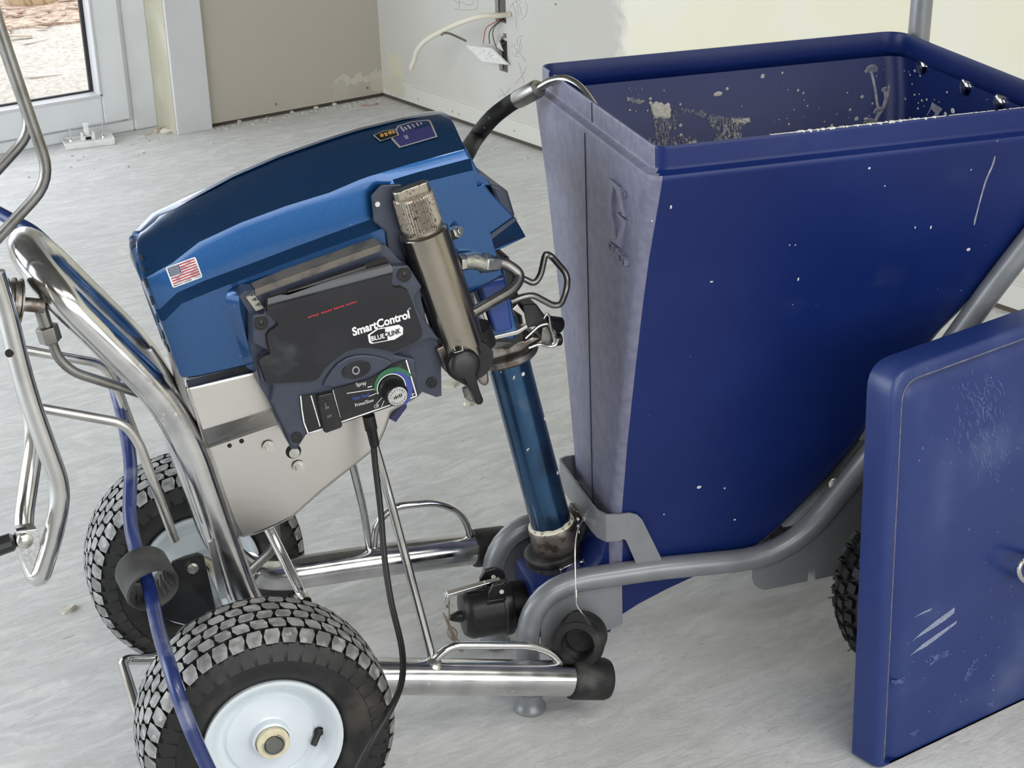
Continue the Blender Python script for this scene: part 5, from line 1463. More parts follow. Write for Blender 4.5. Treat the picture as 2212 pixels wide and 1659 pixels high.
t.add([drape(fq(0.05 + 0.6 * (v[0] - _lo) / (_hi - _lo), 0.955 - 0.075 * v[1] / 0.7), 0.0012, VD) for v in _vs], _fs, 3)
t.build('flag_sticker', [M_white, M_red, M_usblue, M_black], hood, smooth=0, fix=False)
# rating label on the top of the hood (its square code is left out)
t = MB()
def lk(pts, mi, off):
    P = [drape(p, off, VD) for p in pts]
    c = sum(P, Vector()) / len(P)
    c = drape(c, off + 0.0006, VD)
    n_ = len(P)
    t.add(P + [c], [(i, (i + 1) % n_, n_) for i in range(n_)], mi)
def dense(pts, k=6):
    out = []
    for i in range(len(pts)):
        a, b = V(pts[i]), V(pts[(i + 1) % len(pts)])
        out += [a.lerp(b, j / k) for j in range(k)]
    return out
L1 = [(0.266, -0.085, 0.8785), (0.2754, -0.085, 0.8651), (0.3274, -0.085, 0.8735), (0.3218, -0.085, 0.8963), (0.319, -0.085, 0.8987), (0.2965, -0.085, 0.899), (0.2768, -0.085, 0.8956)]
def strip_poly(outer, inset, mi, off):
    c = sum((V(p) for p in outer), Vector()) / len(outer)
    P = [drape(p, off, VD) for p in dense(outer)]
    Q = [drape(c + (V(p) - c) * (1 - inset), off, VD) for p in dense(outer)]
    n_ = len(P)
    t.add(P + Q, [(i, (i + 1) % n_, n_ + (i + 1) % n_, n_ + i) for i in range(n_)], mi)
def fill(tri_pts, mi, off, n=10):
    """fill a convex polygon by rings towards its centre"""
    c = sum((V(p) for p in tri_pts), Vector()) / len(tri_pts)
    D = dense(tri_pts, 5)
    vs, fs = [], []
    for r_ in range(5):
        f = 1 - r_ / 4.02
        vs += [drape(c + (p - c) * f, off, VD) for p in D]
    m_ = len(D)
    for r_ in range(4):
        for i in range(m_):
            j = (i + 1) % m_
            fs.append((r_ * m_ + i, r_ * m_ + j, (r_ + 1) * m_ + j, (r_ + 1) * m_ + i))
    t.add(vs, fs, mi)
fill(L1, 1, 0.0008)
strip_poly(L1, 0.085, 0, 0.0012)
def kq(pts, mi, off=0.0014):
    P = [V(p) for p in pts]
    patch(t, P, mi, off, 4, 3)
KS = [[(0.2791, -0.085, 0.8937), (0.2816, -0.085, 0.8941), (0.286, -0.085, 0.8869), (0.2835, -0.085, 0.8862)], [(0.2844, -0.085, 0.8923), (0.2864, -0.085, 0.8928), (0.2898, -0.085, 0.8883), (0.2875, -0.085, 0.8877)], [(0.2889, -0.085, 0.8942), (0.2914, -0.085, 0.8948), (0.2949, -0.085, 0.8892), (0.2924, -0.085, 0.8885)], [(0.2953, -0.085, 0.8949), (0.2973, -0.085, 0.8953), (0.3004, -0.085, 0.8904), (0.2984, -0.085, 0.8899)], [(0.3012, -0.085, 0.8956), (0.3032, -0.085, 0.8963), (0.3058, -0.085, 0.8917), (0.3038, -0.085, 0.891)], [(0.3071, -0.085, 0.8958), (0.309, -0.085, 0.8963), (0.3103, -0.085, 0.8926), (0.3083, -0.085, 0.8919)], [(0.2827, -0.085, 0.881), (0.2842, -0.085, 0.8813), (0.2873, -0.085, 0.8757), (0.2858, -0.085, 0.8754)], [(0.2857, -0.085, 0.8812), (0.2871, -0.085, 0.8815), (0.2893, -0.085, 0.8764), (0.2878, -0.085, 0.8759)]]
for q in KS:
    kq(q, 2)
S1 = [(0.2449, -0.075, 0.8833), (0.2535, -0.075, 0.8736), (0.2796, -0.075, 0.8786), (0.2768, -0.075, 0.8881), (0.2598, -0.075, 0.8877)]
fill(S1, 4, 0.0016)
strip_poly(S1, 0.12, 0, 0.0019)
for q in [[(0.2536, -0.075, 0.8832), (0.2585, -0.075, 0.8841), (0.2597, -0.075, 0.8796), (0.2553, -0.075, 0.8792)], [(0.26, -0.075, 0.8844), (0.2635, -0.075, 0.8854), (0.2651, -0.075, 0.8799), (0.2612, -0.075, 0.8794)], [(0.2649, -0.075, 0.8852), (0.2694, -0.075, 0.8866), (0.271, -0.075, 0.8816), (0.2666, -0.075, 0.8807)], [(0.2704, -0.075, 0.8865), (0.2733, -0.075, 0.8871), (0.275, -0.075, 0.8826), (0.272, -0.075, 0.8815)]]:
    kq(q, 3, 0.0021)
t.build('rating_label', [M_silverprint, M_violet, M_grey_print, M_gold, M_black], hood, smooth=0, fix=False)

# ================================================================== CONTROL BOX, FILTER, VALVE, PUMP
def cbox(pts, v0, v1, name, m, parent, bevel=0.0015, shrink_=0.0):
    P = [V((a, v0, b)) for a, b in pts]
    c = sum(P, Vector()) / len(P)
    Q = [V((c.x + (p.x - c.x) * (1 - shrink_), v1, c.z + (p.z - c.z) * (1 - shrink_))) for p in P]
    q = MB()
    q.prism(P, None, pts2=Q)
    return q.build(name, m, parent, smooth=0, bevel=bevel)
# housing, behind the face
ctl = cbox([(0.0372, 0.7223), (0.0442, 0.729), (0.0617, 0.7282), (0.2237, 0.7639), (0.23, 0.7621), (0.2453, 0.7413), (0.2576, 0.7302), (0.2748, 0.6993), (0.2717, 0.6845), (0.2782, 0.65), (0.2951, 0.6226), (0.2921, 0.5449), (0.2848, 0.5442), (0.2661, 0.555), (0.2581, 0.5484), (0.1527, 0.5314), (0.1074, 0.5238), (0.0929, 0.5046), (0.086, 0.5059), (0.08, 0.5228), (0.0643, 0.5735), (0.0535, 0.5976), (0.05, 0.6287), (0.0459, 0.6521), (0.05, 0.6963), (0.0379, 0.7222)], -0.118, -0.158, 'control_box', M_navy, SPR, 0.003)
# raised face with bevelled edges
cbox([(0.0504, 0.7006), (0.065, 0.7001), (0.0757, 0.721), (0.1008, 0.7245), (0.1954, 0.7402), (0.2252, 0.7488), (0.2345, 0.7378), (0.2537, 0.7359), (0.2704, 0.7044), (0.2601, 0.6927), (0.2622, 0.6753), (0.2741, 0.6534), (0.2906, 0.6276), (0.2776, 0.6326), (0.2662, 0.6306), (0.2279, 0.6185), (0.2536, 0.6085), (0.2554, 0.6072), (0.2565, 0.561), (0.2504, 0.5542), (0.1496, 0.5375), (0.1064, 0.5292), (0.0967, 0.5235), (0.0902, 0.5113), (0.0849, 0.5139), (0.08, 0.5325), (0.0641, 0.579), (0.0688, 0.6021), (0.055, 0.6083), (0.052, 0.6391), (0.0675, 0.6483), (0.0472, 0.6643)],
     -0.155, -0.172, 'control_face', M_navy, ctl, 0.003)
# hinge roller and the rusty grey top edge
t = MB()
t.cyl((0.0967, -0.17, 0.7226), (0.1979, -0.17, 0.7417), 0.0048, 12)
t.build('hinge', M_black, ctl, smooth=40)
t = MB()
te = [V(p) for p in [(0.0582, -0.158, 0.7281), (0.1053, -0.158, 0.7389), (0.1637, -0.158, 0.7513), (0.2228, -0.158, 0.7637)]]
for a, b in zip(te, te[1:]):
    t.add([a + V((0, 0.0006, 0.0012)), b + V((0, 0.0006, 0.0012)), b + V((0, 0.037, 0.0012)), a + V((0, 0.037, 0.0012))], [(0, 1, 2, 3)])
    t.add([a + V((0, -0.0003, 0.0012)), b + V((0, -0.0003, 0.0012)), b + V((0, -0.0003, -0.008)), a + V((0, -0.0003, -0.008))], [(0, 1, 2, 3)])
t.build('top_edge', M_dustplastic, ctl, smooth=0, fix=False)
t = MB()
for q in [[(0.0456, -0.1565, 0.7215), (0.0548, -0.1565, 0.7262), (0.067, -0.1565, 0.7043), (0.0562, -0.1565, 0.7023)]]:
    t.prism(q, (0, -0.006, 0))
t.build('warning_label_strip', M_silverprint, ctl, smooth=0)
t = MB()
for q in [[(0.0486, -0.164, 0.724), (0.053, -0.164, 0.7274), (0.0574, -0.164, 0.7237)], [(0.052, -0.164, 0.7172), (0.0559, -0.164, 0.7207), (0.0612, -0.164, 0.7169)], [(0.0556, -0.164, 0.71), (0.0602, -0.164, 0.7134), (0.0651, -0.164, 0.7093)]]:
    a, b, c = [V(p) for p in q]
    g = (a + b + c) / 3
    for p1, p2 in ((a, b), (b, c), (c, a)):
        t.prism([p1, p2, g.lerp(p2, 0.72), g.lerp(p1, 0.72)], (0, -0.0004, 0))
    t.box(g, (0.0007, 0, 0), (0, 0.0003, 0), (0, 0, 0.0018))
t.build('warning_triangles', M_black, ctl, smooth=0)
# glossy cover
cov = [(592,482),(738,440),(742,455),(1292,272),(1290,255),(1438,200),(1492,258),(1480,385),(1502,405),(1545,400),(1590,425),(1612,475),(1700,720),(1690,765),(1640,800),(1500,866),(1430,848),(1330,832),(1230,836),(1150,862),(1075,915),(1000,985),(960,1048),(930,1068),(850,1078),(600,1090),(578,1075),(528,930),(545,905),(610,878),(596,810),(586,750),(605,715),(668,670),(655,645),(586,580)]
t_cov = [(0.0695, 0.7216), (0.0956, 0.7254), (0.096, 0.7225), (0.196, 0.7412), (0.1959, 0.7444), (0.2232, 0.7505), (0.2323, 0.7385), (0.2286, 0.7154), (0.2324, 0.7111), (0.2403, 0.7108), (0.2482, 0.7049), (0.2517, 0.695), (0.2653, 0.6463), (0.2629, 0.638), (0.2532, 0.6329), (0.2265, 0.6246), (0.2139, 0.6301), (0.1958, 0.6361), (0.1775, 0.6384), (0.1627, 0.6358), (0.1484, 0.6281), (0.1338, 0.6172), (0.1257, 0.6065), (0.12, 0.6036), (0.1055, 0.6042), (0.0609, 0.6096), (0.0573, 0.613), (0.051, 0.6415), (0.0544, 0.6456), (0.0662, 0.6487), (0.0648, 0.6617), (0.0641, 0.673), (0.068, 0.6789), (0.0797, 0.6854), (0.0778, 0.6903), (0.0669, 0.704)]
q = MB()
q.prism([V((a, -0.1690, b)) for a, b in t_cov], None, pts2=[V((a, -0.1785, b)) for a, b in t_cov])
cover = q.build('display_cover', M_gloss, ctl, smooth=25, bevel=0.0016, bseg=3)
# the top of the cover leans back a little
import bmesh
bl0, bl1 = V((0.0678, -0.1785, 0.7077)), V((0.2514, -0.1785, 0.7299))
bln = (bl1 - bl0).cross(Vector((0, 1, 0))).normalized()
if bln.z < 0:
    bln = -bln
bm = bmesh.new()
bm.from_mesh(cover.data)
for k_ in range(8):
    bmesh.ops.bisect_plane(bm, geom=bm.verts[:] + bm.edges[:] + bm.faces[:], plane_co=bl0 + bln * (0.0028 * k_), plane_no=bln)
for v_ in bm.verts:
    dd = (v_.co - bl0).dot(bln)
    if dd > 0 and v_.co.y < -0.175:
        v_.co.y += min(0.0078, dd * dd * 13.0)
for f_ in bm.faces:
    f_.smooth = True
bm.to_mesh(cover.data)
bm.free()
cover.data.set_sharp_from_angle(angle=math.radians(25))
q = MB()
q.prism([V((a, -0.1718, b)) for a, b in t_cov], None, pts2=[V((a, -0.1738, b)) for a, b in t_cov])
_c = sum((V(p) for p in q.v), Vector()) / len(q.v)
q.v = [tuple(_c + V(((p[0] - _c.x) * 1.012, p[1] - _c.y, (p[2] - _c.z) * 1.016))) for p in q.v]
q.build('cover_gap', M_dark, ctl, smooth=0)
# arched badge below the cover, with an oval emblem
arch = [(0.1297, 0.5928), (0.1341, 0.602), (0.1422, 0.6122), (0.151, 0.6203), (0.1625, 0.626), (0.1736, 0.628), (0.1865, 0.627), (0.1991, 0.6234), (0.2118, 0.6182), (0.224, 0.611), (0.2194, 0.6059), (0.2069, 0.6003), (0.1879, 0.5948), (0.1654, 0.5909), (0.1432, 0.5893)]
cbox(arch, -0.170, -0.1765, 'badge', M_navy, ctl, 0.002)
t = MB()
oc, ox, oy = V((0.1751, -0.177, 0.6085)), V((0.1943, -0.177, 0.6111)), V((0.1767, -0.177, 0.5971))
ex, ey = ox - oc, oy - oc
ring = [oc + ex * math.cos(2 * PI * k / 28) + ey * math.sin(2 * PI * k / 28) for k in range(28)]
t.prism(ring, (0, -0.0012, 0))
t.build('oval_emblem', M_gloss, ctl, smooth=0, bevel=0.0006)
t = MB()
for (r0, r1, mx, sx) in ((0.34, 0.52, -0.05, 0.5),):
    n_ = 18
    A = [oc + ex * (mx + sx * r1 * math.cos(2 * PI * k / n_)) + ey * (r1 * math.sin(2 * PI * k / n_)) + V((0, -0.0014, 0)) for k in range(n_)]
    B = [oc + ex * (mx + sx * r0 * math.cos(2 * PI * k / n_)) + ey * (r0 * math.sin(2 * PI * k / n_)) + V((0, -0.0014, 0)) for k in range(n_)]
    t.add(A + B, [(k, (k + 1) % n_, n_ + (k + 1) % n_, n_ + k) for k in range(n_)])
t.build('emblem_mark', M_grey_print, ctl, smooth=0)
# screws in the corners
for (p, r) in [((0.0593, -0.1735, 0.6893), 0.0095), ((0.2475, -0.1735, 0.7248), 0.0095), ((0.0912, -0.1735, 0.5275), 0.0075), ((0.2793, -0.1595, 0.5662), 0.0075)]:
    t = MB()
    t.lathe([(r, 0.0), (r, 0.0006), (r * 0.82, 0.0006), (r * 0.7, -0.001), (0, -0.001)], p, (0, -1, 0), 22)
    o = t.build('screw', M_black, ctl, smooth=40)
    t = MB()
    t.lathe([(r * 0.45, 0.0), (r * 0.3, 0.0012), (0, 0.0014)], V(p) + V((0, 0.0004, 0)), (0, -1, 0), 12)
    t.build('screw_head', M_black, o, smooth=40)
# lower fascia: two black label panels with white outlines
def outline(mb, pts, w_, mi=0):
    P = [V(p) for p in pts]
    for a, b in zip(P, P[1:]):
        d = (b - a).normalized()
        n_ = d.cross(Vector((0, 1, 0))).normalized() * (w_ / 2)
        mb.add([a - n_ - d * w_ / 2, b - n_ + d * w_ / 2, b + n_ + d * w_ / 2, a + n_ - d * w_ / 2], [(0, 1, 2, 3)], mi)
fas = MB()
fas.prism([(0.1418, -0.1735, 0.5863), (0.1659, -0.1735, 0.5889), (0.1921, -0.1735, 0.5922), (0.2075, -0.1735, 0.5983), (0.2268, -0.1735, 0.6077), (0.2442, -0.1735, 0.6106), (0.2561, -0.1735, 0.5567), (0.2346, -0.1735, 0.5516), (0.1501, -0.1735, 0.537)], (0, -0.0012, 0))
fas.prism([(0.1004, -0.1735, 0.5838), (0.1205, -0.1735, 0.5842), (0.1267, -0.1735, 0.5344), (0.106, -0.1735, 0.5293), (0.1019, -0.1735, 0.5467), (0.1002, -0.1735, 0.5664)], (0, -0.0012, 0))
fas.build('fascia_label', M_black, ctl, smooth=0)
pr = MB()
FO = -0.1752
def fpt(x, y):
    return None
outline(pr, [(0.2423, -0.1752, 0.6096), (0.2534, -0.1752, 0.5578), (0.2171, -0.1752, 0.5514), (0.1507, -0.1752, 0.5394)], 0.0018)
outline(pr, [(0.143, -0.1752, 0.5848), (0.1497, -0.1752, 0.5456)], 0.0009)
outline(pr, [(0.1005, -0.1752, 0.584), (0.1006, -0.1752, 0.567), (0.1019, -0.1752, 0.5474), (0.1061, -0.1752, 0.5313), (0.1248, -0.1752, 0.5344)], 0.0016)
outline(pr, [(0.1141, -0.1752, 0.5821), (0.1182, -0.1752, 0.56), (0.1222, -0.1752, 0.5388)], 0.0014)
outline(pr, [(0.1613, -0.1752, 0.5777), (0.2009, -0.1752, 0.5771)], 0.0009)
outline(pr, [(0.1897, -0.1752, 0.5685), (0.2024, -0.1752, 0.5716)], 0.0009)
outline(pr, [(0.1986, -0.1752, 0.556), (0.207, -0.1752, 0.5639)], 0.0009)
outline(pr, [(0.2054, -0.1752, 0.5515), (0.2091, -0.1752, 0.5587)], 0.0009)
outline(pr, [(0.1894, -0.1752, 0.5814), (0.1938, -0.1752, 0.5818)], 0.0013)
outline(pr, [(0.2451, -0.1752, 0.5612), (0.2499, -0.1752, 0.562)], 0.0011)
outline(pr, [(0.2464, -0.1752, 0.5645), (0.2483, -0.1752, 0.5585)], 0.0011)
def label(mb, txt, a, b, c, mi=0, off=0.0, shear=0.0, bold=0.0):
    """a: baseline start, b: baseline end, c: top of the first letter"""
    a, b, c = V(a), V(b), V(c)
    vs, fs = text_mesh(txt, 1.0, 0.0, bold, shear)
    lo = min(v[0] for v in vs); hi = max(v[0] for v in vs); top = 0.70
    mb.add([a + (b - a) * ((v[0] - lo) / (hi - lo)) + (c - a) * (v[1] / top) + V((0, -off, 0)) for v in vs], fs, mi)
label(pr, 'Spray', (0.1741, -0.1752, 0.5848), (0.1875, -0.1752, 0.5856), (0.1733, -0.1752, 0.59))
label(pr, 'Prime/Slow', (0.171, -0.1752, 0.5569), (0.1957, -0.1752, 0.5604), (0.1702, -0.1752, 0.5616))
label(pr, 'Off', (0.1959, -0.1752, 0.5502), (0.2024, -0.1752, 0.551), (0.1951, -0.1752, 0.555))
pr.build('white_print', M_white, ctl, smooth=0, fix=False)
pr = MB()
label(pr, 'Fast Flush', (0.1679, -0.1753, 0.5665), (0.191, -0.1753, 0.5687), (0.1675, -0.1753, 0.5716), bold=0.02, shear=0.2)
pr.build('blue_print', M_blueprint, ctl, smooth=0, fix=False)
# dial: green and blue crescents, knob and its silver cap
kc = V((0.2201, -0.1752, 0.5754))
kx = (V((0.2391, -0.1752, 0.578)) - kc)
kxl = kx.normalized()
kzl = V((-kxl.z, 0, kxl.x))
def crescent(mb, a0, a1, r0, r1a, r1b, mi, y):
    n_ = 20
    A, B = [], []
    for k in range(n_ + 1):
        f = k / n_
        a = math.radians(a0 + (a1 - a0) * f)
        e = kxl * math.cos(a) + kzl * math.sin(a)
        A.append(kc + e * r0 + V((0, y, 0)))
        B.append(kc + e * (r1a + (r1b - r1a) * f) + V((0, y, 0)))
    mb.add(A + B, [(k, k + 1, n_ + 2 + k, n_ + 1 + k) for k in range(n_)], mi)
t = MB()
crescent(t, 175, 15, 0.020, 0.0225, 0.031, 0, -0.0002)
crescent(t, 75, -65, 0.020, 0.0215, 0.0325, 1, -0.0004)
crescent(t, 190, -70, 0.0185, 0.0198, 0.0198, 2, -0.0006)
label(t, 'CLEANER', (0.2209, -0.1758, 0.5988), (0.237, -0.1758, 0.6023), (0.2202, -0.1758, 0.6024), 0)
t.build('dial_print', [M_green, M_blueprint, M_white], ctl, smooth=0, fix=False)
kdir = V((0.25, -1.0, -0.30)).normalized()
kdir = V((0.04, -1.0, -0.10)).normalized()
t = MB()
prof = [(0.0172, 0.0), (0.0172, 0.004), (0.0155, 0.006), (0.0148, 0.024), (0.0140, 0.0255), (0.0, 0.0255)]
t.lathe(prof, kc, kdir, 40)
for k in range(24):
    a = 2 * PI * k / 24
    gx, gy, gz = frame_of(kdir)
    e = gx * math.cos(a) + gy * math.sin(a)
    t.cyl(kc + e * 0.0160 + kdir * 0.005, kc + e * 0.0150 + kdir * 0.0235, 0.0007, 5)
knob = t.build('pressure_knob', M_black, ctl, smooth=35)
t = MB()
t.lathe([(0.0132, 0.0), (0.0132, 0.0008), (0.0128, 0.0012), (0.0, 0.0012)], kc + kdir * 0.0253, kdir, 32)
t.build('knob_cap', M_silver, knob, smooth=30)
t = MB()
kt = kc + kdir * 0.0268
gx = (V((1, 0, 0.28)) - kdir * V((1, 0, 0.28)).dot(kdir)).normalized()
gz = gx.cross(kdir)
if gz.z < 0:
    gz = -gz
def arc_text(mb, txt, r, a0, a1, hgt, o, flip=False):
    n_ = len(txt)
    for i, chh in enumerate(txt):
        a = math.radians(a0 + (a1 - a0) * i / (n_ - 1))
        e = gx * math.cos(a) + gz * math.sin(a)
        tx = gx * math.sin(a) - gz * math.cos(a)
        up = e
        if flip:
            tx, up = -tx, -e
        vs, fs = text_mesh(chh, 1.0)
        if vs:
            w_ = max(v[0] for v in vs)
            sc = hgt / 0.7
            mb.add([o + e * r + tx * ((v[0] - w_ / 2) * sc) + up * (v[1] * sc) for v in vs], fs)
arc_text(t, 'PRESSURE', 0.0088, 165, 15, 0.0022, kt)
arc_text(t, 'CONTROL', 0.0112, 205, 335, 0.0022, kt, True)
for k in range(5):
    t.box(kt + gx * (-0.005 + 0.0025 * k) , gx * 0.0008, gz * (0.0016 + 0.0009 * (k % 2)), kdir * 0.0001)
t.build('knob_lettering', M_dark, knob, smooth=0, fix=False)
# rocker switch
q = MB()
sw0 = [(0.121, 0.5837), (0.1413, 0.585), (0.1447, 0.5689), (0.1506, 0.5375), (0.1489, 0.5339), (0.1278, 0.5299), (0.1253, 0.5333), (0.1221, 0.5632)]
q.prism([V((a, -0.172, b)) for a, b in sw0], None, pts2=[V((a, -0.182, b)) for a, b in sw0])
swo = q.build('rocker_switch', M_black, ctl, smooth=0, bevel=0.002)
t = MB()
for (x_, y_, xx, yy) in ((0, 0, 0, 0),):
    label(t, 'ON', (0.1297, -0.1822, 0.5631), (0.1349, -0.1822, 0.5641), (0.129, -0.1822, 0.5667))
    label(t, 'OFF', (0.1313, -0.1822, 0.5507), (0.1373, -0.1822, 0.552), (0.1308, -0.1822, 0.5539))
outline(t, [(0.13, -0.1822, 0.5719), (0.1308, -0.1822, 0.5675)], 0.0006)
for k in range(12):
    pass
t.build('switch_lettering', M_grey_print, swo, smooth=0, fix=False)
t = MB()
for k in range(4):
    t.lathe([(0.0016, 0), (0.0010, 0.001), (0, 0.0012)], V((0.1223, -0.182, 0.5751)).lerp(V((0.1393, -0.182, 0.5772)), k / 3), (0, -1, 0), 8)
t.build('switch_dimples', M_gloss, swo, smooth=40)
# panel lettering and the lit red display line
t = MB()
label(t, 'SmartControl', (0.1736, -0.179, 0.6561), (0.2498, -0.179, 0.6686), (0.1723, -0.179, 0.6668), 0, 0.0003, 0.0, 0.035)
label(t, 'TM', (0.2479, -0.179, 0.6795), (0.2513, -0.179, 0.6801), (0.2476, -0.179, 0.6814), 0, 0.0003)
BADGE = [(0.1927, -0.179, 0.6541), (0.2049, -0.179, 0.6605), (0.2345, -0.179, 0.6615), (0.2398, -0.179, 0.6565), (0.2389, -0.179, 0.6474), (0.2274, -0.179, 0.6422), (0.1968, -0.179, 0.6413), (0.1938, -0.179, 0.6437)]
B = [V(p) for p in BADGE]
_c = sum(B, Vector()) / len(B)
Bi = [_c + (p - _c) * 0.87 + V((0, -0.0002, 0)) for p in B]
n_ = len(B)
t.add(B + Bi, [(k, (k + 1) % n_, n_ + (k + 1) % n_, n_ + k) for k in range(n_)])
rh = [(0.2159, -0.1793, 0.6604), (0.2344, -0.1793, 0.6608), (0.2393, -0.1793, 0.6566), (0.238, -0.1793, 0.6477), (0.2273, -0.1793, 0.6427), (0.2184, -0.1793, 0.6423), (0.218, -0.1793, 0.6486), (0.2157, -0.1793, 0.6499)]
t.add(rh, [tuple(range(len(rh)))])
label(t, 'BLUE', (0.1975, -0.1793, 0.6455), (0.215, -0.1793, 0.6468), (0.1966, -0.1793, 0.6517), 0, 0.0003, 0, 0.025)
t.build('panel_lettering', M_white, cover, smooth=0, fix=False)
t = MB()
label(t, 'LINK', (0.2209, -0.1796, 0.6477), (0.2366, -0.1796, 0.6503), (0.2202, -0.1796, 0.6543), 0, 0.0003, 0, 0.03)
cc_ = V((0.217, -0.1797, 0.6512))
t.lathe([(0.0034, 0), (0.0034, 0.0002), (0.0022, 0.0002), (0.0022, 0)], cc_, (0, -1, 0), 14, closed_prof=True, a0=0.0, a1=2 * PI)
t.build('panel_lettering_dark', M_black, cover, smooth=0, fix=False)
t = MB()
R0, R1 = V((0.1194, -0.179, 0.6887)), V((0.182, -0.179, 0.6999))
Ru = (V((0.1189, -0.179, 0.6918)) - R0)
for g in range(4):
    for k in range(5):
        f = (g * 0.265 + k * 0.046)
        for row in range(2):
            o = R0 + (R1 - R0) * f + Ru * (0.2 + 0.36 * row)
            dx = (R1 - R0) * (0.012 + 0.008 * ((g + k + row) % 3 == 0))
            t.add([o - dx - Ru * 0.12, o + dx - Ru * 0.12, o + dx + Ru * 0.12, o - dx + Ru * 0.12], [(0, 1, 2, 3)])
t.build('red_display_digits', M_redled, cover, smooth=0, fix=False)

# ---------------- strain relief and mains cord
t = MB()
c0, c1, c2 = V((0.1936, -0.15, 0.5261)), V((0.195, -0.15, 0.5092)), V((0.1994, -0.15, 0.4816))
t.lathe([(0.0085, 0.0), (0.0085, 0.02), (0.0072, 0.022), (0.0065, 0.044), (0.0045, 0.046)], c0 + (c0 - c1) * 0.3, c2 - c0, 16)
t.build('strain_relief', M_black, ctl, smooth=40)
t = MB()
t.tube(spline([(0.1974, -0.15, 0.4987), (0.197, -0.152, 0.4627), (0.1968, -0.165, 0.4003), (0.1924, -0.185, 0.3414), (0.1887, -0.22, 0.2899), (0.1861, -0.27, 0.2471), (0.1704, -0.32, 0.23), (0.1439, -0.36, 0.2183), (0.1122, -0.38, 0.1916), (0.0872, -0.385, 0.1551), (0.0647, -0.39, 0.1123)] + [(0.03, -0.43, 0.03), (-0.02, -0.50, 0.0055), (-0.10, -0.65, 0.0048), (-0.05, -0.90, 0.0048)], 6), 0.0043, 10)
t.build('mains_cord', M_cord, SPR, smooth=60)

# ---------------- filter housing with knurled cap
fa, fb = V((0.2821, -0.15, 0.7729)), V((0.3251, -0.15, 0.6108))
fd = (fb - fa).normalized()
L = (fb - fa).length
t = MB()
t.lathe([(0.0270, -0.001), (0.0305, 0.0), (0.0322, 0.002), (0.0322, L), (0.0300, L + 0.001), (0.0300, L + 0.012), (0.028, L + 0.014), (0.0, L + 0.014)], fa, fd, 44)
filt = t.build('filter_housing', M_bronze, SPR, smooth=40)
ca0, ca1 = V((0.2708, -0.15, 0.8209)), fa
cd = (ca1 - ca0).normalized()
Lc = (ca1 - ca0).length
t = MB()
prof_n = 46
xx, yy, zz = frame_of(cd)
vs, fs = [], []
levels = [(-0.001, 0.0245, 0), (0.0015, 0.0262, 1), (Lc - 0.008, 0.0272, 1), (Lc - 0.004, 0.0262, 0), (Lc + 0.006, 0.0262, 0)]
for (hh, rr, kn) in levels:
    for k in range(prof_n * 2):
        a = 2 * PI * k / (prof_n * 2)
        r_ = rr - (0.0014 if (kn and k % 2) else 0)
        vs.append(ca0 + cd * hh + xx * (r_ * math.cos(a)) + yy * (r_ * math.sin(a)))
m_ = prof_n * 2
for i in range(len(levels) - 1):
    for k in range(m_):
        fs.append((i * m_ + k, i * m_ + (k + 1) % m_, (i + 1) * m_ + (k + 1) % m_, (i + 1) * m_ + k))
fs.append(tuple(range(m_ - 1, -1, -1)))
t.add(vs, fs)
capo = t.build('filter_cap', M_cap_metal, filt, smooth=12)
# wing on top of the cap
t = MB()
wd = (V((0.2989, -0.15, 0.8421)) - V((0.2426, -0.15, 0.8361))).normalized()
wd = (wd - cd * wd.dot(cd)).normalized()
wn = cd.cross(wd)
wo = ca0 - cd * 0.007
pts = [wo + wd * (0.0235 * a) + wn * (0.0085 * b) for a, b in ((-1, -0.4), (-0.85, -0.95), (0.85, -0.95), (1, -0.4), (1, 0.4), (0.85, 0.95), (-0.85, 0.95), (-1, 0.4))]
t.prism([p - cd * 0.0055 for p in pts], cd * 0.015)
t.build('cap_wing', M_cap_metal, filt, smooth=0, bevel=0.0018)
# hex plug on the hood side
t = MB()
b0 = V((0.3242, -0.128, 0.7551)); b1 = V((0.332, -0.14, 0.7612))
t.hexbolt(b0, b1, 0.0088); t.cyl(b1, b1 + (b1 - b0) * 0.35, 0.0058, 12)
t.build('hex_plug', M_zinc, SPR, smooth=30, bevel=0.0006)
# manifold below the filter
mf = V((0.3313, -0.14, 0.5912))
t = MB()
t.box(V((0.3178, -0.15, 0.6055)), (0.026, 0, 0.008), (0, 0.018, 0), (-0.006, 0, 0.018))
t.build('manifold', M_oldpaint, SPR, smooth=0, bevel=0.002)
t = MB()
t.lathe([(0.026, -0.024), (0.0275, -0.02), (0.0275, 0.016), (0.026, 0.018), (0.0, 0.018)], V((0.3332, -0.158, 0.594)), (0.1, -1, 0), 32)
t.lathe([(0.0275, -0.024), (0.0275, 0.003)], V((0.3502, -0.135, 0.5995)), fd, 28)
t.build('valve_body', M_black, SPR, smooth=40)
# prime valve handle: domed disc with a teardrop lever
vc = V((0.3158, -0.18, 0.5944))
vdir = V((0.0, -1.0, 0.12)).normalized()
lx = (V((0.3342, -0.18, 0.5374)) - vc)
Ll = lx.length
lxn = (lx - vdir * lx.dot(vdir)).normalized()
lyn = vdir.cross(lxn)
def drop(sc, tip):
    out = []
    R_ = 0.0225 * sc
    for k in range(40):
        a = 2 * PI * k / 40
        x_, y_ = R_ * math.cos(a), R_ * math.sin(a)
        if math.cos(a) > 0.62:
            f = (math.cos(a) - 0.62) / 0.38
            x_ = R_ * 0.62 + f ** 0.85 * (tip - R_ * 0.62)
            neck = 0.0062 * sc * math.sqrt(max(0.0, 1 - max(0, (f - 0.80) / 0.2) ** 2))
            y_ = math.copysign(max(abs(R_ * 0.785) * (1 - f) ** 3.0, neck * (0.62 + 0.38 * f)), y_) if f < 0.999 else 0.0
        out.append((x_, y_))
    return out
t = MB()
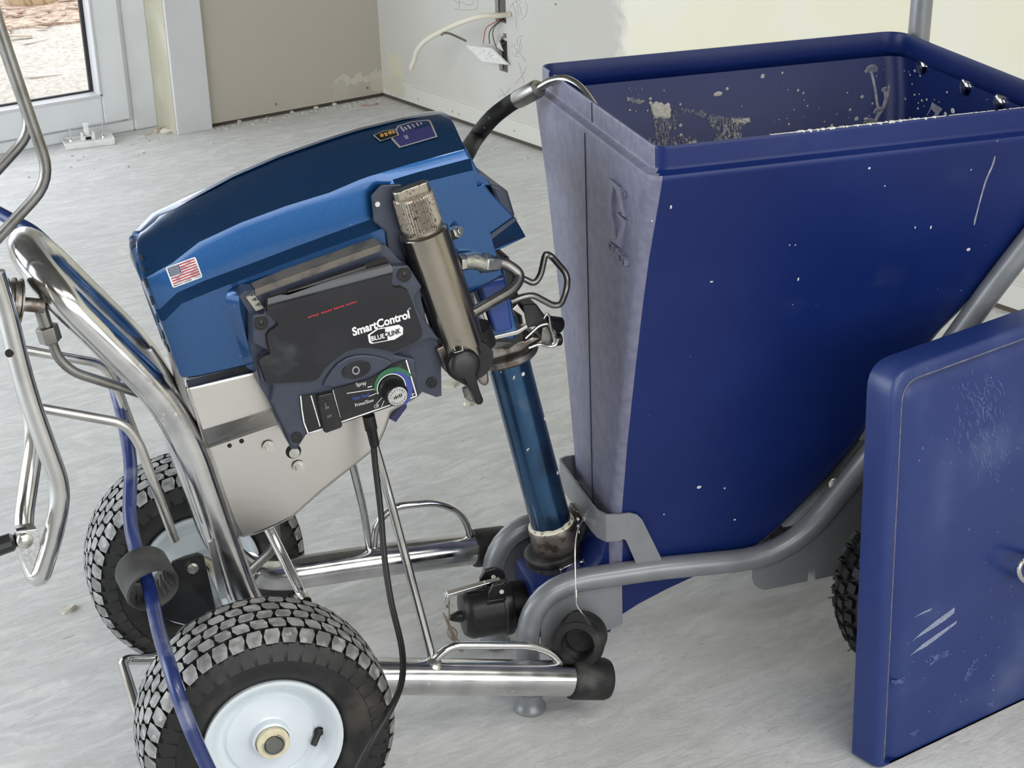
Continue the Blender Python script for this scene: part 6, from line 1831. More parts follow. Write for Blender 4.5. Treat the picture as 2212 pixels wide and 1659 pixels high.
secs = []
for (h_, sc, tp) in ((0.0, 0.98, Ll * 0.96), (-0.002, 1.0, Ll), (0.006, 1.0, Ll), (0.0105, 0.96, Ll - 0.0015), (0.013, 0.86, Ll - 0.006)):
    secs.append([vc + vdir * h_ + lxn * a + lyn * b for a, b in drop(sc, tp)])
secs = secs[1:]
for (h_, f) in ((0.0150, 0.0),):
    secs.append([vc + vdir * h_ + (lxn * a + lyn * b) * 0.72 for a, b in [(0.0225 * math.cos(2 * PI * k / 40), 0.0225 * math.sin(2 * PI * k / 40)) for k in range(40)]])
secs.append([vc + vdir * 0.0160 + (lxn * a + lyn * b) * 0.5 for a, b in [(0.0225 * math.cos(2 * PI * k / 40), 0.0225 * math.sin(2 * PI * k / 40)) for k in range(40)]])
t.loft(secs)
pv = t.build('prime_valve', M_black, SPR, smooth=45)
t = MB()
outline(t, [(0.3025, -0.1905, 0.6242), (0.3041, -0.1905, 0.6188)], 0.0006)
outline(t, [(0.3018, -0.1955, 0.6177), (0.3132, -0.1955, 0.6191), (0.313, -0.193, 0.624)], 0.0007)
t.build('valve_mark', M_white, pv, smooth=0, fix=False)
t = MB()
t.prism([(0.3199, -0.165, 0.5527), (0.3296, -0.165, 0.5537), (0.3345, -0.165, 0.5329), (0.3305, -0.165, 0.5309), (0.3231, -0.165, 0.5375)], (0, 0.008, 0))
t.build('lever_back', M_oldpaint, SPR, smooth=0, bevel=0.002)
# outlet elbow, nuts and the bent pipe back to the pump
t = MB()
e0, e1, e2 = V((0.3324, -0.14, 0.7189)), V((0.3498, -0.135, 0.718)), V((0.367, -0.13, 0.7098))
t.hexbolt(e0 + (e0 - e1) * 0.2, e0 + (e1 - e0) * 0.25, 0.0125)
t.cyl(e0, e1, 0.0098, 14)
t.tube([e0.lerp(e1, 0.3), e1, e2], 0.0115, 14)
t.build('elbow_fitting', M_zinc, SPR, smooth=30, bevel=0.0006)
t = MB()
g0, g1 = V((0.365, -0.13, 0.7111)), V((0.3867, -0.12, 0.7049))
t.hexbolt(g0, g1, 0.0145)
t.cyl(g1, g1 + (g1 - g0) * 0.12, 0.0105, 14)
t.build('hex_nut', M_zinc, SPR, smooth=30, bevel=0.001)
rod('fluid_line', [(0.3842, -0.12, 0.7064), (0.4012, -0.12, 0.7017), (0.4215, -0.125, 0.6842), (0.4037, -0.14, 0.6711), (0.3369, -0.165, 0.6564)], 0.0078, M_dulltube, [0,.012,.024,.02,0], 14)
# wire bail of the pump guard
rod('wire_bail', [(0.4298, -0.02, 0.6498), (0.4489, -0.03, 0.6492), (0.4716, -0.035, 0.6354), (0.4811, -0.035, 0.6475), (0.4889, -0.035, 0.6778), (0.4974, -0.035, 0.6727), (0.5115, -0.06, 0.6507), (0.5098, -0.06, 0.6296), (0.4964, -0.07, 0.6124), (0.485, -0.07, 0.613), (0.4563, -0.07, 0.6331), (0.4395, -0.07, 0.6323), (0.4237, -0.07, 0.6281)], 0.0046, M_dulltube, [0,.01,.02,.015,.006,.006,.012,.012,.014,.014,.02,.02,0], 10)

# ---------------- drive housing and pump
t = MB()
t.prism([(0.4086, 0.6884), (0.4274, 0.6909), (0.4377, 0.644), (0.4497, 0.5604), (0.4288, 0.55), (0.3949, 0.5556), (0.3767, 0.5995)] and [V((a, -0.055, b)) for a, b in [(0.4019, 0.6779), (0.4291, 0.6892), (0.4395, 0.6422), (0.4488, 0.5623), (0.4237, 0.5491), (0.3966, 0.5536), (0.3783, 0.5976)]], (0, 0.12, 0))
t.build('drive_housing', M_black, SPR, smooth=0, bevel=0.004)
t = MB()
t.prism([(0.359, -0.1, 0.689), (0.4056, -0.1, 0.6886), (0.422, -0.1, 0.6004), (0.4169, -0.1, 0.5834), (0.3862, -0.1, 0.5906), (0.3728, -0.1, 0.6347)], (0, 0.16, 0))
t.build('pump_yoke', M_hood, SPR, smooth=0, bevel=0.003)
t = MB()
t.prism([(0.3658, -0.115, 0.6786), (0.4022, -0.115, 0.6812), (0.4101, -0.115, 0.6052), (0.3859, -0.115, 0.6029), (0.3763, -0.115, 0.6336), (0.3755, -0.115, 0.6392)], (0, 0.035, 0))
t.build('pump_door', M_enamel, SPR, smooth=0, bevel=0.003)
t = MB()
t.prism([(0.369, -0.108, 0.6346), (0.3749, -0.108, 0.6353), (0.3841, -0.108, 0.597), (0.4186, -0.108, 0.5997), (0.433, -0.108, 0.6054), (0.4346, -0.108, 0.6011), (0.4193, -0.108, 0.5936), (0.3824, -0.108, 0.5913)], (0, 0.012, 0))
t.prism([(0.4255, -0.07, 0.6166), (0.4336, -0.07, 0.6232), (0.4431, -0.07, 0.6083), (0.4462, -0.07, 0.5886), (0.4412, -0.07, 0.586), (0.4385, -0.07, 0.6056)], (0, 0.012, 0))
t.build('door_frame', M_plate, SPR, smooth=0, bevel=0.001)
t = MB()
t.prism([(0.3538, -0.08, 0.6901), (0.3623, -0.08, 0.6856), (0.3705, -0.08, 0.6285), (0.3637, -0.08, 0.624)], (0, 0.012, 0))
t.build('guard_plate', M_oldpaint, SPR, smooth=0)
pa, pb = V((0.4391, -0.0, 0.5185)), V((0.4974, -0.0, 0.244))
pd = (pb - pa).normalized()
PL = (pb - pa).length
t = MB()
t.lathe([(0.0, -0.016), (0.044, -0.016), (0.0465, -0.014), (0.047, -0.006), (0.045, -0.003), (0.036, 0.0)], pa, pd, 30)
t.build('pump_flange', M_oldpaint, SPR, smooth=30)
t = MB()
t.lathe([(0.0312, -0.002), (0.0312, 0.002), (0.0310, 0.01), (0.0306, 0.03), (0.0304, PL), (0.0, PL)], pa, pd, 44)
pump = t.build('pump_cylinder', M_tubeblue, SPR, smooth=40)
t = MB()
random.seed(5)
px_, py_, _pz = frame_of(pd)
for k in range(15):
    a = random.uniform(0, 2 * PI); hh = random.uniform(0.004, 0.02) if k < 8 else random.uniform(0.03, PL - 0.03)
    R_ = 0.0313 if hh < 0.023 else 0.0307
    e = px_ * math.cos(a) + py_ * math.sin(a)
    t.disc(pa + pd * hh + e * R_, e, random.uniform(0.0012, 0.004), 8, ell=random.uniform(0.35, 1.0), hint=px_ + pd * random.uniform(-1, 1), thick=0.0006)
t.build('paint_fleck', M_paint_white, pump, smooth=0, kind='stuff')
# white paint ring, worn intake nut
t = MB()
n_ = 48
top = [pb + px_ * (0.0312 * math.cos(2 * PI * k / n_)) + py_ * (0.0312 * math.sin(2 * PI * k / n_)) - pd * (0.0015 + 0.002 * math.sin(k * 1.7) + 0.0014 * math.sin(k * 4.1)) for k in range(n_)]
mid = [pb + px_ * (0.0345 * math.cos(2 * PI * k / n_)) + py_ * (0.0345 * math.sin(2 * PI * k / n_)) + pd * 0.0002 for k in range(n_)]
bot = [pb + px_ * (0.0352 * math.cos(2 * PI * k / n_)) + py_ * (0.0352 * math.sin(2 * PI * k / n_)) + pd * (0.0012 + 0.0022 * math.sin(k * 1.3) ** 2) for k in range(n_)]
t.loft([top, mid, bot])
t.build('paint_ring', M_paint_cream, SPR, smooth=60)
t = MB()
t.lathe([(0.0, 0.0), (0.0330, 0.0), (0.0350, 0.002), (0.0362, 0.006), (0.0358, 0.022), (0.0366, 0.026), (0.0366, 0.037), (0.0350, 0.042), (0.032, 0.046), (0.0, 0.060)], pb, pd, 40)
nut = t.build('intake_nut', M_brass, SPR, smooth=35)
t = MB()
lgd = V((0.9, -0.1, 0.1)).normalized()
o_ = pb + V((0.037, -0.008, 0.0))
t.prism([o_ + V((0.0, 0, 0.016)), o_ + V((0.020, 0, 0.012)), o_ + V((0.024, 0, -0.010)), o_ + V((0.022, 0, -0.050)), o_ + V((0.010, 0, -0.058)), o_ + V((-0.002, 0, -0.03))], (0, 0.030, 0))
t.build('nut_lug', M_brass, nut, smooth=0, bevel=0.003)
t = MB()
for dz in (0.0, -0.012, -0.022):
    t.lathe([(0.0045, -0.003), (0.005, 0.0), (0.003, 0.002), (0, 0.0025)], o_ + V((0.004, -0.001, dz)), (-0.1, -1, 0.2), 9)
t.build('nut_ridges', M_zinc, nut, smooth=40)
# clamp lever cluster at the right of the pump head
t = MB()
t.prism([(0.4493, -0.045, 0.6103), (0.4704, -0.045, 0.6093), (0.4747, -0.045, 0.6019), (0.4846, -0.045, 0.5866), (0.4877, -0.045, 0.5758), (0.4728, -0.045, 0.5759), (0.4544, -0.045, 0.5754), (0.4506, -0.045, 0.5954)], (0, 0.05, 0))
lev = t.build('clamp_lever', M_rubber_grey, SPR, smooth=0, bevel=0.003)
t = MB()
t.cyl((0.488, -0.035, 0.5747), (0.5105, -0.03, 0.5667), 0.0115, 16, ch=0.002)
t.cyl((0.4971, -0.03, 0.546), (0.5106, -0.03, 0.5462), 0.0095, 14, ch=0.002)
t.build('clamp_roller', M_black, lev, smooth=40)
t = MB()
t.prism([(0.4755, -0.05, 0.5749), (0.4881, -0.05, 0.5763), (0.497, -0.05, 0.5668), (0.4981, -0.05, 0.5482), (0.486, -0.05, 0.5432), (0.4746, -0.05, 0.5486), (0.4562, -0.05, 0.5463), (0.4552, -0.05, 0.5506), (0.4725, -0.05, 0.5558)], (0, 0.028, 0))
t.build('clamp_latch', M_oldpaint, lev, smooth=0, bevel=0.003)
t = MB()
t.tube(smooth_path([(0.4478, -0.056, 0.5654), (0.4689, -0.056, 0.5814), (0.4826, -0.056, 0.5822), (0.4865, -0.056, 0.5752), (0.491, -0.056, 0.5549), (0.4862, -0.056, 0.5488)], 0.006), 0.0022, 8)
t.tube(smooth_path([(0.4745, -0.06, 0.5921), (0.4793, -0.06, 0.5993), (0.4826, -0.06, 0.5954), (0.4843, -0.06, 0.5746), (0.4897, -0.06, 0.5646)], 0.005), 0.0018, 8)
t.tube(smooth_path([(0.4511, -0.058, 0.5513), (0.4672, -0.058, 0.5549), (0.4808, -0.058, 0.5481), (0.4923, -0.058, 0.5485), (0.496, -0.058, 0.5582)], 0.006), 0.0024, 8)
t.build('latch_wire', M_steelrod, lev, smooth=40)
t = MB()
t.prism([(0.3831, -0.055, 0.5743), (0.448, -0.055, 0.5615), (0.4596, -0.055, 0.5654), (0.472, -0.055, 0.5611), (0.4546, -0.055, 0.5524), (0.4418, -0.055, 0.5465), (0.3951, -0.055, 0.5404), (0.3897, -0.055, 0.5471)], (0, 0.085, 0.004))
t.build('pump_clamp_plate', M_oldpaint, SPR, smooth=0, bevel=0.003)
t = MB()
t.prism([(0.3734, -0.075, 0.5342), (0.386, -0.075, 0.5412), (0.3867, -0.075, 0.5159), (0.3813, -0.075, 0.5111), (0.3741, -0.075, 0.5146), (0.3707, -0.075, 0.5232)], (0, 0.03, 0))
t.build('valve_return', M_oldpaint, SPR, smooth=0, bevel=0.004)

# ---------------- drain hose hooked over the hopper lip
t = MB()
dh = [(0.3815, 0.04, 0.7834), (0.4094, 0.06, 0.8047), (0.4834, 0.2449, 0.7744), (0.5014, 0.2182, 0.8094), (0.5262, 0.214, 0.8277), (0.5395, 0.1906, 0.8437)]
t.tube(spline(dh, 6), 0.0125, 18)
t.build('drain_hose', M_hose_black, SPR, smooth=60)
ferr = [V(p) for p in [(0.5368, 0.1957, 0.8401), (0.5547, 0.1538, 0.8633)]]
t = MB()
fd_ = (ferr[1] - ferr[0]).normalized()
Lf = (ferr[1] - ferr[0]).length
t.lathe([(0.0132, 0.0), (0.0138, 0.002), (0.0138, Lf - 0.003), (0.0125, Lf), (0.0, Lf)], ferr[0], fd_, 24)
t.build('hose_ferrule', M_dulltube, SPR, smooth=35)
rod('drain_pipe', [ferr[1] - fd_ * 0.01] + [(0.5711, 0.145, 0.8748), (0.5871, 0.1302, 0.8794), (0.5981, 0.1042, 0.8733), (0.6051, 0.0762, 0.8556), (0.6099, 0.0338, 0.8296), (0.609, -0.0049, 0.8121)], 0.0062, M_steelrod, [0,.03,.02,.03,.03,0], 14)

# ================================================================== LOOSE THINGS
# spray hose through the guide ring
HOSE_START = [[-0.2521, 2.3586, 0.0095], [-0.0092, 2.5035, 0.0095], [0.2166, 2.5804, 0.06], [0.4082, 2.5629, 0.36], [0.5439, 2.5286, 0.66], [0.6287, 2.4968, 0.755]]
HOSE_END = [[0.7187, 1.7519, 0.09], [0.7501, 1.713, 0.03], [0.8008, 1.628, 0.0095], [0.861, 1.4581, 0.0095], [0.9573, 1.2274, 0.0095]]
t = MB()
t.tube(spline(HOSE_START + [[0.7065, 2.4668, 0.7579], [0.727, 2.4513, 0.752], [0.7484, 2.4149, 0.7373], [0.7672, 2.3792, 0.7204], [0.7904, 2.3424, 0.6719], [0.8063, 2.2971, 0.5918], [0.8028, 2.2464, 0.5113], [0.7835, 2.1791, 0.4872], [0.7632, 2.1223, 0.4618], [0.7344, 2.0678, 0.4232], [0.7196, 2.0199, 0.3931], [0.7189, 1.9871, 0.3547], [0.6968, 1.9122, 0.3342], [0.6784, 1.8395, 0.3224], [0.6748, 1.7991, 0.2785], [0.6854, 1.781, 0.2178], [0.6983, 1.7674, 0.1663]] + HOSE_END, 8), 0.0093, 16)
o = t.build('spray_hose', M_hose, smooth=60)
tag(o, 'scuffed blue spray hose running down through the black guide ring past the near wheel', 'hose')

# rubber plug hanging from the strap bracket by a wire
pg = empty('rubber_plug', (1.3018, 1.8571, 0.1277), -14.2)
tag(pg, 'black rubber ring plug hanging on a thin wire in front of the hopper', 'plug')
t = MB()
pd_ = V((-0.62, -1.0, 0.16)).normalized()
t.lathe([(0.0200, -0.034), (0.0340, -0.034), (0.0362, -0.029), (0.0362, -0.012), (0.0340, -0.009), (0.0325, -0.006), (0.0370, -0.002), (0.0376, 0.010), (0.0345, 0.015), (0.0250, 0.0155), (0.0225, 0.011), (0.0215, -0.014), (0.0, -0.016)], (0, 0, 0), pd_, 36)
t.build('plug_body', M_rubber, pg, smooth=40)
t = MB()
gx, gy, gz = frame_of(pd_, (0, 0, 1))
t.prism([gx * a + gy * b + pd_ * 0.003 for a, b in ((0.028, -0.022), (0.042, -0.014), (0.049, -0.008), (0.051, 0.0), (0.049, 0.008), (0.042, 0.014), (0.028, 0.022))], pd_ * 0.010)
t.build('plug_tab', M_rubber, pg, smooth=0, bevel=0.003)
t = MB()
def toL(p):
    return p
W_ = [[0.0031, -0.013, 0.048], [-0.0026, -0.017, 0.0573], [-0.0064, -0.011, 0.0656], [-0.0067, -0.009, 0.0781], [-0.0025, 0.003, 0.1158], [0.0049, 0.02, 0.143], [0.0193, 0.043, 0.1588], [0.0347, 0.06, 0.1627], [0.0488, 0.077, 0.1656], [0.063, 0.089, 0.164], [0.0712, 0.095, 0.1575], [0.0688, 0.093, 0.1513], [0.0558, 0.077, 0.1551], [0.0358, 0.063, 0.1581]]
t.tube(spline(W_, 5), 0.0011, 7)
t.build('tether_wire', M_zinc, pg, smooth=50)
for a, b in ((3, 3.35), (7.0, 8)):
    t = MB()
    i = int(a)
    p0, p1 = V(W_[i]), V(W_[i + 1])
    d = (p1 - p0).normalized()
    t.cyl(p0, p0 + d * 0.011, 0.0022, 10)
    t.build('wire_ferrule', M_zinc, pg, smooth=40)

# hopper lid leaning against the hopper cart
LID = empty('bin_cover', (1.545, 1.502, 0.0), 0.0)
tag(LID, 'scuffed blue plastic lid standing on edge at the lower right', 'lid')
def lid_outline(ins, rc):
    b_ = min(ins, 0.0012)
    pts = [(ins, b_, 0.012), (0.62 - ins, b_, 0.03), (0.62 - ins, 0.610 - ins, 0.03), (ins, 0.594 - ins, rc)]
    out = []
    n_ = len(pts)
    for i in range(n_):
        a, b, c = V((pts[i - 1][0], pts[i - 1][1], 0)), V((pts[i][0], pts[i][1], 0)), V((pts[(i + 1) % n_][0], pts[(i + 1) % n_][1], 0))
        r_ = pts[i][2]
        p1, p2 = b + (a - b).normalized() * r_, b + (c - b).normalized() * r_
        for k in range(7):
            f = k / 6
            out.append(p1 * (1 - f) ** 2 + b * (2 * f * (1 - f)) + p2 * f * f)
    return out
t = MB()
secs = []
for (ins, dep, rc) in ((0.004, 0.047, 0.032), (0.0, 0.045, 0.036), (0.0006, 0.008, 0.036), (0.0020, 0.0035, 0.036), (0.0050, 0.0008, 0.036), (0.009, 0.0, 0.034), (0.0165, 0.0002, 0.032)):
    secs.append([V((p.x, dep, p.y)) for p in lid_outline(ins, rc)])
for (ins, dep, rc) in ((0.0185, 0.0010, 0.026), (0.0205, 0.0080, 0.026), (0.0220, 0.0105, 0.026), (0.0250, 0.0110, 0.024), (0.0300, 0.0080, 0.022), (0.0350, 0.0048, 0.02), (0.041, 0.0034, 0.02), (0.05, 0.003, 0.02)):
    secs.append([V((p.x, dep, p.y)) for p in lid_outline(ins, rc)])
t.loft(secs, cap=True)
lid = t.build('lid_shell', M_lid, LID, smooth=50)
t = MB()
g0 = lid_outline(0.0176, 0.029)
n_ = len(g0)
gp = [V((p.x, 0.0006, p.y)) for p in g0]
gp = gp[14:] + gp[:1]                                   # along the top and the left edge only
t.tube(gp, 0.0011, 6)
t.build('dirt_line', M_scuff, LID, smooth=50)
t = MB()
for q in [[(0.063, 0.0029, 0.1832), (0.0827, 0.0029, 0.1918), (0.1093, 0.0029, 0.2003), (0.1323, 0.0029, 0.2057), (0.1431, 0.0029, 0.2087), (0.1424, 0.0029, 0.2), (0.1263, 0.0029, 0.1944), (0.1019, 0.0029, 0.1895), (0.0723, 0.0029, 0.1855)], [(0.0604, 0.0029, 0.1619), (0.0842, 0.0029, 0.1712), (0.1111, 0.0029, 0.1774), (0.1492, 0.0029, 0.1853), (0.1481, 0.0029, 0.1812), (0.117, 0.0029, 0.1719), (0.0901, 0.0029, 0.1646), (0.0738, 0.0029, 0.1638)], [(0.0633, 0.0029, 0.2196), (0.0806, 0.0029, 0.2225), (0.0995, 0.0029, 0.2226), (0.0943, 0.0029, 0.2199), (0.078, 0.0029, 0.22)]]:
    t.prism(q, (0, -0.0004, 0))
t.build('scrape_marks', mat('pale_scrapes', (0.30, 0.33, 0.43), 0, 0.6, (0.13, 0.16, 0.30), 60, stretch=(3, 1, 14), rot=(0, 0.6, 0)), LID, smooth=0, kind='stuff')
t = MB()
for q in [[(0.0859, 0.0029, 0.1459), (0.1135, 0.0029, 0.1449), (0.1372, 0.0029, 0.1432), (0.1421, 0.0029, 0.1346), (0.1145, 0.0029, 0.1309), (0.0926, 0.0029, 0.1299)], [(0.0273, 0.0029, 0.1337), (0.0516, 0.0029, 0.1314), (0.0523, 0.0029, 0.121), (0.0332, 0.0029, 0.1248)], [(0.179, 0.0029, 0.0981), (0.1964, 0.0029, 0.1114), (0.1968, 0.0029, 0.0916), (0.1781, 0.0029, 0.0752), (0.1718, 0.0029, 0.0822)], [(0.0675, 0.0029, 0.0337), (0.0856, 0.0029, 0.0324), (0.0778, 0.0029, 0.025)], [(0.2232, 0.0029, 0.0227), (0.238, 0.0029, 0.0218), (0.2358, 0.0029, 0.0143), (0.2269, 0.0029, 0.0153)]]:
    P = [V(p) for p in q]
    c = sum(P, Vector()) / len(P)
    for k in range(90):
        a, b = random.choice(P), random.choice(P)
        f = random.random() ** 0.45
        p = c.lerp(a.lerp(b, random.random()), f)
        t.disc(V((p.x, 0.00290, p.z)), (0, -1, 0), random.uniform(0.0008, 0.0026) * (1.2 - 0.6 * f), 7, ell=random.uniform(0.4, 1.4), hint=(1, 0, random.uniform(-0.6, 0.6)), thick=0.0001)
t.build('dust_smears', mat('faint_dust', (0.10, 0.125, 0.26), 0, 0.6, (0.045, 0.066, 0.235), 45, nlo=0.4, nhi=0.6), LID, smooth=0, kind='stuff')
t = MB()
t = MB()
random.seed(9)
for k in range(170):
    f = random.random()
    cx_, cz_ = 0.155 + 0.045 * f + random.gauss(0, 0.022), 0.535 - 0.13 * f + random.gauss(0, 0.012)
    a = random.gauss(-1.2, 0.25)
    l = random.uniform(0.001, 0.007)
    t.box((cx_, 0.00300, cz_), (l * math.cos(a), 0, l * math.sin(a)), (0, 0.00012, 0), (-0.0003 * math.sin(a), 0, 0.0003 * math.cos(a)))
for k in range(60):
    cx_, cz_, r_ = random.uniform(0.055, 0.3), random.uniform(0.03, 0.53), random.uniform(0.0004, 0.0012)
    t.box((cx_, 0.0030, cz_), (r_, 0, 0), (0, 0.00015, 0), (0, 0, r_ * random.uniform(0.6, 1.6)))
t.build('fine_scratches', M_scratch, LID, smooth=0, kind='stuff')
t = MB()
LH = [(0.3127, 0.004, 0.1874), (0.2652, -0.02, 0.2152), (0.2404, -0.026, 0.2348), (0.2341, -0.026, 0.2514), (0.2489, -0.022, 0.2593), (0.2947, 0.0, 0.2412), (0.314, 0.006, 0.2325)]
t.tube(spline(LH, 5), 0.0042, 10)
t.build('lid_handle', M_chrome, LID, smooth=60)

# the dangling switch plate and the cables out of the wall
sp_ = empty('switch_plate', (3.02, 4.7365, 0.2802), 0)
tag(sp_, 'white wall switch plate dangling by its wires from the cut-out in the plaster', 'switch plate')
A, B, D_ = V([-0.02, 0.0862, 0.0131]), V([0.005, -0.0227, 0.0159]), V([0.035, -0.0655, -0.0327])
ex = (B - A); ey = (D_ - B)
nz_ = ex.cross(ey).normalized()
if nz_.x > 0:
    nz_ = -nz_
t = MB()
t.prism([A, B, B + ey, A + ey], -nz_ * 0.009)
t.build('plate', M_white_pl, sp_, smooth=0, bevel=0.002)
t = MB()
for (u, v) in ((0.30, 0.35), (0.55, 0.35), (0.72, 0.55)):
    c = A + ex * u + ey * v + nz_ * 0.0003
    t.prism([c, c + ex * 0.18, c + ex * 0.18 + ey * 0.05, c + ey * 0.05], nz_ * 0.003)
t.build('terminal', M_white_pl, sp_, smooth=0)
t = MB()
for (u, v) in ((0.62, 0.2), (0.72, 0.3), (0.80, 0.42), (0.66, 0.5)):
    t.disc(A + ex * u + ey * v + nz_ * 0.0006, nz_, 0.0022, 8, thick=0.0004)
t.build('screw_hole', M_grey_print, sp_, smooth=0)
def wire(name, pts, r, m, label, cat='cable', flat=1.0):
    q = MB()
    q.tube(spline(pts, 6), r, 10, flat=flat, hint=(0, 0, 1))
    o = q.build(name, m, smooth=60)
    tag(o, label, cat, 'thin wires out of the wall cut-out' if cat == 'wire' else None)
    return o
wire('power_cable', [(3.105, 4.7306, 0.3933), (3.069, 4.6688, 0.4051), (3.055, 4.6653, 0.4051), (3.015, 4.6605, 0.4089), (2.975, 4.6838, 0.4088), (2.945, 4.7388, 0.3898), (2.925, 4.8278, 0.3526), (2.92, 4.9303, 0.3066), (2.92, 4.989, 0.2655), (2.925, 5.0212, 0.2272), (2.93, 5.053, 0.1946)], 0.0084, M_cable,
     'thick cream power cable curling out of the wall cut-out', 'cable', 0.75)
wire('red_wire', [(3.095, 4.7413, 0.3806), (3.063, 4.7142, 0.381), (3.045, 4.7266, 0.372), (3.03, 4.744, 0.3579), (3.025, 4.7486, 0.3383), (3.02, 4.7511, 0.3091)], 0.0016, M_wire_red,
     'thin red wire running from the wall cut-out to the switch plate', 'wire')
wire('green_wire', [(3.095, 4.7413, 0.3799), (3.063, 4.7143, 0.379), (3.045, 4.731, 0.3596), (3.03, 4.7295, 0.3404), (3.025, 4.7212, 0.311)], 0.0017, M_wire_green,
     'dark green wire to the plate, next to the red wire', 'wire')
wire('green_wire', [(3.095, 4.7385, 0.3787), (3.063, 4.713, 0.3772), (3.047, 4.7233, 0.3604), (3.04, 4.7249, 0.3397), (3.04, 4.7161, 0.3135), (3.045, 4.7107, 0.2959)], 0.0017, M_wire_green,
     'dark green wire bending down to the grey stub, farthest right of the thin wires', 'wire')
wire('wire_stub', [(3.045, 4.7127, 0.2976), (3.063, 4.7124, 0.3048), (3.085, 4.713, 0.3134), (3.105, 4.7252, 0.3146)], 0.0032, M_wire_grey,
     'grey cable stub going into the lower wall cut-out behind the plate', 'wire')
wire('grey_cable', [(2.915, 4.828, 0.3383), (2.92, 4.8205, 0.3446), (2.935, 4.8151, 0.3429), (2.965, 4.8199, 0.3285), (2.993, 4.8066, 0.3114)], 0.0036, M_wire_grey,
     'short dark grey cable stub sticking out of the left end of the switch plate', 'wire')

# old socket back plate lying on the floor by the door
so = empty('socket_plate', (2.0047, 5.5768, 0.0), -13.726233971879465)
tag(so, 'white socket plate lying face down by the door with two screws standing up', 'socket plate')
hl = 0.0778
hw2 = 0.043
t = MB()
t.prism([(-hl, -hw2, 0), (hl, -hw2, 0), (hl, hw2, 0), (-hl, hw2, 0)], None, pts2=[(-hl - 0.003, -hw2 - 0.003, 0.016), (hl + 0.003, -hw2 - 0.003, 0.016), (hl + 0.003, hw2 + 0.003, 0.016), (-hl - 0.003, hw2 + 0.003, 0.016)])
t.v = t.v
t.build('plate', M_white_pl, so, smooth=0, bevel=0.002)
t = MB()
for (a, b, c, d) in ((-hl, -hw2 - 0.003, hl, -hw2 + 0.001), (-hl, hw2 - 0.001, hl, hw2 + 0.003), (-hl - 0.003, -hw2, -hl + 0.001, hw2), (hl - 0.001, -hw2, hl + 0.003, hw2)):
    t.aabb((a, b, 0.014), (c, d, 0.021))
t.build('plate_rim', M_white_pl, so, smooth=0, bevel=0.001)
t = MB()
t.aabb((-0.022, -0.012, 0.016), (0.022, 0.016, 0.030))
t.aabb((-0.022, -0.012, 0.030), (-0.014, 0.016, 0.040))
t.aabb((0.014, -0.012, 0.030), (0.022, 0.016, 0.040))
t.aabb((-0.010, 0.0, 0.030), (0.006, 0.014, 0.070))
t.build('terminal_block', M_white_pl, so, smooth=0, bevel=0.0015)
t = MB()
t.aabb((-0.009, -0.0135, 0.019), (0.009, -0.0115, 0.029))
t.build('terminal_slot', M_dark, so, smooth=0)
for x_ in (-hl * 0.72, hl * 0.62):
    t = MB()
    t.lathe([(0.008, 0.016), (0.006, 0.026), (0.0035, 0.028), (0.0022, 0.029), (0.0022, 0.062), (0.0, 0.063)], (x_, 0.004, 0), (0.04, 0, 1), 10)
    t.build('fixing_screw', M_silver, so, smooth=40)

# plaster crumbs and chips on the floor
def chip(name, x, y, r, sx, ang, label, h_=0.004, m=None, cat='chip'):
    q = MB()
    n_ = 7
    ring = []
    for k in range(n_):
        a = 2 * PI * k / n_
        rr = r * random.uniform(0.7, 1.15)
        ring.append((rr * sx * math.cos(a), rr * math.sin(a), 0.0))
    ring2 = [(p[0] * 0.72 + random.uniform(-1, 1) * r * 0.08, p[1] * 0.72, h_ * random.uniform(0.7, 1.2)) for p in ring]
    q.prism(ring, None, pts2=ring2)
    o = q.build(name, m or M_chip, smooth=0)
    o.location = (x, y, 0.0)
    o.rotation_euler = (0, 0, ang)
    tag(o, label, cat, {'plaster_crumb': 'crumbs along the foot of the back wall', 'plaster_chip': 'pale flakes on the bare floor', 'plaster_lump': 'plaster lumps by the door trim', 'wood_splinter': 'splinters at the foot of the door reveal'}[name])
    return o
random.seed(21)
chip('plaster_chip', *(0.8091, 2.6325), 0.011, 2.0, 0.5, 'pale cream sliver lying on the bare floor left of the far wheel', 0.006)
chip('plaster_chip', *(1.8313, 3.0708), 0.018, 1.4, 0.2, 'cream paint flake on the floor beside the prime valve, the larger of two', 0.005)
chip('plaster_chip', *(1.8076, 2.9599), 0.011, 1.5, 0.9, 'small cream flake on the floor just below the prime valve lever', 0.005)
chip('plaster_lump', *(2.3822, 5.505), 0.020, 1.1, 0.2, 'white plaster lump on the floor at the foot of the white door trim', 0.02, cat='lump')
chip('plaster_lump', *(2.411, 5.5711), 0.016, 0.9, 0.7, 'crumbled plaster piece against the back wall next to the white trim', 0.028, cat='lump')
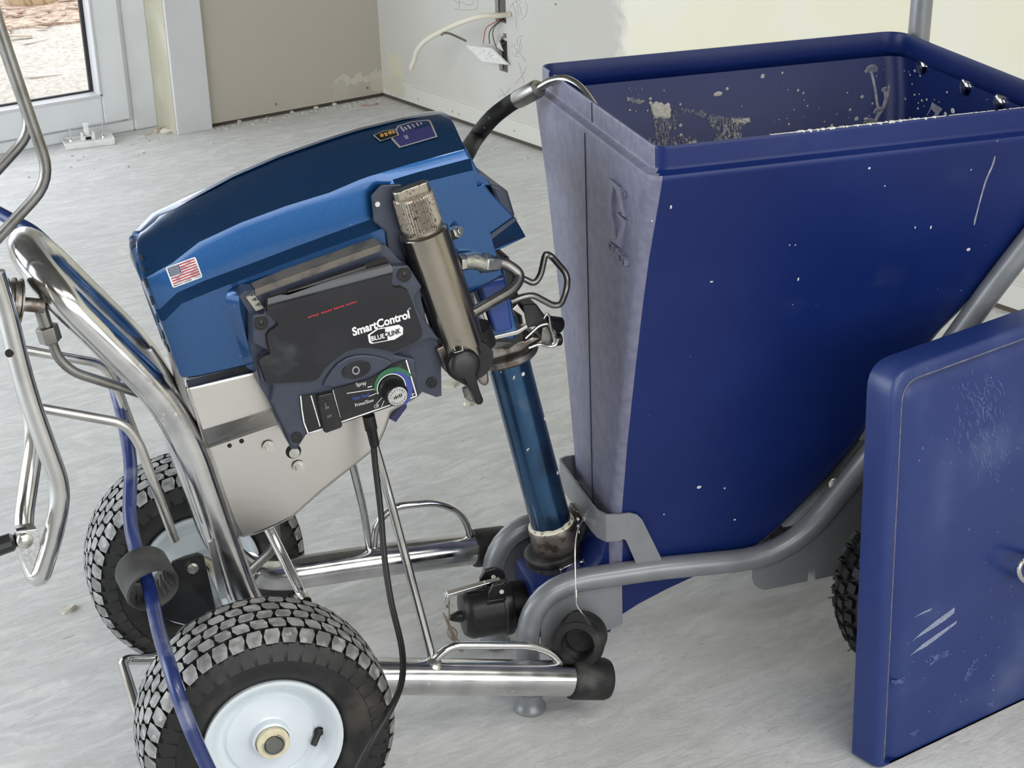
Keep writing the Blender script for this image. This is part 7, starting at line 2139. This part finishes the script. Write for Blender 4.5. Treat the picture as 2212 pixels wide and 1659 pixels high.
for i, (p, lab) in enumerate(zip([(2.5163, 5.5184), (2.7153, 5.5166), (2.8072, 5.5129), (2.8795, 5.5125), (2.9256, 5.5315), (2.6184, 5.521)],
        ('small white crumb at the foot of the back wall nearest the white trim', 'pale crumb under the middle of the back wall gap', 'cream crumb along the back wall, third from the room corner',
         'tiny white crumb along the back wall, second from the room corner', 'tiny white crumb at the back wall nearest the room corner', 'flat pale flake below the screw hole in the back wall'))):
    chip('plaster_crumb', p[0], p[1] , 0.010, 1.4, random.uniform(0, 3), lab, 0.008, cat='crumb')
for i, (p, lab) in enumerate(zip([(2.2575, 5.5824), (2.2767, 5.5445), (2.1926, 5.563), (2.2485, 5.5234)],
        ('brown splinter inside the foot of the door reveal', 'long pale splinter leaning at the foot of the door reveal', 'thin grey flake on the floor in front of the door frame corner', 'grey flake on the floor just below the door reveal'))):
    chip('wood_splinter', p[0], p[1], 0.014, 2.6, [0.6, -0.7, 0.2, 0.4][i], lab, [0.012, 0.014, 0.004, 0.004][i], m=[M_bark, M_chip, M_rubble, M_rubble][i], cat='splinter')
q = MB()
q.tube(spline([(2.94, 5.4389, 0.003), (2.9572, 5.4198, 0.003), (2.9772, 5.4119, 0.003), (2.9977, 5.414, 0.003)], 4), 0.0028, 6)
o = q.build('twig', M_bark, smooth=40)
tag(o, 'thin brown twig on the floor near the room corner', 'twig')
# fine crumbs nobody could count, along the wall feet
q = MB()
for k in range(190):
    if k < 110:
        x = random.uniform(2.4, WX - 0.02); y = WY - abs(random.gauss(0.01, 0.035))
    elif k < 150:
        y = random.uniform(2.5, WY - 0.05); x = WX - abs(random.gauss(0.02, 0.05))
    else:
        x = random.uniform(1.7, 2.45); y = random.gauss(5.45, 0.13)
        if y > 5.6 and x > 2.25:
            continue
        y = min(y, 5.62)
    r_ = random.uniform(0.0012, 0.0036)
    a = random.uniform(0, PI)
    q.box((x, y, r_ * 0.4), (r_ * math.cos(a) * 1.6, r_ * math.sin(a) * 1.6, 0), (-r_ * math.sin(a), r_ * math.cos(a), 0), (0, 0, r_ * 0.5))
o = q.build('plaster_dust', M_rubble, smooth=0, kind='stuff')
tag(o, 'scattered plaster dust and crumbs along the foot of the walls', 'debris')
